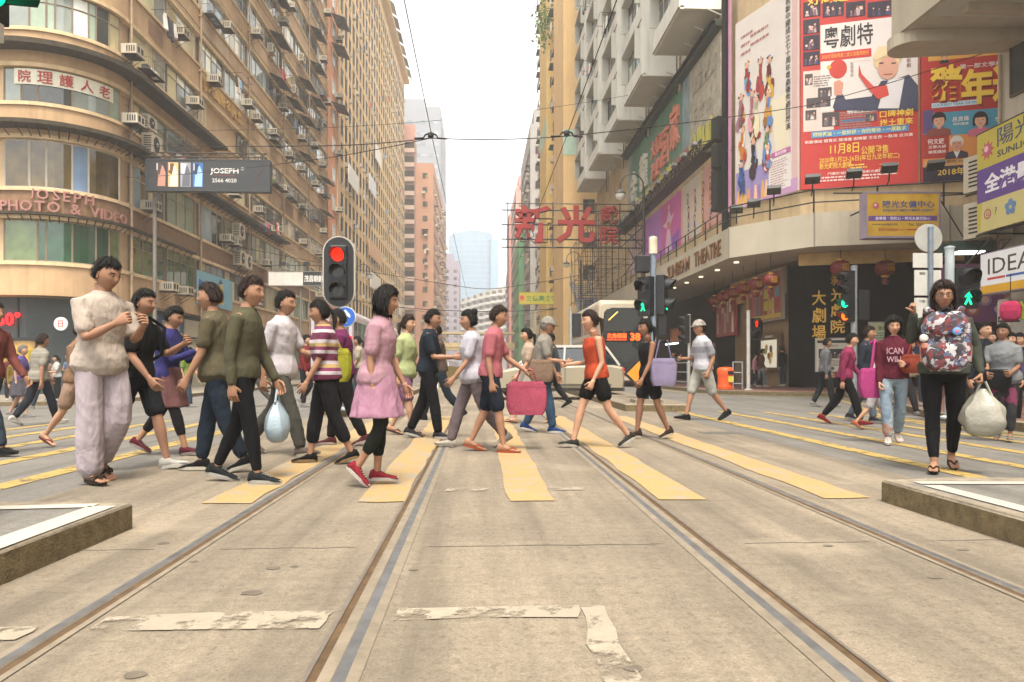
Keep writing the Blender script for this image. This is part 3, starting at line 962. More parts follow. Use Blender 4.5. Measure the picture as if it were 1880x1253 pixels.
for y, k in lst:
    r = random.Random(int(y * 10) * 31 + k)
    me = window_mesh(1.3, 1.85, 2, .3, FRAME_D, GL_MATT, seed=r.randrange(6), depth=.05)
    z = 4.75 + k * 2.8 + (1.4 if int(y / 2.48) % 2 and k < 18 else 0) * 0
    px, py, d = proj(-15.7, y, z)
    if n_ok < 100 and py > 0 and r.random() < .8:
        link("window", me, sb, (-15.67, y, z), R(90)); n_ok += 1
    else:
        T = Matrix.Translation((-15.67, y, z)) @ Matrix.Rotation(R(90), 4, 'Z')
        nb = len(rest.v); rest.v += [tuple(T @ v.co) for v in me.vertices]
        ks = [rest.mi(m) for m in me.materials]
        for p in me.polygons:
            rest.f.append(tuple(nb + i for i in p.vertices)); rest.m.append(ks[p.material_index])
tag(rest.build("windows", sb), kind="stuff")
rest = MB()
for y, k in lst:
    r = random.Random(int(y * 7) * 13 + k)
    z = 4.75 + k * 2.8
    if r.random() < .45:
        rest.box(-15.7, -15.35, y - .7 + r.uniform(0, .9), y + .1, z - .2, z + .25, AC_M)
    if r.random() < .1:
        rest.box(-15.55, -15.45, y - .4, y + .1, z - .9, z - .05, r.choice(CLOTH))
tag(rest.build("window_units", sb), kind="stuff")
b = MB()
r = random.Random(9)
for i in range(9):
    y0 = 100 + i * 5.2
    b.ring_loft([[(-15.6, y0, 61.2), (-15.6, y0 + 4.2, 61.2), (-15.6, y0 + 4.2, 61.1), (-15.6, y0, 61.1)], [(-14.0, y0, 60.0), (-14.0, y0 + 4.2, 60.0), (-14.0, y0 + 4.2, 59.9), (-14.0, y0, 59.9)]], r.choice([AWN, AWN_G, M("roof sheet grey", "#8b8f8c", var=.2)]))
b.build("rooftop_awning", sb)
b = MB(); b.box(-17, -14.2, 77.05, 147, 3.4, 3.75, MOSS); b.build("street_canopy", sb)
for i, (y, z, w, c, lab) in enumerate(((86, 23.5, 6.5, "#d9d9d5", "white banner hung on the tan slab, nearest to the salmon building"), (101, 26.5, 6.0, "#cfd3d4", "white banner hung on the tan slab, second from the salmon building"),
        (107, 32.5, 6, "#d8d4cc", "white banner hung highest on the tan slab"), (104, 17.5, 12, "#c99a72", "orange and white banner hung on the tan slab"), (104, 13.2, 10, "#d9d4c8", "long white banner hung below the orange one on the tan slab"),
        (136, 12.0, 4, "#d8c9c0", "small pale banner far along the tan slab"))):
    o = MB(); o.box(-w / 2, w / 2, -.06, .06, -1.1, 1.1, flat(c))
    t = tag(o.build("facade_banner", None, (-15.25, y, z), R(90)), lab, "banner", "banners on the tan slab block")

# patched paint, conduits and window cages that break up the brown front
r = random.Random(21)
PATCH_W = [M("repainted patch a", "#b7987a", rough=.9, var=.12, streak=.5), M("repainted patch b", "#93745a", rough=.9, var=.15, streak=.5), M("repainted patch c", "#c0a68a", rough=.9, var=.1, streak=.4)]
for k in range(22):
    f = r.randrange(2, 9); y0 = r.uniform(32.5, 68); w = r.uniform(1.2, 4.5); z0 = heads[f - 1] + .2; z1 = sills[f] - .18
    b = MB(); b.box(LX + .1, LX + .163 + .0007 * k, y0, min(y0 + w, 71), z0 + r.uniform(0, .3), z1 - r.uniform(0, .2), PATCH_W[k % 3]); b.build("repainted_patch", corner)
for k in range(9):
    z = heads[1 + k % 7] + r.uniform(.3, 1.0); y0 = r.uniform(32, 44); y1 = y0 + r.uniform(10, 26)
    b = MB(); P = []; n = 12
    for i in range(n + 1): P.append((LX + .22, y0 + (min(y1, 71) - y0) * i / n, z + .06 * sin(i * 2.1 + k) - .1 * sin(pi * i / n)))
    b.tube(P, .02, BLACK if k % 2 else PIPE, 4); b.build("conduit", corner)
CAGE = M("window cage iron", "#6a6257", rough=.7, var=.3)
ck = 0
for off, d, f, kj, wa, wb, s_, h_ in sorted(spots, key=lambda q: (q[2], q[3])):
    if off or f < 2 or r.random() > .16: continue
    b = MB(); y0 = wa + .2; y1 = y0 + r.uniform(1.4, 2.4); x0, x1 = LX + .18, LX + .75
    for z in (s_ - .05, s_ + .45, s_ + .95):
        b.tube([(x0, y0, z), (x1, y0, z), (x1, y1, z), (x0, y1, z)], .016, CAGE, 4)
    n = int((y1 - y0) / .18)
    for i in range(n + 1): b.tube([(x1, y0 + (y1 - y0) * i / n, s_ - .05), (x1, y0 + (y1 - y0) * i / n, s_ + .95)], .009, CAGE, 4)
    b.face([(x0, y0, s_ - .04), (x1, y0, s_ - .04), (x1, y1, s_ - .04), (x0, y1, s_ - .04)], IRON)
    for i in range(3): b.cbox((x0 + .3, y0 + .3 + i * .45, s_ + .08), (.25, .3, r.uniform(.15, .35)), r.choice(CLOTH + [M("pot plant green", "#55683a", var=.4)]))
    b.build("window_cage", corner)
for y_, f, lab in ((34.5, 4, "white and dark shirts drying near the gilded characters"), (57.5, 5, "mixed clothes drying high on the far half of the brown block"), (61.0, 3, "grey and blue clothes drying on the far half of the brown block"), (52.3, 2, "pale towels drying above the old ribbed ledge end"), (66.5, 6, "clothes drying near the salmon building end of the brown block")):
    laundry(LX + .2, y_, sills[f] + .1, 4, 1, lab, 30 + f)
# ------------------------------------------------------------------ theatre block on the right
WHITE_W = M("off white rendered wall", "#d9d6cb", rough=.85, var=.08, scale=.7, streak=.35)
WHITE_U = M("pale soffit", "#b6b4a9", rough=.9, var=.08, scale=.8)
CREAM_W = M("cream canopy fascia", "#ada38f", rough=.7, var=.08, scale=1.0, streak=.25)
BEIGE_W = M("beige wall behind canopy", "#b59f7c", rough=.85, var=.15, scale=1.5, streak=.4)
MARBLE = M("black marble cladding", "#060606", rough=.6, var=.3, scale=2.5, spec=.12)
GREY_W = M("grey recess wall", "#8f8f88", rough=.9, var=.1, streak=.3)
NB_ = M("warm grey rendered wall", "#b3aa9a", rough=.85, var=.1, scale=.8, streak=.3)
th = thing("theatre_building", "off white theatre block with boxed window bays above a green signboard and canopy", "building", (0, 0, 0))
FR = [(10.4, 63), (10.4, 28.2), (11.5, 25.0), (15.1, 23.85), (19.5, 22.45)]
b = MB()
poly = FR + [(30, 22.4), (30, 63)]
b.prism(poly, 5.2, 16.4, BEIGE_W)
b.prism([(10.35, 63), (10.35, 29.0), (12.2, 26.4), (15.3, 25.4), (30, 24.4), (30, 63)], 16.4, 52, WHITE_W)
b.build("wall", th)
# boxed bays
BAYS = [(30.0, 34.6), (37.0, 41.5), (43.7, 48.2), (50.7, 55.2), (57.4, 62.0)]
FL = 2.95
for i, (y0, y1) in enumerate(BAYS):
    b = MB()
    z0 = 16.3; nf = 11
    b.box(8.72, 10.34, y0, y1, z0, z0 + nf * FL, WHITE_W)
    b.box(8.56, 8.72, y0, y1, z0 - .02, z0 + .12, WHITE_W)
    for k in range(nf):
        zz = z0 + k * FL
        b.box(8.5, 8.72, y0, y1, zz + .05, zz + .95, WHITE_W)             # parapet
        b.box(8.5, 8.72, y0, y0 + .5, zz + .95, zz + FL + .05, WHITE_W); b.box(8.5, 8.72, y1 - .5, y1, zz + .95, zz + FL + .05, WHITE_W)
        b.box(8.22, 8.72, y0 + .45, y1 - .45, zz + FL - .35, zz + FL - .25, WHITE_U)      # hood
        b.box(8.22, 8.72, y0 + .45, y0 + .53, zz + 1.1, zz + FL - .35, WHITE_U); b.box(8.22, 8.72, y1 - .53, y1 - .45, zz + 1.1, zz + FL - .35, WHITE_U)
        b.box(8.47, 8.5, y0, y1, zz + .02, zz + .06, M("grime line", "#6f675b", var=.2))
    bay = b.build("window_bay", th)
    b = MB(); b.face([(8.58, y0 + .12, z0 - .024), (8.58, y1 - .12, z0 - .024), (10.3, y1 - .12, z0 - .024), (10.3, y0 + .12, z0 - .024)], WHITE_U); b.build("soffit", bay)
    for k in range(nf):
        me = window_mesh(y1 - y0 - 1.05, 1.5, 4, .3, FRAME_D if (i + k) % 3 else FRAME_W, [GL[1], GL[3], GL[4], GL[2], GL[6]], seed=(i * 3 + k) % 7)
        link("window", me, bay, (8.7, (y0 + y1) / 2, z0 + k * FL + .98), R(-90))
    if i in (1, 2, 3):
        for k in (2, 4):
            laundry(8.5, (y0 + y1) / 2 + (k - 3), z0 + k * FL + .9, 3, -1, "clothes rack on the %s white bay, %s floor up" % (ORD[i], ORD[k]), 20 + i * 3 + k)
# recess wall strips, pipes and spikes between bays
b = MB()
for y in (35.8, 42.6, 49.4, 56.3):
    b.tube([(10.2, y, 15), (10.2, y, 45)], .07, PIPE, 6); b.tube([(10.15, y + .4, 15), (10.15, y + .4, 45)], .04, IRON, 5)
b.build("drain_pipe", th)
b = MB()
for k in range(16):
    y = 29.5 + k * 1.6; b.tube([(10.4, y, 15.7), (9.5, y - .1, 16.0)], .03, WHITE_U, 5)
b.build("cable_strut", th)

# canopy
can = MB()
EDGE = [(9.3, 56), (9.3, 26.1), (11.3, 23.5), (15.2, 22.3), (19.5, 21.0)]
INN = [(11.5, 56), (11.5, 28.8), (12.2, 26.2), (15.4, 25.0), (19.7, 23.6)]
for (a, c, e, f) in zip(EDGE, EDGE[1:], INN, INN[1:]):
    can.ring_loft([[(*a, 5.0), (*c, 5.0), (*f, 5.0), (*e, 5.0)], [(*a, 6.14), (*c, 6.14), (*f, 6.14), (*e, 6.14)]], CREAM_W)
o = can.build("canopy", th)
b = MB()
for (a, c) in zip(EDGE, EDGE[1:]):
    for t in (0.001, .999):
        p = (a[0] + (c[0] - a[0]) * t, a[1] + (c[1] - a[1]) * t)
        b.box(p[0] - .02, p[0] + .015, p[1] - .02, p[1] + .012, 4.98, 6.16, M("panel joint", "#8b8478", var=.1))
for i in range(9):
    q = MB(); q.lathe([(.10, 0), (.10, -.05)], M("canopy downlight", "#f2e6c8", emit=.35, var=0), c=(9.9, 27 + i * 2.2, 4.99), n=12); q.build("downlight", o)
b.build("panel_joint", o)
b = MB()                                         # railing on the canopy
RAILP = [(9.45, 50), (9.45, 26.4), (11.4, 23.75), (15.2, 22.6), (17.2, 21.95)]
for z in (6.55, 6.98):
    b.tube([(*p, z) for p in RAILP], .025, BLACK, 5)
for a, c in zip(RAILP, RAILP[1:]):
    n = max(1, int((Vector(c) - Vector(a)).length / 1.45))
    for j in range(n):
        t = j / n; b.tube([(a[0] + (c[0] - a[0]) * t, a[1] + (c[1] - a[1]) * t, 6.14), (a[0] + (c[0] - a[0]) * t, a[1] + (c[1] - a[1]) * t, 7.0)], .03, BLACK, 5)
b.build("canopy_railing", th)
sg = thing("theatre_sign", "bronze raised letters SUNBEAM THEATRE along the white canopy edge", "sign", (9.28, 30.0, 5.55), R(-90))
BRZ = M("bronze letters", "#6f4c2c", rough=.5, var=.15, metal=.2)
b = MB()
b.text("SUNBEAM", -2.9, 0, .62, BRZ, 0, .06, w=3.7, bold=.006); b.build("lettering", sg)
b = MB(); b.text("THEATRE", 1.35, 0, .62, BRZ, 0, .06, w=3.4, bold=.006); b.build("lettering", sg)

# entrance walls under the canopy
b = MB()
BW = [(12.4, 60), (12.4, 28.0), (12.7, 27.3), (16.5, 26.1)]
def wallstrip(b, a, c, z0, z1, mat, th_=.2):
    A, C = Vector((*a, 0)), Vector((*c, 0)); n = (C - A).normalized(); n = Vector((n.y, -n.x, 0)) * th_
    b.prism([(A.x, A.y), (C.x, C.y), (C.x - n.x, C.y - n.y), (A.x - n.x, A.y - n.y)], z0, z1, mat)
TAN_W = M("tan booth wall", "#7b6547", rough=.7, var=.12)
wallstrip(b, (12.4, 60), (12.4, 34.0), -.1, 5.0, MARBLE)
wallstrip(b, (12.4, 34.0), (12.4, 32.4), -.1, 5.0, TAN_W)
wallstrip(b, (12.4, 32.4), (12.4, 30.6), -.1, 5.0, MARBLE)
wallstrip(b, (12.4, 30.6), (12.4, 28.0), -.1, 5.0, TAN_W)
wallstrip(b, (12.4, 28.0), (12.72, 27.3), -.1, 5.0, MARBLE)
wallstrip(b, (12.72, 27.3), (16.5, 26.1), -.1, 5.0, MARBLE)
b.box(17.2, 17.4, 18.9, 26.2, -.1, 5.0, M("dark entrance wall", "#2f1512", rough=.7, var=.3)); b.box(16.4, 17.3, 25.9, 26.1, -.1, 5.0, M("dark entrance wall", "#2f1512")); b.box(15, 20, 18.7, 18.9, -.1, 4, NB_)
b.build("entrance_wall", th)
b = MB(); b.box(12.18, 12.3, 27.95, 34, 3.9, 4.98, M("ochre soffit beam", "#b5935a", var=.15)); 
wallstrip(b, (11.4, 24.9), (16.4, 23.3), 4.55, 4.99, M("ochre soffit beam", "#b5935a", var=.15), .12); b.build("soffit_beam", th)
# ------------------------------------------------------------------ green restaurant signboard, lattice and poster strip
def flat_obj(name, fn, parent, loc=None, rz=0):
    b = MB(); fn(b); return b.build(name, parent, loc, rz)
GREENB = M("green signboard", "#527a66", rough=.6, var=.2, scale=.5, streak=.35)
GREYB = M("grey relief signboard", "#a39c8b", rough=.8, var=.3, scale=2.5, bump=1.0, bscale=5, spots=.3)
BLUEB = M("blue grey tiles", "#7c8f94", rough=.6, var=.25, scale=2, streak=.2)
sg = thing("restaurant_signboard", "huge weathered green signboard with pink and white characters under the white bays", "signboard", (10.3, 39.5, 10.9), R(-90))
# local x = -(Y-39.5), z up from 10.9
def fn(b):
    b.box(-9.2, 9.6, 0, .09, 0, 4.5, GREENB)
    b.box(5.2, 9.65, -.05, .1, .02, 4.48, GREYB); b.box(3.9, 5.2, -.03, .1, .02, 4.48, BLUEB); b.box(-9.3, -8.3, -.03, .1, .02, 4.48, BLUEB)
flat_obj("board", fn, sg)
PKC = M("pink neon characters", "#d0806c", rough=.5, var=.15); WHC = M("white raised characters", "#c7c2b2", rough=.6, var=.15)
def fn(b):
    b.text("家", 2.55, 2.7, 2.3, PKC, 0, .25, bold=.02, w=1.7); b.text("酒", .45, 2.3, 2.1, PKC, 0, .25, bold=.02, w=1.6)
    for i, c in enumerate("大德"): b.text(c, -2.1 + i * 1.15, 2.9, 1.05, PKC, 0, .2, bold=.02)
    for i, c in enumerate("海鮮"): b.text(c, -2.1 + i * 1.15, 1.6, 1.05, PKC, 0, .2, bold=.02)
flat_obj("pink_lettering", fn, sg)
flat_obj("white_lettering", lambda b: (b.text("金", -7.4, 2.0, 2.2, WHC, 0, .25, bold=.02, w=1.8), b.text("龍", -4.6, 2.3, 2.2, WHC, 0, .25, bold=.02, w=1.9)), sg)
flat_obj("frame_beam", lambda b: (b.box(-9.6, 9.9, -.35, .1, 4.5, 4.78, M("green black steel", "#38403a", rough=.6, var=.2)), b.box(-9.6, 9.9, -.5, -.35, 4.7, 4.8, BLACK)), sg)
def fn(b):
    r = random.Random(2)
    b.box(-9.2, 5.2, -.06, 0, -.3, .95, M("red brown sign base", "#8f5f52", var=.25))
    for x0, x1 in ((-8.6, -6.9), (-5.9, -1.7), (-.6, 2.9)):
        for i in range(int((x1 - x0) / .16)):
            x = x0 + i * .16; b.tube([(x, -.12, -.1), (x + r.uniform(-.1, .15), -.14, r.uniform(.6, .95))], .04, M("yellow neon strokes", "#a8a04c", var=.2), 4)
    for x0, x1 in ((5.5, 9.2),):
        for i in range(int((x1 - x0) / .2)):
            x = x0 + i * .2; b.tube([(x, -.12, .1), (x + r.uniform(-.1, .2), -.14, r.uniform(.8, 1.3))], .05, M("yellow neon strokes", "#a8a04c", var=.2), 4)
flat_obj("yellow_strokes", fn, sg)
def fn(b):
    r = random.Random(4)
    for i in range(4): b.text("鳳凰閣宴"[i], 6.1 + i * .9, 3.4, .8, GREYB, -.04, .08, bold=.03)
    for i in range(3): b.text("酒會堂"[i], 6.2 + i * 1.0, 2.0, .75, GREYB, -.04, .08, bold=.03)
flat_obj("relief_lettering", fn, sg)
lt = thing("lighting_truss", "black lattice truss running along the street under the green signboard", "truss", (10.2, 39.5, 10.2), R(-90))
def fn(b):
    TR = M("rusty black truss", "#33282a", rough=.6, var=.3, scale=6)
    for y, z in ((-.1, 0), (-.1, .62), (-.7, 0), (-.7, .5)): b.tube([(-9.6, y, z), (9.4, y, z)], .05, TR, 5)
    for i in range(38):
        x = -9.5 + i * .5
        b.tube([(x, -.7, 0), (x + .25, -.7, .5)], .03, TR, 4); b.tube([(x + .25, -.7, .5), (x + .5, -.7, 0)], .03, TR, 4); b.tube([(x, -.1, .62), (x, -.7, .5)], .025, TR, 4)
    b.box(-9.6, 9.4, -.6, -.1, -.04, .02, BLACK)
flat_obj("truss_frame", fn, lt)
for i in range(12):
    x = -8.8 + i * 1.6; flat_obj("lamp_housing", lambda b: b.box(x - .22, x + .22, -.95, -.7, .42, .56, M("lamp housing", "#8f8d88", rough=.4, metal=.5)), lt)
# ------------------------------------------------------------------ near building on the far right
NB = M("warm grey rendered wall", "#b3aa9a", rough=.85, var=.1, scale=.8, streak=.3)
nb = thing("near_building", "warm grey building at the right edge with a rounded overhanging balcony", "building", (0, 0, 0))
b = MB(); b.box(14.7, 30, -20, 19.5, 3.9, 40, NB); b.box(14.9, 30, -20, 19.3, -.2, 3.9, NB); b.build("wall", nb)
b = MB()
b.box(11.55, 14.7, 8, 19.2, 10.05, 13.2, NB)
b.box(11.45, 11.55, 8, 19.25, 10.05, 13.3, CREAM_W)
rp = [(14.7, 19.2)] + [(11.9 + .55 * cos(R(a)), 18.65 + .55 * sin(R(a)) + .5) for a in range(90, 271, 15)] + [(14.7, 18.4)]
b.prism(rp, 9.72, 10.04, CREAM_W)
b.box(12.2, 14.69, 17.2, 17.45, 9.86, 10.04, CREAM_W)
b.build("balcony", nb)
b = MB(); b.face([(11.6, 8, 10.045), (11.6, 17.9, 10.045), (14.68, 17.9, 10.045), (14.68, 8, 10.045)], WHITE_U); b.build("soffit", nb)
for y in (18.0, 14.2):
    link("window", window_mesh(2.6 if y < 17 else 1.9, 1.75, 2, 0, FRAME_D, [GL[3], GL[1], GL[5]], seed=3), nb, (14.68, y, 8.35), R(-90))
b = MB(); b.tube([(14.62, 19.3, 4), (14.62, 19.3, 9.7)], .04, PIPE, 6); b.build("drain_pipe", nb)
b = MB(); b.box(14.6, 14.75, 15.2, 19.4, -.1, 2.75, M("grey shop shutter", "#9b958b", var=.15)); b.box(14.55, 14.7, 18.9, 19.3, -.1, 2.8, M("notice plastered pillar", "#b9ada3", var=.4, scale=8)); b.build("shopfront", nb)
# ------------------------------------------------------------------ posters and signs
def panel_between(a, c):
    """origin, turn and length of an upright board from a (left) to c (right) seen from the street"""
    A, C = Vector((*a, 0)), Vector((*c, 0)); d = C - A
    return A, atan2(d.y, d.x), d.length

def portrait(b, x, z, s, hair, skin, coat, y=-.02, bob=False, shirt=None, y_step=.002):
    b.prism_y([(x - s * 1.05, z - s * 1.5), (x + s * 1.05, z - s * 1.5), (x + s * .95, z - s * .95), (x + s * .35, z - s * .72), (x - s * .35, z - s * .72), (x - s * .95, z - s * .95)], y - .002, y, flat(coat))
    if shirt:
        b.face([(x - s * .3, y - .004, z - s * .72), (x, y - .004, z - s * 1.5), (x + s * .3, y - .004, z - s * .72)], flat(shirt))
    b.disc((x, z + s * .12), s * .66, y - .006, flat(hair), sx=.92)
    if bob:
        b.box(x - s * .64, x + s * .64, y - .0065, y - .005, z - s * .55, z + s * .15, flat(hair))
    b.disc((x, z - s * .12), s * .58, y - .009, flat(skin), sx=.80)
    b.box(x - s * .16, x + s * .16, y - .008, y - .0075, z - s * .85, z - s * .5, flat(skin))
    b.face([(x - s * .5, y - .011, z + s * .18), (x + s * .5, y - .011, z + s * .22), (x + s * .40, y - .011, z + s * .5), (x - s * .42, y - .011, z + s * .48)], flat(hair))
    for k in (-1, 1):
        b.box(x + k * s * .2 - s * .07, x + k * s * .2 + s * .07, y - .012, y - .0115, z - s * .06, z - s * .01, flat("#3a2c26"))
    b.box(x - s * .14, x + s * .14, y - .012, y - .0115, z - s * .42, z - s * .37, flat("#9a4a44"))
    b.box(x - s * .04, x + s * .04, y - .012, y - .0115, z - s * .26, z - s * .2, flat("#b98a6c"))
def photo(b, x0, x1, z0, z1, seed, y=-.012, pal=("#2b2030", "#4a3648", "#7a5560", "#b09a98", "#3c3f66")):
    r = random.Random(seed)
    b.box(x0, x1, y, y + .004, z0, z1, flat(pal[0]))
    w, h = x1 - x0, z1 - z0
    for i in range(7):
        cx = x0 + w * r.uniform(.15, .85); cz = z0 + h * r.uniform(.2, .6); s = h * r.uniform(.1, .22)
        c = flat(r.choice(pal[1:]))
        b.face([(cx - s * .7, y - .001 - i * .0004, z0 + h * .04), (cx + s * .7, y - .001 - i * .0004, z0 + h * .04), (cx + s * .4, y - .001 - i * .0004, cz), (cx - s * .4, y - .001 - i * .0004, cz)], c)
        b.disc((cx, cz + s * .45), s * .42, y - .004 - i * .0003, flat(r.choice(("#c9a08a", "#d8b8a0", "#8f5f52"))), n=8)
def lines(b, x0, x1, z0, z1, n, col, y=-.012, seed=0, h=.5):
    """small print"""
    r = random.Random(seed); p = (z1 - z0) / n
    for i in range(n):
        z = z1 - (i + .5) * p; x = x0; xe = x1 - r.uniform(0, .3) * (x1 - x0)
        while x < xe:
            w = min(r.uniform(.5, 2.2) * p, xe - x)
            b.face([(x, y, z - p * h / 2), (x + w, y, z - p * h / 2), (x + w, y, z + p * h / 2), (x, y, z + p * h / 2)], flat(col)); x += w + p * .3

# red opera poster
A, rz, Lr = panel_between((11.5, 25.0), (15.1, 23.85)); nrm = Vector((sin(rz), -cos(rz), 0))
A = A + nrm * .12
ps = thing("opera_poster", "big red poster with a blond man in a dark suit and yellow 2020 dates", "poster", A, rz)
U = lambda px: (px - 1467) / 218.0 * Lr
Z = lambda py: .9 + (675 - py) * (25.5 - (0) * .0) / 1300.0
Zr = lambda px, py: .9 + (675 - py) * (25.5 - (px - 1467) / 218.0) / 1300.0
def rect(b, p0, q0, p1, q1, col, y=-.01, th_=.004):
    m = (p0 + p1) / 2; b.box(U(p0), U(p1), y, y + th_, Zr(m, q1), Zr(m, q0), flat(col))
RED = "#b83630"
flat_obj("panel", lambda b: (b.box(0, Lr, -.0, .1, 7.27, 15.9, flat(RED)),), ps)
def fn(b):
    rect(b, 1505, 40, 1684, 200, "#d9cfc8", -.008)
    rect(b, 1472, 132, 1530, 243, "#cfbfb4", -.007)
    for i, (a, c) in enumerate(((1472, 1505), (1509, 1549), (1553, 1589), (1593, 1660))): photo(b, U(a), U(c), Zr(a, 36), Zr(a, 9), i)
    for i, (q0, q1) in enumerate(((40, 66), (69, 96), (99, 124))): photo(b, U(1472), U(1503), Zr(1480, q1), Zr(1480, q0), 10 + i)
    for i, (a, c, q0, q1) in enumerate(((1475, 1490, 140, 160), (1500, 1526, 165, 182), (1478, 1524, 184, 202), (1476, 1497, 206, 224), (1508, 1540, 210, 236), (1590, 1610, 212, 226))):
        photo(b, U(a), U(c), Zr(a, q1), Zr(a, q0), 20 + i, pal=("#4a4344", "#6f6462", "#9a8c86", "#c9bdb4", "#55505a"))
    lines(b, U(1492), U(1526), Zr(1500, 163), Zr(1500, 142), 5, "#7d6f6a", -.012, 3)
    lines(b, U(1542), U(1606), Zr(1570, 238), Zr(1570, 206), 7, "#8a7d78", -.012, 4)
    rect(b, 1555, 202, 1612, 209, "#e6ded8", -.01); rect(b, 1545, 221, 1588, 226, "#5a6484", -.013)
    # paddle, hand, suit, tie, face
    b.disc((U(1538), Zr(1538, 130)), .34, -.014, flat("#c03a2e"), sx=.86); b.disc((U(1521), Zr(1521, 127)), .07, -.015, flat("#d8a23c"))
    b.prism_y([(U(1531), Zr(1531, 178)), (U(1545), Zr(1545, 178)), (U(1548), Zr(1548, 156)), (U(1540), Zr(1540, 150)), (U(1530), Zr(1530, 154))], -.020, -.016, flat("#c98d78"))
    b.prism_y([(U(1528), Zr(1528, 200)), (U(1535), Zr(1535, 178)), (U(1547), Zr(1547, 176)), (U(1552, ), Zr(1552, 186)), (U(1600), Zr(1600, 180)), (U(1618), Zr(1618, 152)), (U(1640), Zr(1640, 150)), (U(1668), Zr(1668, 140)), (U(1684), Zr(1684, 160)), (U(1684), Zr(1684, 206)), (U(1532), Zr(1532, 206))][::-1], -.019, -.015, flat("#3c3f55"))
    b.prism_y([(U(1612), Zr(1612, 202)), (U(1650), Zr(1650, 202)), (U(1660), Zr(1660, 146)), (U(1632), Zr(1632, 150)), (U(1622), Zr(1622, 165))][::-1], -.024, -.02, flat("#d8d4d4"))
    b.prism_y([(U(1577), Zr(1577, 122)), (U(1582), Zr(1582, 140)), (U(1604), Zr(1604, 162)), (U(1628), Zr(1628, 160)), (U(1632), Zr(1632, 178)), (U(1612), Zr(1612, 186)), (U(1590), Zr(1590, 162)), (U(1576), Zr(1576, 142))], -.03, -.026, flat("#c8453c"))
    b.disc((U(1628), Zr(1628, 112)), .44, -.026, flat("#d8bf8e"), sx=.98); b.disc((U(1630), Zr(1630, 128)), .40, -.030, flat("#cf9a84"), sx=.80)
    b.prism_y([(U(1603), Zr(1603, 108)), (U(1612), Zr(1612, 90)), (U(1640), Zr(1640, 86)), (U(1655), Zr(1655, 98)), (U(1655), Zr(1655, 112)), (U(1630), Zr(1630, 104)), (U(1607), Zr(1607, 116))][::-1], -.037, -.033, flat("#dcc79a"))
    for k in (1618, 1640): b.box(U(k - 4), U(k + 4), -.036, -.034, Zr(k, 121), Zr(k, 118.5), flat("#5a3f38"))
    b.box(U(1622), U(1638), -.036, -.034, Zr(1630, 141), Zr(1630, 139), flat("#a0564c"))
    rect(b, 1504, 97, 1600, 112, "#c23a30", -.013); rect(b, 1487, 238, 1668, 250, "#4f86b8", -.012)
flat_obj("artwork", fn, ps)
def fn(b):
    yel = flat("#e8c24a"); wh = flat("#efe2d8"); k = flat("#2f2a2a")
    t = lambda s, px, py, hpx, c, w=None, bo=0.0, y=-.014: b.text(s, U(px), Zr(px, py), hpx * 25.0 / 1300, c, y, .004, w and w / 218.0 * Lr, bo if hpx > 30 else bo * .35)
    t("粵劇特", 1557, 69, 40, k, 92, .01, -.016); t("好戲連場獻", 1545, -4, 22, yel, 130, .03)
    t("口碑神劇", 1645, 211, 13, yel, 60, .03, -.04); t("捲土重來", 1645, 227, 13, yel, 60, .03, -.04)
    t("國際輿論・一致好評・你的等待・一票難求", 1577, 244, 8, flat("#e6e08a"), 172, .02)
    t("2020年賀歲粵劇二度公演萬眾期待", 1551, 104, 8, flat("#e8a04a"), 88, .01)
    t("新劇演出 龍貫天 陳鴻進 謝曉瑩 王志良 一點鴻 呂洪廣", 1575, 257, 6, wh, 200, .01)
    t("11月8日", 1550, 275, 19, yel, 54, .035); t("公開發售", 1606, 277, 15, yel, 50, .025)
    t("2020年1月23-26日(年廿九至年初二)", 1577, 293, 12, yel, 148, .02)
    t("新光戲院大劇場", 1533, 306, 12, yel, 60, .02); t("二度重演", 1632, 306, 11, yel, 36, .02)
    t("門票於城市售票網及新光戲院發售", 1578, 318, 5, wh, 118, .01)
    b.text("創意粵劇", U(1564), Zr(1564, 120), .12, flat("#b0a29a"), -.014, .004, vertical=True); b.text("年度新戲", U(1668), Zr(1668, 98), .14, flat("#8a5a52"), -.014, .004, vertical=True)
    lines(b, U(1490), U(1665), Zr(1575, 333), Zr(1575, 322), 2, "#e8c8c0", -.014, 7); lines(b, U(1568), U(1600), Zr(1580, 116), Zr(1580, 113), 1, "#e8c8c0", -.018, 8)
    lines(b, U(1562), U(1592), Zr(1580, 312), Zr(1580, 302), 2, "#e8c24a", -.014, 9)
flat_obj("lettering", fn, ps)

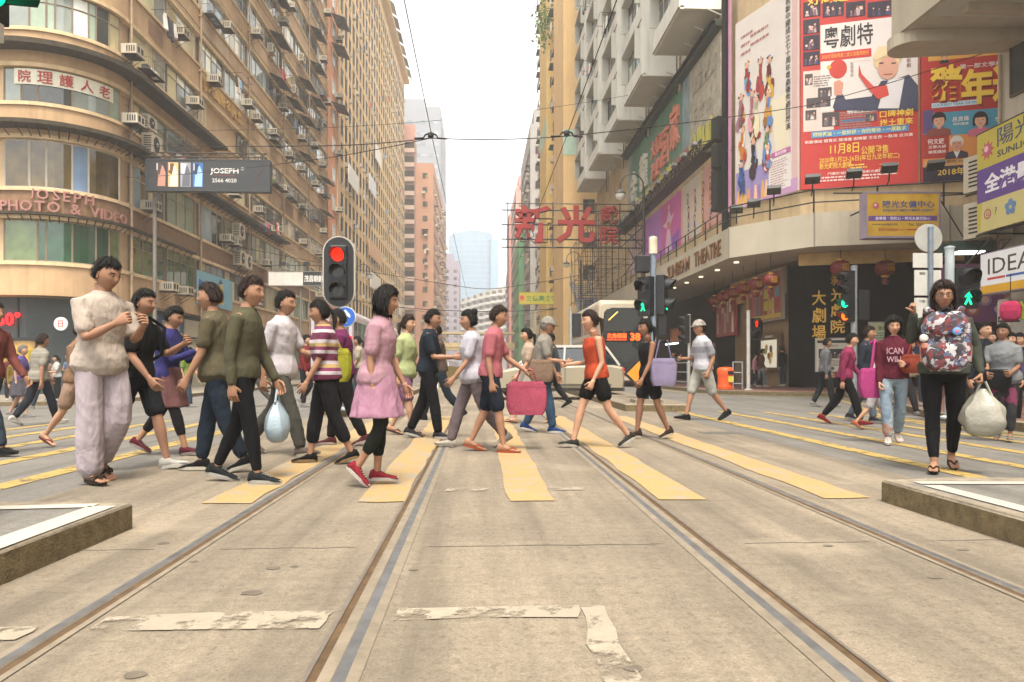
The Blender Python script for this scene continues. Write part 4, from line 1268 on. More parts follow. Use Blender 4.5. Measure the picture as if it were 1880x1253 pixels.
# year-of-the-pig poster
A2, rz2, L2 = panel_between((15.18, 23.82), (18.2, 22.86))
A2 = A2 + nrm * .12
p2 = thing("show_poster", "red poster with huge yellow characters and portraits of performers", "poster", A2, rz2)
U2 = lambda px: (px - 1688) / 176.0 * L2
Z2 = lambda px, py: .9 + (675 - py) * (24.45 - (px - 1688) / 240.0) / 1300.0
flat_obj("panel", lambda b: b.box(0, L2, 0, .1, 7.3, 14.5, flat("#b3302b")), p2)
def fn(b):
    R2 = lambda a, q0, c, q1, col, y: b.box(U2(a), U2(c), y, y + .004, Z2((a + c) / 2, q1), Z2((a + c) / 2, q0), flat(col))
    R2(1700, 90, 1862, 108, "#d9a24a", -.008); R2(1691, 205, 1862, 248, "#4f97b0", -.008); R2(1691, 205, 1708, 248, "#5a4a7a", -.0095)
    R2(1691, 248, 1862, 293, "#d98f4a", -.008); R2(1691, 248, 1735, 293, "#a8382f", -.0095); R2(1691, 293, 1862, 304, "#c89a62", -.008); R2(1691, 304, 1862, 332, "#2c2438", -.008)
    R2(1706, 189, 1786, 198, "#cfe0ea", -.009)
    portrait(b, U2(1718), Z2(1718, 223), .36, "#241c1a", "#d8a384", "#8a4a44"); portrait(b, U2(1787), Z2(1787, 223), .36, "#2a1c1a", "#e0ac90", "#d0708a", bob=True)
    portrait(b, U2(1748), Z2(1748, 266), .34, "#d8cfc4", "#d09478", "#3a3040", shirt="#d8d4d0")
    portrait(b, U2(1727), Z2(1727, 108), .14, "#241c1a", "#d8a384", "#202024")
flat_obj("artwork", fn, p2)
def fn(b):
    yel = flat("#ecc645"); wh = flat("#f0e8e0")
    t = lambda s, px, py, hpx, c, w=None, bo=0.0, y=-.012, dp=.004: b.text(s, U2(px), Z2(px, py), hpx * 24.0 / 1300, c, y, dp, w and w / 176.0 * L2, bo * (.7 if hpx > 30 else .35))
    dk = flat("#7a1f1c")
    for i, (c, px, py) in enumerate((("豬", 1730, 155), ("年", 1782, 162), ("運", 1834, 156))):
        t(c, px + 3, py + 4, 66, dk, 54, .04, -.010); t(c, px, py, 66, yel, 54, .05, -.018, .02)
    t("第一部文學棟篤笑", 1800, 122, 9, wh, 94, .01); t("LUCKIEST YEAR OF PIG", 1746, 193.5, 5, flat("#4a7f9a"), 76, .02)
    t("呂良偉", 1755, 221, 9, wh, 27, .02); t("麥玲玲", 1825, 222, 9, wh, 27, .02); t("特別嘉賓", 1755, 230, 5, wh, 26)
    t("何文匯", 1713, 262, 10, wh, 28, .02); t("文學大師", 1715, 272, 6, wh, 30, .01); t("棟篤講詩", 1715, 281, 6, wh, 30, .01)
    t("新光戲院 Super 3", 1745, 298.5, 7, flat("#6a4426"), 62, .01); t("2018年大戲", 1755, 316, 14, flat("#e8c24a"), 78, .025)
    t("極品好戲", 1724, 98, 7, wh, 44, .02); t("奇門", 1770, 98, 12, flat("#c8604a"), 40, .02)
flat_obj("lettering", fn, p2)

# white opera poster on the turning corner
A3, rz3, L3 = panel_between((10.4, 28.2), (11.5, 25.0)); n3 = Vector((sin(rz3), -cos(rz3), 0)); A3 = A3 + n3 * .12
p3 = thing("opera_poster", "tall white poster crowded with costumed opera singers and a vertical title", "poster", A3, rz3)
WP = flat("#cfc6bd")
flat_obj("panel", lambda b: (b.box(0, L3, 0, .1, 7.27, 14.75, WP), b.box(L3 - .28, L3, -.004, 0, 7.27, 14.75, flat("#c9a9a4"))), p3)
def fn(b):
    r = random.Random(3)
    b.box(0, L3, -.006, -.001, 7.27, 7.75, flat("#b98fb4")); b.box(.05, 1.9, -.008, -.003, 7.7, 8.7, flat("#8f83b0"))
    for i in range(9):
        x = .2 + i * .2; h = r.uniform(.5, .8)
        b.face([(x - .11, -.012 - i * .0005, 7.4), (x + .11, -.012 - i * .0005, 7.4), (x + .05, -.012 - i * .0005, 7.4 + h), (x - .05, -.012 - i * .0005, 7.4 + h)], flat(r.choice(("#c98f6a", "#d8b08f", "#b87f9a", "#8f6fa0", "#d0a05a"))))
    figs = [(.7, 11.7, 1.35, "#5f9ab5"), (1.45, 11.4, 1.55, "#8f3a3a"), (1.95, 11.3, 1.5, "#7a2f2c"), (.35, 10.6, 1.3, "#8f6a72"), (1.0, 10.2, 1.7, "#c98f9a"), (1.25, 9.8, 1.8, "#d8cba8"), (1.9, 10.0, 1.5, "#c08a3f"), (.45, 9.1, 1.5, "#b8742f"), (1.85, 8.7, 1.5, "#5f7a4a"), (1.1, 8.45, 1.5, "#3a2c30"), (.4, 7.9, 1.3, "#3f5a9a"), (1.9, 8.4, 1.0, "#b84a4a")]
    for i, (x, z, h, c) in enumerate(figs):
        y = -.012 - i * .0035
        pal = [c, c, r.choice(("#d8c9a0", "#8f2f2c", "#e0d8cc", "#2f4a6a", "#3a3034")), r.choice(("#c8a040", "#5f7fb0", "#a83a34", "#4a6a4a")), tuple(v * .5 for v in lin(c))]
        for j in range(16):                                  # folds and panels of the robe
            q = r.random(); ww = .30 * (1 - .45 * q) * r.uniform(.5, 1.1); cx = x + r.uniform(-.16, .16) * (1.2 - q); cz = z + h * .72 * q; hh = h * r.uniform(.10, .24); sk_ = r.uniform(-.15, .15)
            cc = pal[r.randrange(5)]; mm = flat(cc) if isinstance(cc, str) else M("robe shade %d%d" % (i, j), cc, rough=.6, var=.1)
            n_ = 7; b.face([(cx + ww * .5 * cos(t_) * (1 + .25 * sin(3 * t_ + j)) + sk_ * sin(t_) * .4, y - j * .0002, cz + hh * sin(t_)) for t_ in np.linspace(0, 2 * pi, n_ + 1)[:-1]], mm)
        b.disc((x + .02, z + h * .82), .115, y - .0036, flat("#d0a288"), n=12)
        for k in range(6):
            t_ = pi * k / 5; b.disc((x + .02 + .13 * cos(t_), z + h * .84 + .12 * sin(t_)), r.uniform(.03, .06), y - .0038 - k * .00003, flat(r.choice(("#2f2a2c", "#5f7fb0", "#c8a040", "#a83a34", "#d8d0c8"))), n=7)
    b.prism_y([(2.0, 10.9), (2.9, 11.0), (3.0, 9.0), (2.3, 8.9)], -.006, -.004, flat("#d6cbb0"))
    b.box(2.05, 3.05, -.012, -.008, 8.75, 8.95, flat("#b0608f")); b.box(1.95, 3.05, -.010, -.006, 7.5, 8.72, flat("#d6d0ca"))
flat_obj("artwork", fn, p3)
def fn(b):
    dk = flat("#4a4048")
    b.text("慶祝新中國成立七十周年粵劇優秀劇目展演", 2.92, 14.55, .24, dk, -.014, .004, bold=.01, vertical=True)
    for i in range(5): lines(b, .35 + (i % 2) * .55, .8 + (i % 2) * .9 + .3, 13.3 + i * .17, 13.42 + i * .17, 1, "#a06a60", -.012, i, .8)
    lines(b, 2.02, 2.95, 7.55, 8.65, 12, "#a87a78", -.014, 11, .35); b.text("新光戲院", 2.55, 8.85, .14, flat("#e8d8e0"), -.014, .004, bold=.01)
flat_obj("lettering", fn, p3)

# pink poster strip along the street front
for k, (y1, y0, cols, lab) in enumerate(((36.2, 29.0, ("#c99a8e", "#c2b6a6"), "peach and white poster with rows of singer heads at the corner end of the strip"),
        (44.2, 36.3, ("#c0609c", "#ac74bc"), "magenta and purple poster with a dancing figure in the middle of the strip"), (48.8, 44.3, ("#c8b0b4", "#c4aeb8"), "pale poster at the far end of the strip over the canopy"))):
    t = thing("strip_poster", lab, "poster", (10.36, y1, 0), R(-90), "poster strip above the theatre canopy"); w = y1 - y0
    def fn(b):
        b.box(0, w, 0, .06, 7.25, 10.1, flat(cols[0])); b.box(w * .05, w * .5, -.006, 0, 7.25, 10.1, flat(cols[1]))
    flat_obj("panel", fn, t)
    def fn(b):
        r = random.Random(k)
        if k == 0:
            for i in range(16):
                x = w * (.18 + .16 * (i % 4)) + r.uniform(-.1, .1); z = 7.6 + .6 * (i // 4) + r.uniform(-.05, .05)
                b.disc((x, z), .17, -.012 - i * .0004, flat(r.choice(("#3a2f38", "#5a3a44", "#7a4a4a", "#4a4a6a"))), n=10); b.disc((x, z - .04), .11, -.02, flat("#d8ac98"), n=8); b.face([(x - .16, -.011, z - .4), (x + .16, -.011, z - .4), (x + .08, -.011, z - .12), (x - .08, -.011, z - .12)], flat(r.choice(("#8a4a5a", "#6a5a8a", "#a0604a"))))
            lines(b, w * .78, w * .96, 7.6, 9.6, 16, "#7a6a70", -.012, 3, .5)
            b.box(w * .48, w * .5, -.012, -.008, 7.3, 10, flat("#c0a050"))
        elif k == 1:
            b.prism_y([(w * .62, 7.3), (w * .80, 7.3), (w * .74, 8.6), (w * .86, 9.2), (w * .78, 9.1), (w * .72, 9.6), (w * .66, 9.0), (w * .56, 8.9), (w * .67, 8.6)], -.012, -.008, flat("#d2b0c8")); b.disc((w * .72, 9.7), .16, -.014, flat("#d8b0a0"), n=10)
            b.prism_y([(w * .68, 8.5), (w * .74, 8.5), (w * .75, 8.9), (w * .67, 8.9)], -.018, -.014, flat("#c87a5a"))
            for i in range(12): b.disc((w * (.1 + .08 * (i % 4)), 7.7 + .5 * (i // 4)), .10, -.012, flat(r.choice(("#5a3a5a", "#d8b0a0", "#7a3a5a"))), n=8)
            b.prism_y([(w * .5, 7.25), (w * .95, 7.25), (w * .98, 8.2), (w * .7, 7.8)], -.009, -.007, flat("#8a5aa8"))
        else:
            for i in range(5): b.face([(w * (.2 + .15 * i) - .12, -.01, 8.2), (w * (.2 + .15 * i) + .12, -.01, 8.2), (w * (.2 + .15 * i) + .05, -.01, 9.2), (w * (.2 + .15 * i) - .05, -.01, 9.2)], flat(r.choice(("#8a5a5a", "#5a4a5a", "#a07a6a")))); b.disc((w * (.2 + .15 * i), 9.3), .12, -.012, flat("#c9a090"), n=8)
    flat_obj("artwork", fn, t)
# speakers on the black post at the corner
t = thing("speaker_post", "black steel post with loudspeakers and small lamps beside the white poster", "post", (10.0, 28.5, 6.2), R(-70))
flat_obj("post", lambda b: (b.box(-.12, .12, -.1, .1, 0, 10, BLACK), b.tube([(-.3, 0, 3.3), (.3, 0, 3.5)], .04, BLACK, 5), b.box(.22, .3, -.05, .05, 1, 9.8, M("pink pole", "#a8788f", var=.1))), t)
for z, h in ((4.05, .95), (2.9, 1.0), (1.15, 1.7)): flat_obj("loudspeaker", lambda b: (b.box(-.6, -.14, -.25, .2, z, z + h, BLACK), b.box(-.56, -.18, -.28, -.25, z + .06, z + h - .06, M("speaker grille", "#22211f", rough=.9))), t)

# ------------------------------------------------------------------ 新光 sign over the street
ns = thing("street_sign", "giant red characters on a black steel frame hung out over the street", "neon sign", (1.6, 43.8, 0))
RNEON = M("red sign face", "#8a1f1a", rough=.55, var=.12); RBACK = M("shaded letter sides", "#3a1c1a", rough=.7)  # dark back letters: the shadow sides are put into the colour
def fn(b):
    for c, x, z, h, w, bo in (("新", 1.62, 9.75, 2.32, 2.3, .022), ("光", 4.28, 9.75, 2.32, 2.4, .026), ("戲", 6.35, 10.35, 1.12, 1.12, .008), ("院", 6.35, 9.1, 1.12, 1.12, .01)):
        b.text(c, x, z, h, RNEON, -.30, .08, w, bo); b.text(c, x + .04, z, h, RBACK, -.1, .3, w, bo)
flat_obj("lettering", fn, ns)
def fn(b):
    for z in (8.35, 8.85, 9.75, 10.65): b.tube([(-.3, .05, z), (8.7, .05, z)], .045, BLACK, 5)
    b.tube([(-.1, .4, 11.15), (8.7, .4, 11.15)], .03, BLACK, 5)
    for x in (.1, 2.9, 5.6, 7.1, 8.1): b.tube([(x, .05, 8.3), (x, .05, 11.15)], .035, BLACK, 5)
    for x0, x1, z0, z1 in ((7.1, 8.6, 8.35, 9.75), (8.6, 7.1, 8.35, 9.75), (7.1, 8.2, 9.75, 11.1), (8.6, 7.6, 6.6, 8.35), (7.3, 8.6, 6.6, 8.35)): b.tube([(x0, .05, z0), (x1, .05, z1)], .035, BLACK, 5)
flat_obj("frame", fn, ns)
lf = thing("steel_lattice", "tall rusty steel lattice carrying wires beside the theatre front", "lattice", (8.6, 46, 6.0))
def fn(b):
    for i in range(7):
        y = i * 2.3
        for x in (-.9, 0, .9): b.tube([(x, y, 0), (x, y, 5.0)], .025, IRON, 4)
        for z in (.3, 2.0, 3.6, 5.0): b.tube([(-.9, y, z), (1.6, y, z)], .02, IRON, 4)
    for z in (.3, 2.0, 3.6, 5.0):
        for x in (-.9, .9): b.tube([(x, 0, z), (x, 15, z)], .022, IRON, 4)
    for i in range(4): b.tube([(-.9, i * 3.6, .3), (-.9, i * 3.6 + 3.6, 5.0)], .022, IRON, 4)
flat_obj("frame", fn, lf)
fs = thing("fire_stair", "blue grey metal stair and railings on the canopy beyond the street lamp", "stair", (8.3, 58, 5.4))
SG = M("blue grey steel", "#6f7c88", rough=.6, var=.15)
def fn(b):
    for i in range(14): b.box(-.2, 1.4, i * .42, i * .42 + .4, i * .22, i * .22 + .06, SG)
    for x in (-.2, 1.4):
        b.tube([(x, 0, .9), (x, 5.9, 4.0)], .04, SG, 5); b.tube([(x, 0, .1), (x, 5.9, 3.2)], .06, SG, 5)
        for i in range(6): b.tube([(x, i * 1.1, .1 + i * .58), (x, i * 1.1, .95 + i * .58)], .03, SG, 4)
    b.box(-.5, 2, -3, 0, -.2, 0, SG)
flat_obj("stair_flight", fn, fs)

# ------------------------------------------------------------------ hanging signs
def box_sign(name, label, x0, x1, y, z0, z1, face, frame, art, cat="sign", depth=.3, rz=0.0, frame_w=.05):
    t = thing(name, label, cat, ((x0 + x1) / 2, y, (z0 + z1) / 2), rz)
    w, h = x1 - x0, z1 - z0
    def fn(b):
        b.box(-w / 2, w / 2, 0, depth, -h / 2, h / 2, frame)
        for a in ((-w / 2, w / 2, -h / 2, -h / 2 + frame_w), (-w / 2, w / 2, h / 2 - frame_w, h / 2)): b.box(a[0], a[1], -.03, 0, a[2], a[3], frame)
        for a in ((-w / 2, -w / 2 + frame_w), (w / 2 - frame_w, w / 2)): b.box(a[0], a[1], -.03, 0, -h / 2 + frame_w, h / 2 - frame_w, frame)
    flat_obj("frame", fn, t)
    flat_obj("face", lambda b: b.box(-w / 2 + frame_w, w / 2 - frame_w, -.012, -.002, -h / 2 + frame_w, h / 2 - frame_w, face), t)
    flat_obj("lettering", art, t)
    return t
def art(b):
    w = 5.36
    b.text("JOSEPH", .72, .17, .30, flat("#d0ccc6"), -.014, .006, 1.22, .015); b.text("2566 4020", .72, -.22, .17, flat("#c9c6c0"), -.014, .006, 1.05, .01)
    b.disc((1.5, .3), .07, -.015, flat("#c9c6c0"), n=14); b.disc((1.5, .3), .055, -.017, flat("#2c2e31"), n=14); b.text("P", 1.5, .3, .07, flat("#c9c6c0"), -.018, .003)
    b.box(.25, 1.2, -.016, -.013, -.02, .0, flat("#7a2f2f"))
    b.tube([(2.0, -.015, -.5), (2.2, -.015, .0), (2.45, -.015, .35)], .012, flat("#6a2626"), 4)
t = box_sign("shop_signboard", "long black hanging signboard reading JOSEPH with four photo strips", -14.62, -9.26, 31.6, 8.62, 10.02, M("charcoal sign face", "#2c2e31", rough=.5, var=.1), M("charcoal sign frame", "#33373b", rough=.5), art, depth=.35)
def fn(b):
    for i, (x, c0, c1, c2) in enumerate(((-2.0, "#2f2a2a", "#b08070", "#4a3a3a"), (-1.48, "#d0a86a", "#e6d2b4", "#6a4424"), (-.95, "#8f8f96", "#5a5c66", "#b9b9bf"), (-.42, "#2f5f9a", "#8fb0d8", "#1c2f55"))):
        b.box(x - .22, x + .22, -.018, -.013, -.52, .54, flat(c0))
        b.prism_y([(x - .15, -.5), (x + .18, -.5), (x + .2, .1), (x + .08, .42), (x - .1, .2)], -.022, -.019, flat(c1)); b.prism_y([(x - .2, .1), (x - .05, .0), (x + .05, .5), (x - .2, .5)], -.026, -.023, flat(c2))
        b.box(x - .18, x - .14, -.03, -.027, .2, .5, flat("#d0ccc6"))
flat_obj("photo_strip", fn, t)
def fn(b):
    b.tube([(-4.5, .17, .85), (2.5, .17, .85)], .03, IRON, 5); b.tube([(-4.5, .17, 1.02), (2.5, .17, 1.02)], .03, IRON, 5)
    for i in range(18): b.tube([(-4.5 + i * .39, .17, .85 if i % 2 else 1.02), (-4.5 + (i + 1) * .39, .17, 1.02 if i % 2 else .85)], .018, IRON, 4)
    b.tube([(-1.3, .17, 1.02), (-1.3, .17, 1.75)], .02, IRON, 4); b.tube([(-1.0, .17, 1.02), (-1.0, .17, 1.75)], .02, IRON, 4)
    b.tube([(-4.0, .17, 3.4), (-1, .17, 1.0)], .012, IRON, 4)
flat_obj("truss", fn, t)
flat_obj("post", lambda b: b.tube([(-2.5, .5, -.7), (-2.5, .5, -9.5)], .085, M("grey sign post", "#6f6a64", rough=.6, var=.2), 10), t)
def art(b):
    b.text("茂昌眼鏡", 1.15, .0, .42, flat("#e0ddd6"), -.016, .006, 1.15, .015)
t = box_sign("optician_signboard", "white hanging signboard with a dark end panel of white characters", -13.3, -9.95, 45.0, 6.0, 6.95, M("white sign face", "#cfcac2", rough=.6, var=.08, spots=.2, streak=.2), M("grey sign frame", "#77736c"), art, depth=.25)
flat_obj("dark_panel", lambda b: b.box(.5, 1.64, -.0155, -.0125, -.43, .43, flat("#2a2d2c")), t)
def fn(b):
    b.tube([(-2.4, .1, .85), (1.7, .1, .85)], .03, IRON, 5)
    for x in (-1.5, 0, 1.5): b.tube([(x, .1, .45), (x, .1, .85)], .02, IRON, 4)
    for x in (-.8, .7): b.box(x - .18, x + .18, .0, .25, .85, 1.05, BLACK)
    b.tube([(.3, .2, -.5), (.3, .2, -6.3)], .08, M("grey sign post", "#6f6a64"), 8)
flat_obj("hanger", fn, t)
def art(b):
    b.text("三德素食館", .25, -.02, .62, flat("#3f7a4a"), -.016, .006, 3.3, .02); b.disc((-1.85, 0), .38, -.014, flat("#c98a4a"), n=16); b.disc((-1.85, .05), .22, -.016, flat("#b8503f"), n=12)
t = box_sign("restaurant_sign", "yellow hanging sign with green characters far up the street", 4.1, 8.4, 75, 7.6, 8.9, M("yellow sign face", "#b9b03c", rough=.5, var=.1), M("yellow sign frame", "#a8963c"), art, depth=.3)
flat_obj("hanger", lambda b: (b.tube([(2.1, .1, .3), (3.2, .1, .3)], .05, IRON, 4), b.tube([(2.1, .1, -.4), (3.2, .1, -.4)], .05, IRON, 4)), t)

# employment agency light box on the theatre canopy
x_, y_ = at(1657, 22.0)
def art(b):
    pu = flat("#6a4a8a"); bl = flat("#2f4a8a")
    b.box(-1.06, 1.06, -.016, -.012, -.19, -.03, pu); b.text("陽光女傭中心", .18, .33, .22, bl, -.016, .006, 1.6, .01); b.text("SUNLIGHT EMPLOYMENT AGENCY", .18, .14, .075, bl, -.016, .006, 1.6, .01)
    b.text("最專業・您放心・陽光女傭至貼心", 0, -.11, .1, flat("#e0d8e8"), -.02, .005, 1.7, .01); b.text("www.sunlight.hk", -.55, -.30, .09, flat("#3a2f4a"), -.016, .005, .8); b.text("Tel: 2563 1800", .55, -.30, .09, flat("#3a2f4a"), -.016, .005, .75)
    b.text("歡迎光臨查詢入口", -.35, -.46, .09, flat("#b0502f"), -.016, .005, .8); b.box(.12, .7, -.016, -.012, -.48, -.44, flat("#b83a2f"))
    sun_logo(b, -.83, .28, .14)
def sun_logo(b, x, z, r_, y=-.016):
    for i in range(9):
        a = 2 * pi * i / 9
        b.face([(x + r_ * .55 * cos(a - .25), y, z + r_ * .55 * sin(a - .25)), (x + r_ * .55 * cos(a + .25), y, z + r_ * .55 * sin(a + .25)), (x + r_ * cos(a), y, z + r_ * sin(a))], flat("#b84a4a"))
    b.disc((x, z), r_ * .6, y - .003, flat("#b05a6a"), n=16); b.disc((x - r_ * .15, z + r_ * .15), r_ * .3, y - .005, flat("#d8b0b8"), n=12)
t = box_sign("agency_sign", "yellow light box with purple stripe and sun logo fixed to the theatre canopy", x_ - 1.17, x_ + 1.17, y_, 4.92, 6.36, M("yellow light box face", "#c79f3a", rough=.35, var=.25, scale=1.2), M("mauve grey frame", "#8f8290", rough=.4), art, depth=.35, rz=R(-3), frame_w=.06)
def fn(b):
    b.tube([(1.1, .1, .7), (2.1, .3, -.7)], .025, BLACK, 4)
    for x in (-.9, .9): b.tube([(x, .3, .3), (x, 1.5, .3)], .03, BLACK, 4)
    b.tube([(-2.0, .3, .75), (2.3, .3, .75)], .025, BLACK, 5)
flat_obj("bracket", fn, t)
# sloping purple and yellow agency banner and IDEA light box on the near building (faces the tramway)
t = thing("agency_banner", "yellow and purple cloth banner with a sun logo on the grey building", "banner", (13.55, 18.75, 4.5), R(-92))
W_ = 6.0
def fn(b):
    b.box(0, W_, 0, .04, 1.75, 2.72, flat("#b3a548")); b.box(0, W_, -.001, .04, .85, 1.75, flat("#5f4585")); b.box(.02, W_, 0, .04, .05, .85, flat("#c0b478"))
    b.face([(0, -.002, .85), (0, -.002, .2), (.12, -.002, .05), (.2, -.002, .85)], flat("#b3a548"))
flat_obj("cloth", fn, t)
def fn(b):
    sun_logo(b, .42, 2.2, .28, -.006); b.text("陽光女傭", 2.1, 2.42, .5, flat("#2f4a6a"), -.006, .005, 2.6, .0); b.text("SUNLIGHT", 1.6, 1.98, .17, flat("#3a4a5a"), -.006, .005, 1.6, .01)
    b.text("全港最專業女傭中心", 2.9, 1.3, .52, flat("#e0dce0"), -.006, .005, 5.2, .03)
    b.disc((.42, .5), .14, -.006, flat("#a85a5a"), n=16); b.disc((.42, .5), .1, -.008, flat("#c0b478"), n=16); b.text("G", .42, .5, .13, flat("#a85a5a"), -.01, .003, bold=.02); b.text("?", .75, .52, .2, flat("#4a4a48"), -.006, .003)
    for i in range(5):
        a = R(90 + 72 * i); b.disc((1.28 + .13 * cos(a), .5 + .13 * sin(a)), .085, -.006 - i * .001, flat("#5f7fa8"), n=12)
flat_obj("lettering", fn, t)
flat_obj("bracket", lambda b: (b.tube([(-.1, .05, 2.75), (W_, .05, 2.75)], .03, BLACK, 5), b.tube([(-.1, .05, 0), (W_, .05, 0)], .03, BLACK, 5), [b.tube([(x, .05, z), (x, 1.3, z)], .025, BLACK, 4) for x in (.3, 2.5) for z in (0, 2.75)]), t)
t = thing("idea_sign", "white light box reading IDEA with red and blue bars and a yellow base stripe", "sign", (13.75, 18.9, 2.88), R(-92))
def fn(b):
    b.box(0, 4.0, 0, .32, 0, 1.13, M("mauve grey frame", "#8f8290")); b.box(.03, 3.97, -.01, 0, .24, 1.10, M("white light box", "#c0bebc", emit=.1, var=.04)); b.box(.03, 3.97, -.01, 0, .03, .24, M("amber light box", "#b88a20", emit=.08, var=.04))
flat_obj("light_box", fn, t)
flat_obj("lettering", lambda b: (b.text("IDEA", 1.12, .74, .42, flat("#4a433c"), -.012, .006, 1.6, .0), b.box(.3, .98, -.016, -.011, .38, .44, flat("#c0443c")), b.box(1.02, 1.8, -.016, -.011, .38, .44, flat("#3a62a8")), b.box(1.84, 2.6, -.016, -.011, .38, .44, flat("#c8a23a"))), t)
flat_obj("bracket", lambda b: [b.tube([(x, .2, 1.1), (x, .2, 1.6)], .025, BLACK, 4) for x in (.4, 2.4)], t)
for i, (z, lab) in enumerate(((5.05, "lower finned outdoor unit beside the purple banner"), (6.35, "upper finned outdoor unit beside the purple banner"))):
    x2, y2 = at(1784, 20.0)
    a = link("air_conditioner", AC_ME[1], None, (x2 + .2, y2, z - .55), R(12)); a.scale = (1.0, 1.9, 1.6)
    tag(a, lab, "air conditioner", "outdoor units beside the purple banner")

# ------------------------------------------------------------------ under the canopy: calligraphy, notices, hoardings, lanterns
rzw = atan2(26.1 - 27.3, 16.5 - 12.72)
def on_black(px, z):
    d = 27.3
    for _ in range(6):
        x, y = at(px, d); tt = (x - 12.72) / 3.78; yy = 27.3 - 1.2 * tt; d *= yy / y
    return Vector((x, yy, z)) + Vector((sin(rzw), -cos(rzw), 0)) * .03
p = on_black(1538, 0)
t = thing("theatre_calligraphy", "gold brush characters running down the black marble wall", "sign", p, rzw)
def fn(b):
    for i, c in enumerate("新光戲院"): b.text(c, 0, 4.35 - i * .62, .52, gold, 0, .04, .5, .01)
    for i, c in enumerate("大劇場"): b.text(c, -.68, 3.62 - i * .68, .58, gold, 0, .04, .5, .01)
flat_obj("lettering", fn, t)
def notice(label, px, z0, z1, w, paper, art, name="notice_board"):
    p = on_black(px, 0)
    t = thing(name, label, "notice board", p, rzw)
    fr = M("silver notice frame", "#a8a296", rough=.4, metal=.4)
    flat_obj("frame", lambda b: (b.box(-w / 2, w / 2, 0, .05, z0, z1, fr), b.box(-w / 2 + .05, w / 2 - .05, -.008, 0, z0 + .05, z1 - .05, flat(paper))), t)
    flat_obj("print", art, t); return t
notice("framed notice with a group photo and text on the black marble wall", 1528, .72, 2.05, 1.25, "#c9bfac", lambda b: (photo(b, -.5, .5, 1.25, 1.62, 5, -.014, ("#2c2a2a", "#5a4a44", "#8a7a70", "#c0a898", "#4a4a50")), lines(b, -.5, .5, .95, 1.2, 5, "#6a645a", -.014, 1), b.box(-.55, .55, -.013, -.009, 1.85, 1.96, flat("#2a2c2a")), b.text("演出節目表", 0, 1.74, .08, flat("#5a544a"), -.013, .003), [b.disc((x, .86), .07, -.014, flat("#4a4440"), n=10) for x in (-.3, 0, .3)]))
notice("pale green framed notice on the black marble wall", 1620, 1.5, 2.65, 1.0, "#c0c298", lambda b: (b.text("票房", 0, 2.4, .16, flat("#4a5a3a"), -.014, .004, bold=.01), lines(b, -.4, .4, 1.9, 2.25, 4, "#6a8a7a", -.014, 2), b.text("售票時間", .1, 1.75, .1, flat("#5a5a3a"), -.014, .004)))
# hoardings on the street side wall under the canopy
def hoard(label, y0, y1, z0, z1, bg_, fn, rail="#8a8478"):
    t = thing("show_hoarding", label, "hoarding", (12.1, y1, 0), R(-90))
    w = y1 - y0
    flat_obj("panel", lambda b: (b.box(0, w, 0, .12, z0, z1, flat(rail)), b.box(.06, w - .06, -.006, 0, z0 + .06, z1 - .06, flat(bg_))), t)
    flat_obj("artwork", lambda b: fn(b, w), t); return t
def f1(b, w):
    r = random.Random(6)
    for i in range(9):
        x = w * (.08 + .1 * i); b.face([(x - .14, -.012 - i * .0006, 3.0), (x + .14, -.012 - i * .0006, 3.0), (x + .1, -.012 - i * .0006, 4.0), (x - .1, -.012 - i * .0006, 4.0)], flat(r.choice(("#8a4a3a", "#b08a5a", "#5a6a7a", "#a05a6a", "#c0a070")))); b.disc((x, 4.1), .1, -.02, flat("#c9a088"), n=8)
    for i in range(3):
        for j in range(3): b.box(w * (.55 + .14 * i), w * (.66 + .14 * i), -.022, -.018, 3.3 + .5 * j, 3.7 + .5 * j, flat(r.choice(("#6a8a9a", "#b06a4a", "#b0a04a", "#9a4a4a"))))
    b.text("大年初", w * .25, 4.55, .42, flat("#c8a23a"), -.022, .004, bold=.03); b.box(.1, w - .1, -.02, -.016, 2.95, 3.12, flat("#b59a4a"))
hoard("wide brown hoarding of performers with yellow characters under the canopy", 27.9, 31.9, 2.85, 4.9, "#a0604a", f1)
def f2(b, w):
    r = random.Random(8)
    for i in range(7):
        x = w * (.12 + .13 * i); z = 3.0 + (i % 3) * .5; b.face([(x - .16, -.012 - i * .0006, z - .4), (x + .16, -.012 - i * .0006, z - .4), (x + .1, -.012 - i * .0006, z + .4), (x - .1, -.012 - i * .0006, z + .4)], flat(r.choice(("#d8cbb8", "#b08a7a", "#8a3a34", "#c9a9a0")))); b.disc((x, z + .5), .12, -.02, flat("#c9a088"), n=8)
    b.text("粵劇", w * .4, 4.2, .4, flat("#d8c9a0"), -.022, .004, bold=.03)
hoard("narrow red framed hoarding of performers left of the wide brown one", 33.2, 35.9, 2.45, 4.6, "#8f5650", f2, "#a8403a")
t = thing("ticket_window", "lit poster box with yellow flower picture on the tan ticket booth", "poster box", (12.15, 30.3, 0), R(-90))
flat_obj("frame", lambda b: (b.box(0, 1.9, 0, .15, .75, 2.35, M("bronze box frame", "#5f4a34", rough=.5)), b.box(.15, 1.75, -.01, 0, .9, 2.05, M("lit poster paper", "#b8b2a0", emit=.2, var=.05))), t)
flat_obj("artwork", lambda b: ([b.disc((.95 + .3 * cos(i * 2.4), 1.45 + .28 * sin(i * 1.7)), .16, -.014 - i * .001, flat(c), n=9) for i, c in enumerate(("#c8a23a", "#b08a4a", "#8a5a3a", "#c8b06a", "#9a9a5a", "#5a4a3a"))], b.text("LANGHAM 33", .95, 2.2, .1, flat("#d8d2c0"), -.012, .004)), t)
t = thing("wall_poster", "small framed landscape print on the dark wall near the queue", "poster", (12.12, 37.6, 0), R(-90))
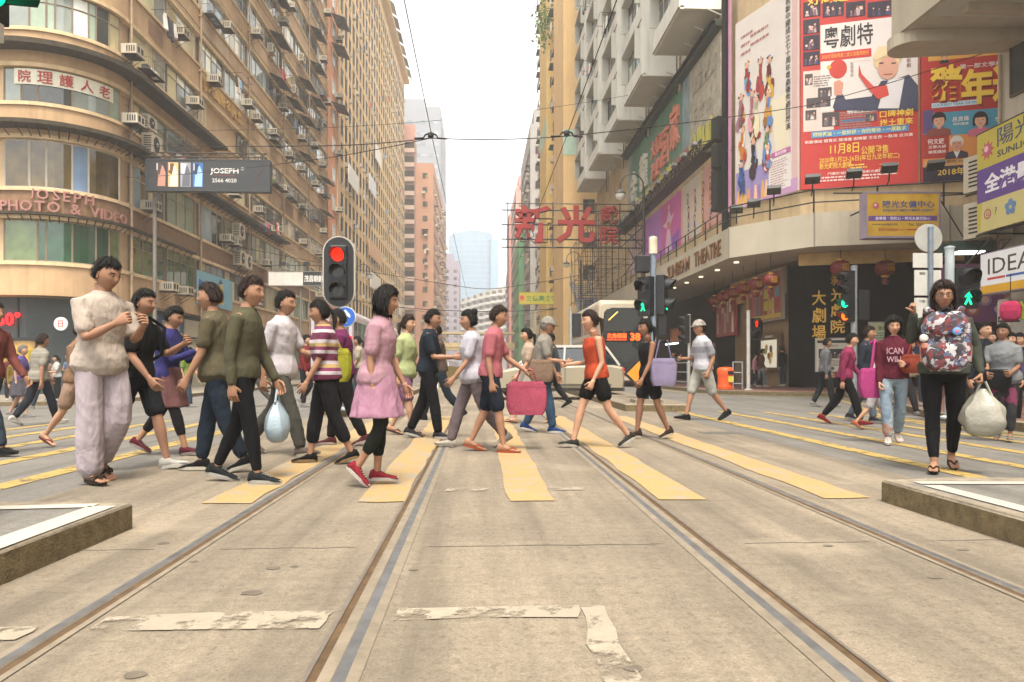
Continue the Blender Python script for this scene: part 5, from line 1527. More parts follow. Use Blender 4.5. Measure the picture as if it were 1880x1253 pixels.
flat_obj("panel", lambda b: (b.box(0, 1.5, 0, .1, 1.0, 2.2, flat("#3a3634")), b.box(.06, 1.44, -.008, 0, 1.08, 2.14, flat("#8f8078"))), t)
flat_obj("artwork", lambda b: b.prism_y([(.1, 1.1), (1.4, 1.1), (1.3, 1.5), (.9, 1.7), (.5, 1.45)], -.012, -.009, flat("#6a5a66")), t)
t = thing("fast_food_sign", "orange sign with a bright tube lamp in the dark shopfront by the queue", "sign", (11.9, 44.0, 0), R(-90))
flat_obj("panel", lambda b: b.box(0, 2.6, 0, .2, 2.5, 3.3, flat("#8a4a2a")), t); flat_obj("lettering", lambda b: b.text("快餐店", 1.3, 2.95, .5, flat("#c9783a"), -.005, .01), t); flat_obj("tube_lamp", lambda b: b.box(0, 2.6, -.3, -.2, 2.3, 2.38, M("white tube lamp", "#dff5e6", emit=1.4, var=0)), t)
LRED = M("red lantern silk", "#63140f", rough=.55, var=.2, scale=6); LGOLD = M("lantern gold trim", "#b8862f", rough=.4, metal=.4, var=.1)
def lantern(px, d, z, r_, label):
    x, y = at(px, d); t = thing("red_lantern", label, "lantern", (x, y, z), 0, "red lanterns under the theatre canopy")
    b = MB(); b.lathe([(r_ * .35, r_ * .78), (r_ * .75, r_ * .62), (r_ * .97, r_ * .3), (r_, 0), (r_ * .97, -r_ * .3), (r_ * .75, -r_ * .62), (r_ * .35, -r_ * .78)], LRED, n=18); b.build("shade", t, smooth=True)
    b = MB(); b.lathe([(r_ * .38, r_ * .76), (r_ * .38, r_ * .92)], LGOLD, n=14); b.lathe([(r_ * .38, -r_ * .92), (r_ * .38, -r_ * .76)], LGOLD, n=14); b.build("trim", t)
    b = MB(); b.lathe([(.09, -r_ * 1.65), (.12, -r_ * 1.35), (.03, -r_ * .92)], LRED, n=10); b.tube([(0, 0, r_ * .9), (0, 0, 4.98 - z)], .012, BLACK, 4); b.build("tassel", t)
    b = MB(); b.text("福", 0, 0, r_ * .8, LGOLD, -r_ * 1.0, .02); b.build("emblem", t)
lantern(1543, 24.6, 4.35, .34, "big red lantern before the gold calligraphy, left of the pair"); lantern(1625, 24.6, 4.35, .34, "big red lantern on the bare black wall, right of the pair")
for i, (px, d) in enumerate(((1415, 25.6), (1388, 27), (1365, 28.4), (1345, 30), (1328, 31.6), (1312, 33.5))):
    lantern(px, d, 4.05, .29, "red lantern in the row receding under the canopy, %s from the corner" % ORD[i])
# purple poster and doorway of the shop beyond the near building
x_, y_ = at(1800, 22.5)
t = thing("purple_poster", "purple poster with swirling figures above the dark doorway", "poster", (x_, y_, 0), R(-8))
flat_obj("panel", lambda b: b.box(-1.2, 1.4, 0, .1, 2.35, 4.2, flat("#7a4a6a")), t)
flat_obj("artwork", lambda b: [(b.disc((-1.0 + i * .38, 2.75 + .3 * (i % 2)), .2, -.006 - i * .001, flat(c), n=12), b.disc((-1.0 + i * .38, 2.75 + .3 * (i % 2)), .12, -.014, flat("#caa090"), n=10)) for i, c in enumerate(("#8a5a3a", "#5a3a5a", "#a0604a", "#9a7a9a", "#6a4a8a", "#b08a5a"))] + [b.tube([(-.9 + i * .4, -.01, 3.2), (-.7 + i * .4, -.01, 3.6), (-.9 + i * .4, -.01, 4.0)], .05, flat("#a87a8a"), 4) for i in range(5)], t)
t = thing("shop_awning_lamp", "bright fluorescent lamp box under the canopy beside the green signal", "lamp", (*at(1774, 20.5), 4.18), R(-8))
flat_obj("housing", lambda b: b.box(-.6, .5, -.5, .4, .04, .3, M("dark green housing", "#2c3f38")), t); flat_obj("tube_lamp", lambda b: b.box(-.4, .3, -.4, .1, 0, .035, M("white lamp", "#f4f4ec", emit=1.6, var=0)), t)
# floodlights in front of the posters
def flood(px, d, z, rz_, label):
    x, y = at(px, d); t = thing("floodlight", label, "floodlight", (x, y, z), rz_, "floodlights below the posters")
    b = MB(); b.box(-.24, .24, -.2, .16, 0, .14, BLACK, Matrix.Rotation(R(-28), 4, 'X')); b.build("housing", t)
    b = MB(); b.box(-.2, .2, -.16, .12, .141, .15, M("lamp glass", "#b0b0a8", rough=.2), Matrix.Rotation(R(-28), 4, 'X')); b.build("lamp_glass", t)
    b = MB(); b.tube([(0, 0, 0), (0, .1, -.35), (0, .5, -.4)], .025, BLACK, 4); b.build("arm", t)
for i, (px, d, z) in enumerate(((1352, 27.6, 7.0), (1384, 26.8, 7.05), (1421, 25.6, 7.25), (1492, 24.3, 7.3), (1568, 23.8, 7.35), (1633, 23.3, 7.4), (1718, 22.8, 7.35))):
    flood(px, d, z, R(-20), "black floodlight on the canopy railing, %s from the street side" % ORD[i])
# ------------------------------------------------------------------ signals, poles, lamps, wires
POLE = M("grey galvanised pole", "#8b8f90", rough=.5, var=.2, scale=7, spots=.4)
POLE_B = M("blue grey pole", "#6f7a85", rough=.5, var=.2, scale=7, spots=.3)
SIGB = M("black signal housing", "#15171a", rough=.5, var=.15)
LENS_OFF = M("unlit lens", "#23211f", rough=.15, var=.2)
LIT = {"r": M("lit red lens", "#ff1a08", emit=.8, var=0), "g": M("lit green lens", "#08d888", emit=.7, var=0), "a": M("lit amber lens", "#ff5a10", emit=.8, var=0)}
MANW = [[(-.02, .33), (.04, .36), (.08, .30), (.05, .24), (.12, .18), (.20, .02), (.15, 0), (.09, .12), (.07, -.02), (.20, -.33), (.10, -.36), (.0, -.12), (-.12, -.36), (-.21, -.33), (-.07, -.03), (-.08, .12), (-.14, .02), (-.19, .04), (-.12, .2), (-.05, .25), (-.07, .31)]]
MANS = [[(-.06, .36), (.06, .36), (.07, .26), (.14, .22), (.14, -.04), (.09, -.04), (.08, -.36), (-.08, -.36), (-.09, -.04), (-.14, -.04), (-.14, .22), (-.07, .26)]]
def aspect(par, z, r_, lit=None, man=None, visor=.22, tilt=6, half=True):
    """one lamp of a signal head: lens and visor"""
    b = MB()
    b.disc((0, z), r_ * .92, -.012, LENS_OFF if (man or not lit) else LIT[lit], n=22)
    o = b.build("lens", par)
    if man and lit:
        b = MB(); P = (MANW if man == 'w' else MANS)[0]
        b.prism_y([(x * r_ * 2.2, z + q * r_ * 2.2) for x, q in P], -.02, -.014, LIT[lit]); b.build("lit_figure", par)
    b = MB(); n = 18
    a0, a1 = (-30, 210) if half else (0, 360)
    ro, ri = [], []
    for j in range(n + 1):
        a = R(a0 + (a1 - a0) * j / n)
        dz = -visor * math.tan(R(tilt)); cut = 1.0 if not half else (.55 + .45 * max(0, sin(a)))
        ro.append([(r_ * cos(a), 0, z + r_ * sin(a)), (r_ * cos(a), -visor * cut, z + r_ * sin(a) + dz * cut), (r_ * .95 * cos(a), -visor * cut, z + r_ * .95 * sin(a) + dz * cut), (r_ * .95 * cos(a), 0, z + r_ * .95 * sin(a))])
    b.ring_loft(ro, SIGB); b.build("visor", par)

def head(par, w, h, z, lamps, off=(0, 0), rz=0.0, depth=.2, visor=.24):
    """signal housing (an Empty part turned to its road) with its lamps; par is the whole signal"""
    e = MB(); e.box(-w / 2, w / 2, 0, depth, z - h / 2, z + h / 2, SIGB)
    for i in range(1, len(lamps)):
        zz = z + h / 2 - h * i / len(lamps); e.box(-w / 2 - .006, w / 2 + .006, -.004, depth, zz - .006, zz + .006, SIGB)
    o = e.build("signal_head", par, (off[0], off[1], 0), rz, bevel=.02)
    for i, l in enumerate(lamps):
        zz = z + h / 2 - h * (i + .5) / len(lamps)
        aspect(o, zz, min(w, h / len(lamps)) * .43, l[0] if l and l[0] in "rga" else None, l[1] if l and len(l) > 1 else None, visor)
    return o
def pole(par, h, r_=.057, m=POLE, cap=True):
    b = MB(); b.lathe([(r_, 0), (r_, h), (r_ * 1.15, h), (r_ * 1.15, h + .03), (.01, h + .05)], m, n=12); b.lathe([(r_ * 2.2, 0), (r_ * 2.2, .03), (r_ * 1.4, .05)], m, n=12)
    return b.build("pole", par, smooth=True)

# oval tram signal on the left island
t = thing("tram_signal", "black oval signal board with pale rim showing a red light on the left island", "traffic signal", (-2.56, 13.05, .13))
pole(t, 3.1)
def stad(w, h, z, n=12):
    r_ = w / 2; c = h / 2 - r_
    return [(r_ * cos(R(a)), z + c + r_ * sin(R(a))) for a in np.linspace(0, 180, n)] + [(r_ * cos(R(a)), z - c + r_ * sin(R(a))) for a in np.linspace(180, 360, n)]
flat_obj("rim", lambda b: b.prism_y(stad(.585, 1.305, 2.5), -.10, -.06, M("pale signal rim", "#a09b90", rough=.6, var=.1)), t)
bd = flat_obj("backing_board", lambda b: b.prism_y(stad(.53, 1.25, 2.5), -.13, -.095, SIGB), t)
h_ = MB(); h_.box(-.16, .16, -.2, -.12, 2.0, 2.98, SIGB); hh = h_.build("signal_head", t, bevel=.03)
e = MB(); e.box(-.15, .15, .0, .02, -.01, .01, SIGB)
for z, l in ((2.8, "r"), (2.5, None), (2.17, None)):
    b = MB(); b.disc((0, z), .12, -.205, LIT["r"] if l else LENS_OFF, n=22); b.build("lens", hh)
    b = MB(); rr = []
    for j in range(19):
        a = R(-20 + 220 * j / 18); k = .5 + .5 * max(0, sin(a))
        rr.append([(.135 * cos(a), -.2, z + .135 * sin(a)), (.135 * cos(a), -.2 - .26 * k, z + .135 * sin(a) - .03 * k), (.128 * cos(a), -.2 - .26 * k, z + .128 * sin(a) - .03 * k), (.128 * cos(a), -.2, z + .128 * sin(a))])
    b.ring_loft(rr, SIGB); b.build("visor", hh)
flat_obj("arrow", lambda b: b.prism_y([(-.015, 2.09), (.015, 2.09), (.015, 2.2), (.05, 2.17), (0, 2.25), (-.05, 2.17), (-.015, 2.2)], -.21, -.207, M("dim arrow", "#4c4a40", var=0)), hh)
t = thing("keep_sign", "round blue sign with a white upward arrow below the oval signal board", "road sign", (-2.42, 12.9, .13))
pole(t, 1.6, .04)
flat_obj("plate", lambda b: (b.lathe([(.185, 0), (.185, .015)], flat("#c8c6c2"), n=26, T=Matrix.Translation((0, -.05, 1.68)) @ Matrix.Rotation(R(90), 4, 'X')), b.lathe([(.172, 0), (.172, .01)], M("sign blue", "#1f55a8", rough=.4, var=.08), n=26, T=Matrix.Translation((0, -.066, 1.68)) @ Matrix.Rotation(R(90), 4, 'X'))), t)
flat_obj("arrow", lambda b: b.prism_y([(-.025, 1.56), (.025, 1.56), (.025, 1.7), (.085, 1.66), (.085, 1.71), (0, 1.81), (-.085, 1.71), (-.085, 1.66), (-.025, 1.7)], -.084, -.078, flat("#d8d8d4")), t)

# twin green pedestrian signals on the mid island
t = thing("pedestrian_signal", "grey pole with two black pedestrian signal heads showing green walking figures", "traffic signal", (4.06, 16.5, .15))
pole(t, 3.8, .075, POLE_B)
flat_obj("pole_sleeve", lambda b: b.lathe([(.1, 0), (.1, .38), (.08, .4)], M("cream pole sleeve", "#c3b7a0", var=.2), c=(0, 0, 3.42), n=14), t)
head(t, .36, .92, 2.42, [None, "gw"], (-.24, -.04), R(-52)); head(t, .36, .92, 2.45, [None, "gw"], (.30, -.04), R(62))
b = MB(); b.box(-.42, -.1, -.1, .1, 2.98, 3.38, SIGB); b.build("rear_head", t, bevel=.02)
b = MB(); b.box(-.22, -.08, -.12, .06, 1.55, 1.9, SIGB); b.box(.1, .3, -.12, .1, 1.5, 1.95, SIGB); b.box(-.05, .05, -.09, -.06, 1.1, 1.3, M("yellow sticker", "#b89a5a")); b.build("push_button_box", t, bevel=.02)
t = thing("hazard_marker", "orange diamond hazard marker with dark border on the mid island", "road sign", (3.55, 15.0, .15))
flat_obj("plate", lambda b: (b.prism_y([(0, .12), (.5, .62), (0, 1.12), (-.5, .62)], -.03, 0, SIGB), b.prism_y([(0, .19), (.43, .62), (0, 1.05), (-.43, .62)], -.036, -.031, M("marker orange", "#cf8326", rough=.5, var=.15))), t)
flat_obj("base", lambda b: (b.box(-.05, .05, -.02, .06, 0, .4, SIGB), b.box(-.3, .3, -.25, .25, 0, .07, M("concrete block", "#7d7466", var=.2))), t)
# other signals
x, y = at(1053, 25.5)
t = thing("tram_signal", "black signal box on a slim grey pole beside the tracks, seen from behind", "traffic signal", (x - .1, y, .1)); pole(t, 2.9, .05); b = MB(); b.box(.06, .36, -.1, .12, 1.9, 2.75, SIGB); b.build("signal_head", t, bevel=.02)
x, y = at(1568, 21.5)
t = thing("traffic_signal", "tall pale pole with four hooded lamps facing left, green and amber lit", "traffic signal", (x, y, .05)); pole(t, 3.9, .09)
head(t, .36, 1.55, 3.0, [None, None, "g", "a"], (-.28, -.02), R(-72), visor=.3); b = MB(); b.box(.1, .45, -.1, .15, 2.3, 3.2, SIGB); b.build("rear_head", t, bevel=.02)
x, y = at(1374, 26.6)
t = thing("pedestrian_signal", "pale pole with a small pedestrian signal showing a red standing figure", "traffic signal", (x, y, .05)); pole(t, 2.95, .07, M("pale grey pole", "#b0aca4", var=.2, spots=.4)); head(t, .38, .8, 2.3, ["rs", None], (.3, -.02), R(8))
x, y = at(1265, 30.5)
t = thing("traffic_signal", "slim pale pole with a black lamp box facing the tracks near the queue", "traffic signal", (x, y, .05)); pole(t, 3.1, .06, M("pale grey pole", "#b0aca4")); head(t, .36, 1.2, 2.5, [None, None, None], (-.25, -.02), R(-75))
t = thing("pedestrian_signal", "black pedestrian signal showing a green walking figure at the right kerb", "traffic signal", (8.28, 12.15, 0)); pole(t, 3.0, .075, M("pale blue pole", "#9fa8ab", var=.15))
head(t, .41, .72, 2.30, [None, "gw"], (.26, -.1), R(-4), .22, .24)
x, y = at(1709, 14.5)
t = thing("route_sign", "back of a round sign over blank white boards on a blue grey pole", "road sign", (x, y, 0)); pole(t, 3.75, .045, POLE_B)
flat_obj("round_plate", lambda b: b.lathe([(.29, 0), (.29, .02)], M("grey sign back", "#a9a9a2", rough=.5, var=.12, metal=.3), n=28, T=Matrix.Translation((-.02, .06, 3.56)) @ Matrix.Rotation(R(90), 4, 'X')), t)
for k, (z0, z1, w) in enumerate(((2.95, 3.25, .62), (2.38, 2.9, .56), (1.86, 2.33, .56))): flat_obj("board", lambda b: (b.box(-w / 2 - .03, w / 2 - .03, .05, .07, z0, z1, M("blank white board", "#b9b8b0", rough=.6, var=.1)), k and b.text(("慢", "行")[k - 1] + "駛", -.15, z1 - .07, .06, flat("#55554f"), .048, .003)), t)
# near green signal hanging into the top left corner
t = thing("traffic_signal", "close black signal with a green lens in the top left corner", "traffic signal", (-2.50, 3.55, .15)); pole(t, 3.85, .057)
head(t, .34, 1.02, 3.0, [None, None, "g"], (.08, .02), R(86), .2, .32)
b = MB(); b.box(-.02, .12, -.05, .1, 2.37, 2.46, M("pale bracket", "#c2c2bc")); b.build("bracket", t)

def street_lamp(x, y, side, h, label):
    t = thing("street_lamp", label, "street lamp", (x, y, .1), 0, "street lamps along the kerbs")
    b = MB(); b.lathe([(.14, 0), (.13, 2.2), (.085, 2.3), (.075, h - .3)], BLACK, n=10); b.build("pole", t, smooth=True)
    b = MB(); rr = .62
    b.tube([(0, 0, h - .9), (side * .02, 0, h - .2)] + [(side * (rr - rr * cos(R(a))), 0, h - .2 + rr * sin(R(a)) * 1.15) for a in range(20, 171, 15)] + [(side * rr * 2, 0, h - .35)], .035, BLACK, 6); b.build("arm", t, smooth=True)
    c = (side * rr * 2, 0, h - .65)
    b = MB(); b.lathe([(.06, .34), (.12, .28), (.27, .18), (.29, .1), (.28, .08)], M("lamp hood", "#4a4c4a", rough=.4), c=c, n=16); b.build("hood", t, smooth=True)
    b = MB(); b.lathe([(.27, .08), (.25, -.06), (.16, -.18), (.02, -.22)], M("white lamp globe", "#c9c7be", rough=.2, var=.05), c=c, n=16); b.build("globe", t, smooth=True)
x, y = at(1182, 37); street_lamp(x, y, -1, 10.4, "black arched street lamp in front of the green signboard")
x, y = at(1066, 62); street_lamp(x, y, -1, 10.4, "black arched street lamp beyond the red character sign")
x, y = at(655, 68); street_lamp(x, y, 1, 10.2, "arched street lamp in front of the tan slab, nearer one")
x, y = at(715, 96); street_lamp(x, y, 1, 10.2, "arched street lamp in front of the tan slab, farther one")

WIRE = M("black cable", "#1c1b1a", rough=.7, var=.1)
def wire(label, pts, r_=.014, sag=0.0, extra=None, n=14):
    P = []
    for a, c in zip(pts, pts[1:]):
        for i in range(n):
            t_ = i / n; q = Vector(a).lerp(Vector(c), t_); q.z -= sag * 4 * t_ * (1 - t_); P.append(q)
    P.append(Vector(pts[-1]))
    t = thing("overhead_wire", label, "wire", P[0])
    b = MB(); b.tube([p - P[0] for p in P], r_, WIRE, 5); b.build("cable", t)
    if extra:
        for e_ in extra:
            c = Vector(e_) - P[0]
            b = MB(); b.tube([c + Vector((-.36, 0, -.01)), c + Vector((-.16, 0, .0)), c + Vector((-.12, 0, .07)), c + Vector((0, 0, .12)), c + Vector((.12, 0, .07)), c + Vector((.16, 0, 0)), c + Vector((.36, 0, -.01))], .02, WIRE, 6)
            b.lathe([(.05, 0), (.07, .04), (.06, .09), (.02, .13)], WIRE, c=c, n=10); b.build("insulator", t)
C1, C2 = (-1.1, 15.75, 5.98), (1.92, 15.7, 6.05)
wire("trolley wire over the left track running to the end of the street", [(-1.02, -6, 6.05), (-1.06, 15.7, 5.95), (-.95, 45, 5.95), (-.9, 90, 5.95), (-.9, 180, 5.95)], .008, .02)
wire("trolley wire over the right track running to the end of the street", [(1.86, -6, 6.05), (1.9, 15.7, 6.0), (1.75, 45, 5.95), (1.65, 90, 5.95), (1.6, 180, 5.95)], .009, .02)
wire("span cable with two dark insulators crossing the whole street", [(-15.3, 30.5, 10.3), (-4.5, 18.5, 6.62), C1, C2, (10.4, 21.8, 9.15), (14.55, 19.4, 9.9)], .012, .05, [C1, C2])
wire("lower span cable meeting the other at the left insulator", [(-15.3, 31.3, 9.1), (-5.5, 19.5, 6.42), C1], .010, .06)
for Y_, zz in ((46, 6.2), (78, 6.3)): wire("thin span cable across the street %s" % ("near the red character sign" if Y_ < 50 else "near the yellow hanging sign"), [(-15.4, Y_, zz + 2.4), (-.95, Y_, zz - .1), (1.7, Y_, zz - .1), (10.0, Y_, zz + 1.5)], .02, .1)
wire("thick dark cable sagging low across the left lanes", [(-15.4, 62, 8.4), (-8, 60, 6.1), (6.5, 60, 5.9)], .035, .35)
wire("slack telephone wire from the brown block to the white bays", [(-15.3, 33.5, 11.9), (8.4, 40.0, 16.4)], .012, .6)

# tram stop wall, bin, railings, patches
t = thing("platform_wall", "long low yellowish tram stop wall with a white painted end", "low wall", (-2.0, 31, 0))
PW = M("yellow stained tram stop wall", "#a8924f", rough=.85, var=.25, scale=1.5, streak=.5)
flat_obj("wall", lambda b: (b.box(-.16, .12, .25, 36, 0, .98, PW), b.box(-.9, .25, .2, 36, 0, .16, KERB)), t)
flat_obj("end_cap", lambda b: b.prism_x([(0, 0), (.25, 0), (.25, 1.0), (.12, 1.0), (0, .2)], -.3, .16, flat("#cfcac0")), t)
flat_obj("railing", lambda b: [b.tube([(-.02, i * 3, 1), (-.02, i * 3, 1.3)], .03, POLE, 5) for i in range(1, 12)] + [b.tube([(-.02, 3, 1.3), (-.02, 33, 1.3)], .03, POLE, 5)], t)
x, y = at(1332, 27.4)
t = thing("litter_bin", "bright orange round litter bin on the theatre kerb", "bin", (x, y, .06))
OR = M("orange plastic bin", "#d9541a", rough=.4, var=.1)
b = MB(); b.lathe([(.30, 0), (.31, .05), (.31, .12), (.29, .14), (.30, .55)], OR, n=22); b.build("body", t, smooth=True)
b = MB(); b.lathe([(.32, .55), (.33, .7), (.31, .78), (.24, .84), (.02, .86)], OR, n=22); b.build("hood", t, smooth=True)
flat_obj("slot", lambda b: b.box(-.02, .2, -.335, -.2, .58, .70, SIGB), t); flat_obj("label_plate", lambda b: b.box(.0, .2, -.335, -.27, .28, .5, flat("#c2b84a")), t)
def railing(label, p, q, n):
    p, q = Vector((*p, 0)), Vector((*q, 0)); t = thing("railing", label, "railing", (p.x, p.y, .08)); d = q - p
    b = MB()
    for z in (.2, .62, 1.02): b.tube([(0, 0, z), (d.x, d.y, z)], .025, POLE, 6)
    b.build("rail", t)
    for i in range(n + 1):
        b = MB(); e_ = d * (i / n); b.tube([(e_.x, e_.y, 0), (e_.x, e_.y, 1.05)], .03, POLE, 6); b.build("post", t)
railing("grey steel railing holding back the bus queue", (8.75, 29.6), (8.75, 46), 8)
railing("short grey railing right of the orange bin", at(1346, 27.2), at(1363, 27.0), 1)
b = MB(); r = random.Random(8); PT = M("dark road patch", "#5c5449", rough=.95, var=.25, scale=15)
for px, py, w in ((502, 1046, .036), (463, 1092, .042), (355, 1034, .02), (760, 1049, .022), (247, 1243, .035), (1165, 1231, .03), (540, 1043, .02), (1715, 1063, .03), (1770, 1012, .03), (1520, 1005, .025), (300, 1000, .03)):
    d = EYE * FPX / (py - 675); x, y = at(px, d)
    b.face([(x + w * r.uniform(.8, 1.2) * cos(a), y + w * .8 * r.uniform(.7, 1.2) * sin(a), .0075) for a in np.linspace(0, 2 * pi, 11)[:-1]], PT)
tag(b.build("road_patches"), kind="structure")
for px, py, w, h, lab in ((1320, 796, .5, .35, "square dark iron cover on the right of the crossing"), (1600, 733, .7, .5, "dark iron cover by the theatre kerb line")):
    d = EYE * FPX / (py - 675); x, y = at(px, d); b = MB(); b.box(x - w / 2, x + w / 2, y - h / 2, y + h / 2, zf(x, y) - .02, zf(x, y) + .009, M("iron cover", "#55524c", rough=.6, var=.3, scale=30, bump=.6, bscale=40)); tag(b.build("manhole_cover"), lab, "manhole cover")
# ------------------------------------------------------------------ vehicles
TYRE = M("tyre rubber", "#1b1a19", rough=.9, var=.15); RIM = M("wheel rim", "#8d8f92", rough=.35, metal=.7, var=.1)
CGLASS = M("vehicle glass", "#20272a", rough=.04, var=.15, spec=.9)
def wheel(par, x, y, r_, w=.2):
    b = MB(); T = Matrix.Translation((x, y, r_)) @ Matrix.Rotation(R(90), 4, 'X')
    b.lathe([(r_ * .7, -w / 2), (r_ * .95, -w / 2), (r_, -w / 4), (r_, w / 4), (r_ * .95, w / 2), (r_ * .7, w / 2)], TYRE, n=20, T=T); o = b.build("wheel", par, smooth=True)
    b = MB(); b.lathe([(.02, w / 2 - .02), (r_ * .3, w / 2), (r_ * .66, w / 2 - .02), (r_ * .7, w / 2 - .05), (r_ * .7, -w / 2 + .05), (r_ * .66, -w / 2 + .02), (.02, -w / 2 + .02)], RIM, n=16, T=T); b.build("rim", o, smooth=True)
def small_car(label, cat, loc, rz, paint, roof_paint=None, L=3.75, W=1.68, Hh=1.5, sign=None, name="parked_car"):
    """length along local x (nose at -x)"""
    t = thing(name, label, cat, loc, rz)
    l = L / 2
    prof = [(-l, .32), (-l + .03, .62), (-l + .25, .80), (-l + .85, .92), (l - .32, .98), (l - .05, .92), (l, .6), (l - .02, .32)]
    def rings(p, ys):
        return [[(x, y_, z) for x, z in [(q[0] * s, (q[1] - .5) * s2 + .5) for q in p]] for y_, s, s2 in ys]
    b = MB(); ys = [(-W / 2, .965, .86), (-W / 2 + .07, .995, .97), (-W / 2 + .22, 1, 1), (W / 2 - .22, 1, 1), (W / 2 - .07, .995, .97), (W / 2, .965, .86)]
    b.ring_loft(rings(prof, ys)[::-1], paint); b.build("body", t, smooth=True)
    cab = [(-l + .75, .90), (-l + 1.42, Hh - .06), (-l + 1.75, Hh), (l - .75, Hh - .02), (l - .45, Hh - .12), (l - .12, .95)]
    b = MB(); cy = [(-W / 2 + .10, 1, 1), (-W / 2 + .22, .985, 1.0), (W / 2 - .22, .985, 1.0), (W / 2 - .10, 1, 1)]
    rr = []
    for y_, s, _ in cy:
        edge = abs(y_) > W / 2 - .15
        rr.append([(x, y_ * (.86 if z > 1.2 else 1.0), z - (.05 if edge and z > 1.2 else 0)) for x, z in cab])
    b.ring_loft(rr[::-1], CGLASS); b.build("window_glass", t)
    b = MB(); rp = roof_paint or paint
    b.ring_loft([[(x, y_, Hh - .03 + z) for x, y_ in ((-l + 1.4, -W * .39), (l - .5, -W * .39), (l - .5, W * .39), (-l + 1.4, W * .39))] for z in (-.02, .05)], rp)
    for s in (-1, 1):
        for a, c in (((-l + .80, .92), (-l + 1.45, Hh - .03)), ((-l + 2.0, .95), (-l + 2.05, Hh - .03)), ((l - .14, .95), (l - .5, Hh - .04)), ((l - .95, .96), (l - 1.0, Hh - .03))):
            b.tube([(a[0], s * (W / 2 - .09), a[1]), (c[0], s * (W / 2 * .86 - .08), c[1])], .035, rp, 5)
    b.build("roof", t)
    for x in (-l + .68, l - .68):
        for s in (-1, 1): wheel(t, x, s * (W / 2 - .08), .29, .18)
    for s in (-1, 1):
        b = MB(); b.cbox((-l + .05, s * W * .34, .68), (.1, .3, .14), M("headlight glass", "#d8dad6", rough=.1)); b.build("headlight", t, bevel=.02)
        b = MB(); b.cbox((l - .05, s * W * .38, .78), (.1, .2, .24), M("tail lamp", "#b02218", rough=.2, emit=.4)); b.build("tail_lamp", t, bevel=.02)
        b = MB(); b.box(-l + .1, -l + .14, 0, 0, 0, 0, paint)
        b = MB(); b.cbox((-l + 1.15, s * (W / 2 + .06), .98), (.12, .16, .12), paint); b.build("wing_mirror", t, bevel=.02)
        b = MB()
        for x in (-l + .98, -l + 2.02, l - .92): b.box(x - .006, x + .006, s * W / 2 - .012, s * W / 2 + .003, .36, .88, SIGB)
        for x in (-l + 1.85, -l + 2.85): b.box(x - .09, x + .09, s * W / 2 - .01, s * W / 2 + .02, .76, .80, RIM)
        b.box(-l + .4, l - .4, s * W / 2 - .02, s * W / 2 + .012, .40, .45, M("dark trim", "#4b4840"))
        b.build("door_trim", t)
    b = MB(); b.box(-l - .02, l + .02, -W * .44, W * .44, .24, .36, M("bumper", "#5d5a54")); b.build("bumper", t, bevel=.03)
    if sign:
        b = MB(); b.box(-.12, .12, -.28, .28, Hh + .02, Hh + .16, flat("#d8d4c4")); b.build("roof_sign", t, bevel=.02)
    return t
x, y = at(1018, 20.2)
small_car("cream hatchback with pale roof crossing the junction behind the walkers", "car", (x, y, 0), R(2), M("cream car paint", "#8f8672", rough=.3, var=.06, coat=.5), M("pale roof paint", "#b4b0a8", rough=.3, var=.05), L=3.7, name="cream_car")
x, y = at(814, 62)
small_car("red taxi with pale roof far off behind the tram stop wall", "taxi", (x - .2, y, 0), R(-90), M("red taxi paint", "#a8322a", rough=.35, var=.06), M("silver roof paint", "#b9b9b4", rough=.3), sign=True, name="red_taxi")
x, y = at(950, 70)
small_car("white taxi in the far right lane under the footbridge", "taxi", (4.6, 66, 0), R(90), M("white car paint", "#c4c2ba", rough=.35, var=.06), None, sign=True, name="white_taxi")

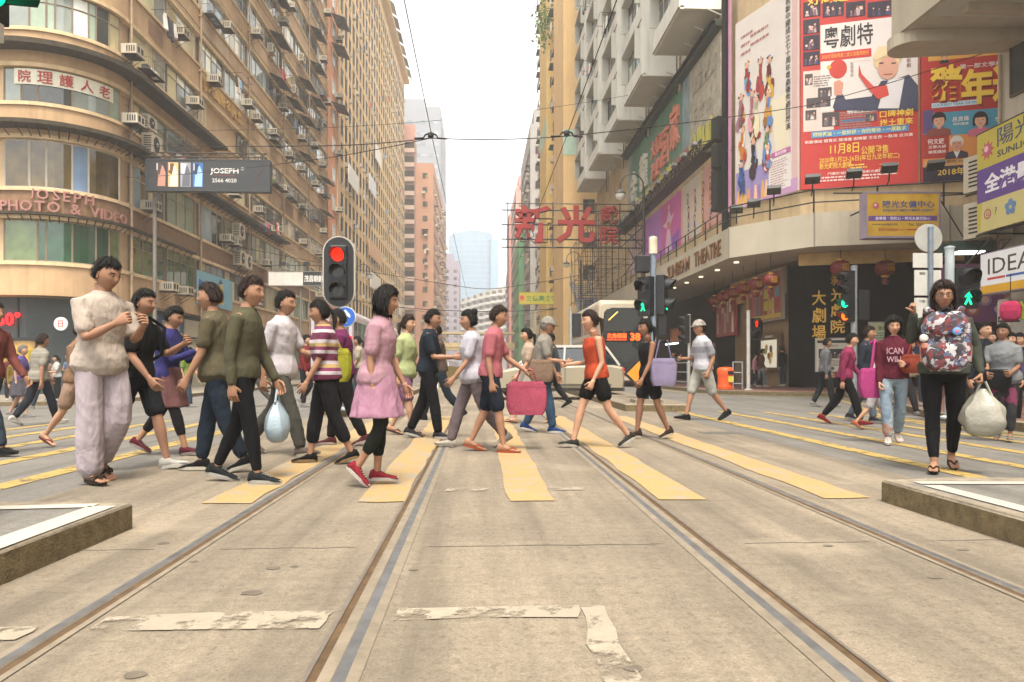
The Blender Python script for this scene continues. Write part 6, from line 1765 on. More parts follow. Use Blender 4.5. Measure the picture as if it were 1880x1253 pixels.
def bus(label, loc, rz, body, L=11.2, front=None, group=None):
    """local: faces -Y, x across, rear at +Y"""
    t = thing("double_decker_bus", label, "bus", loc, rz, group); W, Hh = 2.5, 4.35; w = W / 2
    def ring(y_, s, zt_, z0=.32):
        return [(-w * s, y_, z0), (w * s, y_, z0), (w * s, y_, zt_ - .35), (w * s * .96, y_, zt_ - .12), (w * s * .86, y_, zt_), (-w * s * .86, y_, zt_), (-w * s * .96, y_, zt_ - .12), (-w * s, y_, zt_ - .35)]
    b = MB(); b.ring_loft([ring(0, .90, Hh - .22), ring(.18, .97, Hh - .06), ring(.5, 1, Hh), ring(L - .25, 1, Hh), ring(L, .96, Hh - .1)], body); b.build("body", t, smooth=True)
    b = MB()
    for s in (-1, 1):
        b.box(min(s * w, s * (w + .012)), max(s * w, s * (w + .012)), .5, L - .3, 2.75, 3.75, CGLASS); b.box(min(s * w, s * (w + .012)), max(s * w, s * (w + .012)), 1.5, L - 2.2, 1.35, 2.15, CGLASS)
    b.build("side_window", t)
    b = MB()
    for s in (-1, 1):
        for i in range(1, 7): b.box(min(s * (w + .011), s * (w + .02)), max(s * (w + .011), s * (w + .02)), i * 1.55 + .3, i * 1.55 + .38, 2.75, 3.75, body)
        b.box(min(s * (w + .0), s * (w + .02)), max(s * (w + .0), s * (w + .02)), .3, L - .2, 2.35, 2.45, M("bus trim", "#8c857a")); b.box(min(s * w, s * (w + .015)), max(s * w, s * (w + .015)), .1, L - .1, .32, .55, M("dark trim", "#4b4840"))
    b.build("side_trim", t)
    # front: black mask with upper windscreen and lower windscreen, orange display between
    b = MB()
    fx = w * .84
    b.ring_loft([[(-fx, -.03, .55), (fx, -.03, .55), (fx * 1.0, -.03, 3.0), (fx * .92, -.02, 3.7), (fx * .66, .02, 4.02), (-fx * .66, .02, 4.02), (-fx * .92, -.02, 3.7), (-fx, -.03, 3.0)], [(-fx, .12, .55), (fx, .12, .55), (fx, .12, 3.0), (fx * .92, .12, 3.7), (fx * .66, .12, 4.02), (-fx * .66, .12, 4.02), (-fx * .92, .12, 3.7), (-fx, .12, 3.0)]], SIGB); b.build("front_mask", t)
    b = MB(); b.prism_y([(-fx * .95, 2.75), (fx * .95, 2.75), (fx * .88, 3.65), (fx * .6, 3.92), (-fx * .6, 3.92), (-fx * .88, 3.65)], -.05, -.033, CGLASS); b.build("upper_windscreen", t)
    b = MB(); b.prism_y([(-fx * .95, 1.2), (fx * .95, 1.2), (fx * .95, 2.2), (-fx * .95, 2.2)], -.05, -.033, CGLASS); b.build("windscreen", t)
    for s in (-1, 1):
        b = MB(); b.box(s * fx * .78 - .14, s * fx * .78 + .14, -.06, -.02, .7, .88, M("headlight glass", "#d8dad6", rough=.1)); b.build("headlight", t, bevel=.02)
        b = MB(); b.tube([(s * w * .86, .1, 2.6), (s * w * 1.1, -.25, 2.5), (s * w * 1.08, -.3, 2.2)], .03, SIGB, 5); b.box(s * w * 1.08 - .07, s * w * 1.08 + .07, -.36, -.26, 1.9, 2.3, SIGB); b.build("mirror", t)
    if front:
        b = MB(); b.box(-fx * .9, fx * .9, -.056, -.04, 2.25, 2.72, M("led panel", "#0d0d0d", rough=.3)); o = b.build("route_display", t)
        b = MB(); LED = M("orange led", "#ff4a0c", emit=1.0, var=0); b.text("北角碼頭", -.34, 2.53, .26, LED, -.058, .004, .98, .01); b.text("North Point Ferry Pier", -.34, 2.33, .08, LED, -.058, .004, .98, .01); b.text("38", .58, 2.48, .38, LED, -.058, .004, .5, .03); b.build("lettering", o)
        b = MB(); b.box(-.28, .28, -.07, -.03, .62, .74, flat("#cfcabc")); b.build("number_plate", t)
        b = MB(); b.tube([(-.75, -.06, 3.3), (-.3, -.06, 3.72)], .03, M("glowing yellow rail", "#d8a84a", emit=.6)); b.build("handrail", t)  # yellow handrail given a glow of its own, not a lamp
        for s in (-1, 1):
            b = MB(); b.tube([(s * w * .9, 0, .5), (s * w * .92, -.02, 2.3), (s * w * .86, -.02, 2.75), (s * w * .94, .0, 3.2), (s * w * .9, .05, 4.0)], .07, body, 6); b.build("corner_post", t)
    # rear
    b = MB(); b.box(-w * .8, w * .8, L - .02, L + .015, 2.8, 3.7, CGLASS); b.box(-w * .75, w * .75, L - .02, L + .02, .6, 1.5, M("bus engine grille", "#3d3a38", var=.2)); b.build("rear_window", t)
    for s in (-1, 1):
        for z in (.75, 2.75):
            b = MB(); b.lathe([(.11, 0), (.11, .03)], M("lit tail lamp", "#ff1a12", emit=.8, var=0), n=14, T=Matrix.Translation((s * w * .88, L + .02, z)) @ Matrix.Rotation(R(90), 4, 'X')); b.build("tail_lamp", t)
    for y_ in (2.2, L - 3.2):
        for s in (-1, 1):
            b = MB(); T = Matrix.Translation((s * (w - .14), y_, .48)) @ Matrix.Rotation(R(90), 4, 'Y'); b.lathe([(.3, -.14), (.46, -.14), (.48, 0), (.46, .14), (.3, .14)], TYRE, n=20, T=T); o = b.build("wheel", t, smooth=True)
            b = MB(); b.lathe([(.02, .12), (.3, .12), (.3, -.12), (.02, -.12)], RIM, n=14, T=T); b.build("rim", o)
    return t
bus("beige double decker bus facing the junction with orange route 38 display", (7.1, 34.9, -.06), 0, M("beige bus paint", "#b0a48e", rough=.35, var=.08, coat=.4, streak=.15), front=True)
BW_ = M("pale lilac bus paint", "#b3a9b0", rough=.35, var=.08, coat=.4, streak=.15)
bus("pale lilac double decker bus seen from behind, nearest in the left lane", (-8.75, 53.3, -.1), R(180), BW_)
bus("pale lilac double decker bus queueing ahead of the other in the left lane", (-8.4, 69.5, -.1), R(180), M("pink white bus paint", "#bcb0ae", rough=.35, var=.08, coat=.4))
# ------------------------------------------------------------------ towers and bridge down the street
def tower(name, label, x0, x1, y0, y1, h, wall, faces, pitch=(2.9, 3.0), win=(1.3, 1.4), base=4.0, glasses=None, frame=None, acs=0.0, nv=2, seed=0, parts=60, extra=None, grid=None):
    t = thing(name, label, "building", ((x0 + x1) / 2, (y0 + y1) / 2, 0)); ox, oy = (x0 + x1) / 2, (y0 + y1) / 2
    b = MB(); b.box(x0 - ox, x1 - ox, y0 - oy, y1 - oy, -1, h, wall)
    if extra: extra(b, ox, oy)
    b.box(x0 - ox + .8, x0 - ox + (x1 - x0) * .6, y0 - oy + 2, y0 - oy + min(10, (y1 - y0) * .6), h, h + 3.2, wall); b.build("wall", t)
    r = random.Random(seed); n_ok = 0; rest = MB(); units = MB()
    for f in faces:
        if f == 'S': a, L_, fn = x0, x1 - x0, lambda s: (x0 + s, y0 - .02, 0.0)
        elif f == 'E': a, L_, fn = y0, y1 - y0, lambda s: (x1 + .02, y0 + s, R(90))
        else: a, L_, fn = y0, y1 - y0, lambda s: (x0 - .02, y1 - s, R(-90))
        n = max(1, int(L_ / pitch[0])); p = L_ / n; nz = int((h - base - 1) / pitch[1])
        order = range(n - 1, -1, -1) if f == 'W' else range(n)
        for i in order:
            for k in range(nz):
                x, y, rz = fn((i + .5) * p); z = base + k * pitch[1] + .8
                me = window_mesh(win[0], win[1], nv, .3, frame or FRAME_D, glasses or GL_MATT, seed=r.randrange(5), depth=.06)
                if n_ok < parts and proj(x, y, z)[1] > -5:
                    link("window", me, t, (x - ox, y - oy, z), rz); n_ok += 1
                else:
                    T = Matrix.Translation((x - ox, y - oy, z)) @ Matrix.Rotation(rz, 4, 'Z'); nb = len(rest.v); rest.v += [tuple(T @ v.co) for v in me.vertices]
                    ks = [rest.mi(m) for m in me.materials]
                    for q in me.polygons: rest.f.append(tuple(nb + j for j in q.vertices)); rest.m.append(ks[q.material_index])
                if r.random() < acs:
                    T = Matrix.Translation((x - ox, y - oy, z)) @ Matrix.Rotation(rz, 4, 'Z')
                    s = r.uniform(-.5, .5); units.box(s - .35, s + .35, -.55, 0, -.3, .15, AC_M, T)
                    if r.random() < .5: units.box(-.7, .7, -r.uniform(.5, .9), 0, win[1], win[1] + .06, AWN, T)
                    if r.random() < .4: units.box(s - .6, s - .2, -.7, -.65, -.9, -.1, r.choice(CLOTH), T)
                    if r.random() < .35: units.box(-.75, .75, -.5, -.45, 0, .6, M("window cage", "#8f8778", var=.3), T)
    if rest.f: tag(rest.build("windows", t), kind="stuff")
    if units.f: tag(units.build("window_units", t), kind="stuff")
    return t
YEL = M("yellow painted wall", "#d8b670", rough=.85, var=.08, scale=.5, streak=.2); YEL2 = M("pale orange painted wall", "#dcb880", rough=.85, var=.08, scale=.5, streak=.2); OFFW = M("pale facade", "#cfc6b8", rough=.85, var=.1, scale=.6, streak=.25)
yb = thing("yellow_building", "tall yellow and cream apartment block beyond the white bays", "building", (9, 66, 0))
b = MB()
b.box(-1.25, 6, 0, 8.6, -1, 62, YEL2); b.box(-.5, 6, 8.6, 16, -1, 60, OFFW); b.box(-1.35, 6, 16, 25, -1, 61, YEL); b.box(-.6, 6, 25, 33, -1, 61, OFFW)
for k, z in ((0, 40.0), (0, 22)): b.box(-1.27, 1.5, -.03, .0, z - 1.2, z + 1.2, M("mint painted band", "#a9c2ae", var=.1))
for k in (29,): b.box(-1.37, -1.34, 16, 25, k - 1.2, k + 1.2, M("mint painted band", "#a9c2ae"))
b.build("wall", yb)
r = random.Random(2); un = MB()
for k in range(18):
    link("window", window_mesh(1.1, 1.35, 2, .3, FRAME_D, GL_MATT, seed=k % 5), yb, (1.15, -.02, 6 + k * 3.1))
    for y0, xs in ((10.5, -.52), (14, -.52), (27.5, -.62), (31, -.62)):
        z = 6 + k * 3.05
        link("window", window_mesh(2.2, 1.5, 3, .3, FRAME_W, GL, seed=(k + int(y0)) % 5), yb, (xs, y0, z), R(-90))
        un.box(xs - r.uniform(.3, .6), xs, y0 - 1.2, y0 - .4, z - .4, z + .1, AC_M)
        if r.random() < .6: un.box(xs - .7, xs, y0 - 1, y0 + 1, z + 1.5, z + 1.56, AWN)
        if r.random() < .6: un.box(xs - .6, xs - .5, y0 - .8, y0 + r.uniform(-.5, .6), z - .9, z + .1, r.choice(CLOTH))
        if r.random() < .5: un.box(xs - .5, xs - .42, y0 - 1, y0 + 1, z, z + .8, M("window cage", "#8f8778", var=.3))
tag(un.build("window_units", yb), kind="stuff")
# shrub rooted on the wall
t = thing("wall_shrub", "green shrub growing out of the yellow block high up the wall", "shrub", (7.6, 82.5, 41.0))
b = MB(); r = random.Random(4); LEAF = [M("leaf " + c, c, rough=.7, var=.3) for c in ("#5f7a34", "#7a8f42", "#465c28")]
for i in range(420):
    p = Vector((r.gauss(0, .55), r.gauss(0, 1.0), r.gauss(0, 1.3) + (.9 if r.random() < .3 else 0))); s = r.uniform(.12, .3); d1 = Vector((r.uniform(-1, 1), r.uniform(-1, 1), r.uniform(-1, 1))).normalized(); d2 = d1.cross(Vector((.3, .8, .2))).normalized()
    b.face([p - d1 * s, p + d2 * s * .5, p + d1 * s, p - d2 * s * .5], LEAF[r.randrange(3)])
b.build("foliage", t); b = MB(); b.tube([(.8, 0, -1.6), (.2, 0, -.6), (0, .2, .6)], [.09, .06, .03], IRON, 5); b.build("stem", t)
tower("grey_tower", "grey apartment tower behind the yellow block", 8.6, 22, 122, 150, 43, M("grey tower wall", "#98948f", var=.08, streak=.2), "SW", (3.2, 3.0), (1.6, 1.3), acs=.3, seed=3)
tower("pink_tower", "thin dusty pink tower behind the grey one", 8.6, 20, 172, 196, 45, M("dusty pink wall", "#b98c80", var=.1), "SW", (3, 3), seed=4, parts=40)
tower("brick_tower", "brick red tower beside the green wall", 9.0, 24, 222, 240, 49, M("brick red wall", "#a8685a", var=.1), "SW", (3, 3), seed=5, parts=40)
tower("green_walled_building", "mid rise block with a plain green end wall", 7.6, 20, 140, 165, 27, M("green painted wall", "#5fa06a", var=.08), "W", (4, 3), seed=6, parts=40)
tower("low_cream_building", "low cream building at the foot of the green wall", 8.3, 16, 118, 134, 7.5, M("cream wall", "#c9bb9a", var=.1), "S", (3, 3), seed=12, parts=20)
# left side
SAL = M("salmon tiled wall", "#ad8067", rough=.85, var=.08, scale=.4, streak=.15); SALD = M("brown pink wall", "#8f7265", var=.1)
def ex(b, ox, oy):
    b.box(-25 - ox, -13.6 - ox, 149.6 - oy, 152 - oy, -1, 48.2, SALD)
    b.box(-16.5 - ox, -13.7 - ox, 149.7 - oy, 152 - oy, 48.2, 52.0, M("dusty pink wall", "#b98c80"))
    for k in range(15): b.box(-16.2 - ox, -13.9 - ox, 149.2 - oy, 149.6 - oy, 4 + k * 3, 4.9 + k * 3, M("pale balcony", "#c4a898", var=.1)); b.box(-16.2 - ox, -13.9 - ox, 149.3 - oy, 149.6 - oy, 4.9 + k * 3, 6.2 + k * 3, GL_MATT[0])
tower("salmon_tower", "salmon coloured apartment tower closing the left side of the street", -24, -9.9, 150, 205, 44, SAL, "SE", (2.9, 3.0), (1.0, 1.1), acs=.35, seed=7, parts=90, extra=ex)
GT = M("pale grey office panel", "#767b82", rough=.6, var=.06)
tower("grey_office_tower", "very tall pale grey office tower behind the salmon block", -26, -13.0, 232, 268, 86, GT, "SE", (4.0, 3.6), (3.4, 1.2), glasses=[glass_mat("office glass", "#5f6a74"), glass_mat("office glass pale", "#848d94")], frame=GT, seed=8, parts=40)
tower("lavender_tower", "slim lavender tower left of the glass tower", -15.5, -9.0, 300, 320, 46, M("lavender wall", "#857c8a", var=.08), "SE", (3, 3), seed=9, parts=40)
tower("blue_glass_building", "narrow blue glass building edge beside the salmon tower", -20, -13.3, 215, 230, 54, M("blue glass wall", "#56809f", rough=.15, var=.15, scale=.3), "", seed=10)
tower("pink_edged_tower", "slender white tower with pink edges left of the brick one", 9.8, 16, 255, 275, 36, M("white pink wall", "#c9b4ac", var=.08), "SW", (2.9, 3.0), (1.1, 1.3), seed=11, parts=60)
# curved glass tower
t = thing("glass_tower", "broad pale blue glass tower with a curved top closing the street", "building", (-6, 450, 0))
b = MB(); pl = [(14.5 * sin(R(a)) * 1.0, -6 * cos(R(a)) + 4) for a in range(-80, 81, 10)]; tops = [84 + 3.5 * cos(R(a - 10)) for a in range(-80, 81, 10)]
GLS = M("pale blue curtain glass", "#5f8096", rough=.2, var=.1, scale=.08, spec=.6)
ring0 = [(x, y, -2) for x, y in pl] + [(14.5, 26, -2), (-14.5, 26, -2)]; ring1 = [(x, y, tz) for (x, y), tz in zip(pl, tops)] + [(14.5, 26, 80), (-14.5, 26, 84)]
b.ring_loft([ring0, ring1], GLS); b.build("wall", t)
b = MB()
for k in range(24):
    z = 6 + k * 3.3
    for (x0, y0), (x1, y1) in zip(pl, pl[1:]): b.face([(x0, y0 - .15, z), (x1, y1 - .15, z), (x1, y1 - .15, z + .5), (x0, y0 - .15, z + .5)], M("glass spandrel", "#6c8fa6", rough=.3, var=.05))
for (x, y), tz in list(zip(pl, tops))[::2]: b.box(x - .15, x + .15, y - .3, y, 0, tz, M("glass spandrel", "#6c8fa6"))
b.box(12.6, 17.5, -1, 12, 0, 82, M("glass spandrel", "#6c8fa6")); b.build("spandrel", t)
# white slab with long balconies, swinging across the end of the street
t = thing("balcony_block", "curving white apartment block with long stacked balconies at the street end", "building", (0, 350, 0))
b = MB(); cv = [(-13 + i * 3.0, 12 * (i / 10.0 - .45) ** 2 * 4 - i * 2.2) for i in range(12)]
WB = M("white block wall", "#98938a", var=.08)
b.ring_loft([[(x, y + 3, -2) for x, y in cv] + [(x, y + 16, -2) for x, y in cv[::-1]], [(x, y + 3, 33 + i * .9) for i, (x, y) in enumerate(cv)] + [(x, y + 16, 33 + (11 - i) * .9) for i, (x, y) in enumerate(cv[::-1])]], WB); b.build("wall", t)
for k in range(10):
    b = MB(); z = 3 + k * 3.2
    for i, ((x0, y0), (x1, y1)) in enumerate(zip(cv, cv[1:])):
        zz = z + i * .5
        b.ring_loft([[(x0, y0, zz), (x1, y1, zz), (x1, y1 + 3, zz), (x0, y0 + 3, zz)], [(x0, y0, zz + 1.2), (x1, y1, zz + 1.2), (x1, y1 + 3, zz + 1.2), (x0, y0 + 3, zz + 1.2)]], M("white balcony", "#a9a59d", var=.08))
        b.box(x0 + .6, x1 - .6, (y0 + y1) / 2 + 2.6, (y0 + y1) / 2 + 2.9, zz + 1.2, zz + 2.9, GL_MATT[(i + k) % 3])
    b.build("balcony", t)
# footbridge
t = thing("footbridge", "cream covered footbridge spanning the street far ahead", "bridge", (0, 155, 0))
CB = M("cream bridge concrete", "#bda878", var=.12, streak=.3)
flat_obj("deck", lambda b: (b.box(-17, 14, 0, 3.5, 4.7, 5.3, CB), b.box(-17, 14, -.1, 0, 5.3, 6.3, CB)), t); flat_obj("roof", lambda b: b.box(-17, 14, -.4, 3.9, 8.2, 8.6, CB), t)
for i in range(14): flat_obj("post", lambda b: b.tube([(-16 + i * 2.2, 0, 5.3), (-16 + i * 2.2, 0, 8.2)], .1, POLE, 5), t)
for x in (-13, 9): flat_obj("pier", lambda b: b.box(x - .5, x + .5, 1, 2.5, -1, 4.7, CB), t)
# blocks that close the view down the far ends
tower("far_apartment_block", "plain beige block along the left pavement past the salmon tower", -40, -16, 206, 228, 40, OFFW, "E", (3, 3), seed=15, parts=20)
tower("far_apartment_block", "plain cream block along the right pavement past the yellow building", 9.3, 24, 100, 117, 22, OFFW, "SW", (3, 3), seed=16, parts=30)
b = MB()
for i in range(24):
    a = -1.2 + i * .1; b.box(900 * sin(a) - 60, 900 * sin(a) + 60, 900 * cos(a), 900 * cos(a) + 10, -5, 26 + 14 * sin(i * 2.3), M("far hillside", "#8f9894", var=.1, scale=.05))
tag(b.build("hills"), kind="structure")

# ------------------------------------------------------------------ hazy city air
HAZE = True
if HAZE:
    m = bpy.data.materials.new("haze"); m.use_nodes = True; nt = m.node_tree; nt.nodes.clear()
    o_ = nt.nodes.new("ShaderNodeOutputMaterial"); v = nt.nodes.new("ShaderNodeVolumePrincipled")
    v.inputs["Color"].default_value = (.97, .97, .97, 1); v.inputs["Density"].default_value = .0013; v.inputs["Anisotropy"].default_value = .2
    nt.links.new(v.outputs[0], o_.inputs["Volume"])
    hz = MB(); hz.box(-440, 440, -80, 960, -3, 110, m); o = tag(hz.build("haze"), kind="stuff"); o.display_type = 'WIRE'
# ------------------------------------------------------------------ people
SKIN = [M("skin light", "#a88168", rough=.55, var=.08, scale=12, spec=.3), M("skin tan", "#8f6a53", rough=.55, var=.08, scale=12, spec=.3), M("skin brown", "#7d5a45", rough=.55, var=.08, scale=12, spec=.3)]
LIP = M("lips", "#8f4a44", rough=.5, var=.05); EYEW = M("eye white", "#857a72", rough=.3, var=0); IRIS = M("dark iris", "#1a120e", rough=.2, var=0)
HAIRS = {"black": M("black hair", "#120f0d", rough=.62, var=.5, scale=40, spec=.3, bump=.6, bscale=120), "brown": M("dark brown hair", "#2b1c17", rough=.62, var=.5, scale=40, spec=.3, bump=.6, bscale=120), "grey": M("grey hair", "#77726c", rough=.6, var=.3, scale=30)}
def dye(c, k=.66):
    c = lin(c); g = sum(c) / 3
    return tuple((g + (x - g) * .92) * k for x in c)
def folds(m, amount=1.0):
    """weave and crease relief for a cloth material"""
    N, L = m.node_tree.nodes, m.node_tree.links; b = N["Principled BSDF"]
    tc = N.new("ShaderNodeTexCoord"); mp = N.new("ShaderNodeMapping"); mp.inputs["Scale"].default_value = (1, 1, .45); mp.inputs["Rotation"].default_value = (.3, .5, .2); L.new(tc.outputs["Object"], mp.inputs[0])
    n1 = N.new("ShaderNodeTexNoise"); n1.inputs["Scale"].default_value = 9; n1.inputs["Detail"].default_value = 2; n1.inputs["Distortion"].default_value = 1.6; L.new(mp.outputs[0], n1.inputs["Vector"])
    su = N.new("ShaderNodeMath"); su.operation = 'SUBTRACT'; su.inputs[1].default_value = .5; L.new(n1.outputs["Fac"], su.inputs[0])
    ab = N.new("ShaderNodeMath"); ab.operation = 'ABSOLUTE'; L.new(su.outputs[0], ab.inputs[0])
    po = N.new("ShaderNodeMath"); po.operation = 'POWER'; po.inputs[1].default_value = .6; L.new(ab.outputs[0], po.inputs[0])
    n2 = N.new("ShaderNodeTexNoise"); n2.inputs["Scale"].default_value = 260; n2.inputs["Detail"].default_value = 2; L.new(tc.outputs["Object"], n2.inputs["Vector"])
    b1 = N.new("ShaderNodeBump"); b1.inputs["Strength"].default_value = .27 * amount; b1.inputs["Distance"].default_value = .035; L.new(po.outputs[0], b1.inputs["Height"])
    b2 = N.new("ShaderNodeBump"); b2.inputs["Strength"].default_value = .3; b2.inputs["Distance"].default_value = .003; L.new(n2.outputs["Fac"], b2.inputs["Height"]); L.new(b1.outputs[0], b2.inputs["Normal"])
    L.new(b2.outputs[0], b.inputs["Normal"])
def cloth(c, var=.14):
    if "cloth " + c in _mats: return _mats["cloth " + c]
    m = M("cloth " + c, dye(c), rough=.92, var=var, scale=9, spec=.15); folds(m); return m
def stripe_cloth(name, cols, freq):
    if name in _mats: return _mats[name]
    m = bpy.data.materials.new(name); m.use_nodes = True; N, L = m.node_tree.nodes, m.node_tree.links; b = N["Principled BSDF"]; b.inputs["Roughness"].default_value = .9
    tc = N.new("ShaderNodeTexCoord"); sx = N.new("ShaderNodeSeparateXYZ"); L.new(tc.outputs["Object"], sx.inputs[0])
    mu = N.new("ShaderNodeMath"); mu.operation = 'MULTIPLY'; mu.inputs[1].default_value = freq; L.new(sx.outputs[2], mu.inputs[0])
    fr = N.new("ShaderNodeMath"); fr.operation = 'FRACT'; L.new(mu.outputs[0], fr.inputs[0])
    r = N.new("ShaderNodeValToRGB"); r.color_ramp.interpolation = 'CONSTANT'; L.new(fr.outputs[0], r.inputs[0])
    while len(r.color_ramp.elements) < len(cols): r.color_ramp.elements.new(.5)
    for i, (e, c) in enumerate(zip(r.color_ramp.elements, cols)): e.position = i / len(cols); e.color = (*dye(c), 1)
    L.new(r.outputs[0], b.inputs["Base Color"]); folds(m, .8); _mats[name] = m; return m
def patch_cloth(name, cols, scale):
    if name in _mats: return _mats[name]
    m = bpy.data.materials.new(name); m.use_nodes = True; N, L = m.node_tree.nodes, m.node_tree.links; b = N["Principled BSDF"]; b.inputs["Roughness"].default_value = .8
    tc = N.new("ShaderNodeTexCoord"); nz = N.new("ShaderNodeTexNoise"); nz.inputs["Scale"].default_value = scale * .6; L.new(tc.outputs["Object"], nz.inputs["Vector"])
    mx = N.new("ShaderNodeMixRGB"); mx.inputs[0].default_value = .12; L.new(tc.outputs["Object"], mx.inputs[1]); L.new(nz.outputs["Color"], mx.inputs[2])
    v = N.new("ShaderNodeTexVoronoi"); v.inputs["Scale"].default_value = scale; L.new(mx.outputs[0], v.inputs["Vector"])
    sp = N.new("ShaderNodeSeparateXYZ"); L.new(v.outputs["Color"], sp.inputs[0])
    r = N.new("ShaderNodeValToRGB"); r.color_ramp.interpolation = 'CONSTANT'; L.new(sp.outputs[0], r.inputs[0])
    while len(r.color_ramp.elements) < len(cols): r.color_ramp.elements.new(.5)
    for i, (e, c) in enumerate(zip(r.color_ramp.elements, cols)): e.position = i / len(cols); e.color = (*dye(c), 1)
    L.new(r.outputs[0], b.inputs["Base Color"]); folds(m, .8); _mats[name] = m; return m

def g_(d2, s): return np.exp(-d2 / (2 * s * s))
NU, NV = 64, 46
def head_grid():
    th_ = np.linspace(0, 2 * np.pi, NU, endpoint=False); ph = np.linspace(0.02, np.pi - .02, NV)
    T, P = np.meshgrid(th_, ph)
    x, y, z = np.sin(P) * np.cos(T), np.sin(P) * np.sin(T), np.cos(P)
    low = np.clip(-z, 0, 1)
    ax = .077 * (1 - .20 * low ** 1.3); ay = np.where(y > 0, .098, .094) * (1 - .10 * low)
    r = 1 / np.sqrt((x / ax) ** 2 + (y / ay) ** 2 + (z / .118) ** 2)
    X, Y, Z = x * r, y * r, z * r
    f = (y < -.15)
    r = r + f * (.016 * g_(X ** 2, .011) * g_((Z + .022) ** 2, .014) * (Z < .02) + .008 * g_(X ** 2, .010) * g_((Z - .005) ** 2, .018))
    r = r - f * .009 * (g_((np.abs(X) - .031) ** 2 + (Z - .012) ** 2, .013))
    r = r + f * (.004 * g_((Z - .034) ** 2, .010) * (np.abs(X) < .055) + .006 * g_(X ** 2, .02) * g_((Z + .060) ** 2, .008) + .004 * g_((np.abs(X) - .042) ** 2 + (Z + .022) ** 2, .018))
    r = r + .006 * g_(X ** 2, .024) * g_((Z + .098) ** 2, .02) * (y < -.2)
    r = r - .018 * np.clip(y, 0, 1) * np.clip(-z - .35, 0, 1) * 2
    return x, y, z, r
HX, HY, HZ, HR = head_grid()
def grid_faces(keep=None):
    fs = []
    for i in range(NV - 1):
        for j in range(NU):
            k = (j + 1) % NU
            if keep is None or (keep[i, j] and keep[i, k] and keep[i + 1, j] and keep[i + 1, k]):
                fs.append((i * NU + j, i * NU + k, (i + 1) * NU + k, (i + 1) * NU + j))
    return fs
def head_mb(skin, hair, age=0, glasses=False):
    b = MB(); k0 = b.mi(skin); k1 = b.mi(LIP); kh = b.mi(hair)
    V = np.stack([HX * HR, HY * HR, HZ * HR], -1).reshape(-1, 3); b.v = [tuple(p) for p in V]
    for f in grid_faces():
        c = V[list(f)].mean(0)
        lip = c[1] < -.07 and abs(c[0]) < .024 and -.067 < c[2] < -.052
        brow = c[1] < -.06 and .018 < abs(c[0]) < .048 and .028 < c[2] < .036
        b.f.append(f[::-1]); b.m.append(k1 if lip else kh if brow else k0)
    for s in (-1, 1):
        for dx, m_, rx, ry, rz_ in ((0, EYEW, .0125, .0045, .0042), (0, IRIS, .0066, .0045, .0046)):
            c = Vector((s * .031, -.0825 - (.0035 if m_ is IRIS else 0), .012)); n = len(b.v); rings = []
            for i in range(7):
                a = -pi / 2 + pi * i / 6; rings.append([(c.x + rx * cos(a) * cos(q), c.y + ry * cos(a) * sin(q), c.z + rz_ * sin(a)) for q in np.linspace(0, 2 * pi, 9)[:-1]])
            b.ring_loft(rings, m_)
        b.ring_loft([[(s * (.074 + .010 * sin(a) * q), .004 + (.012 * cos(t) + .004) * q, -.008 + .030 * sin(t) * q) for t in np.linspace(0, 2 * pi, 9)[:-1]] for a, q in ((0, .9), (.6, 1.0), (1.4, .8), (1.6, .2))], skin)
    # neck stub
    b.ring_loft([[(r_ * cos(q), .018 + o + r_ * sin(q), z) for q in np.linspace(0, 2 * pi, 17)[:-1]] for r_, z, o in ((.052, -.19, .025), (.050, -.14, .015), (.050, -.08, .005))], skin)
    return b
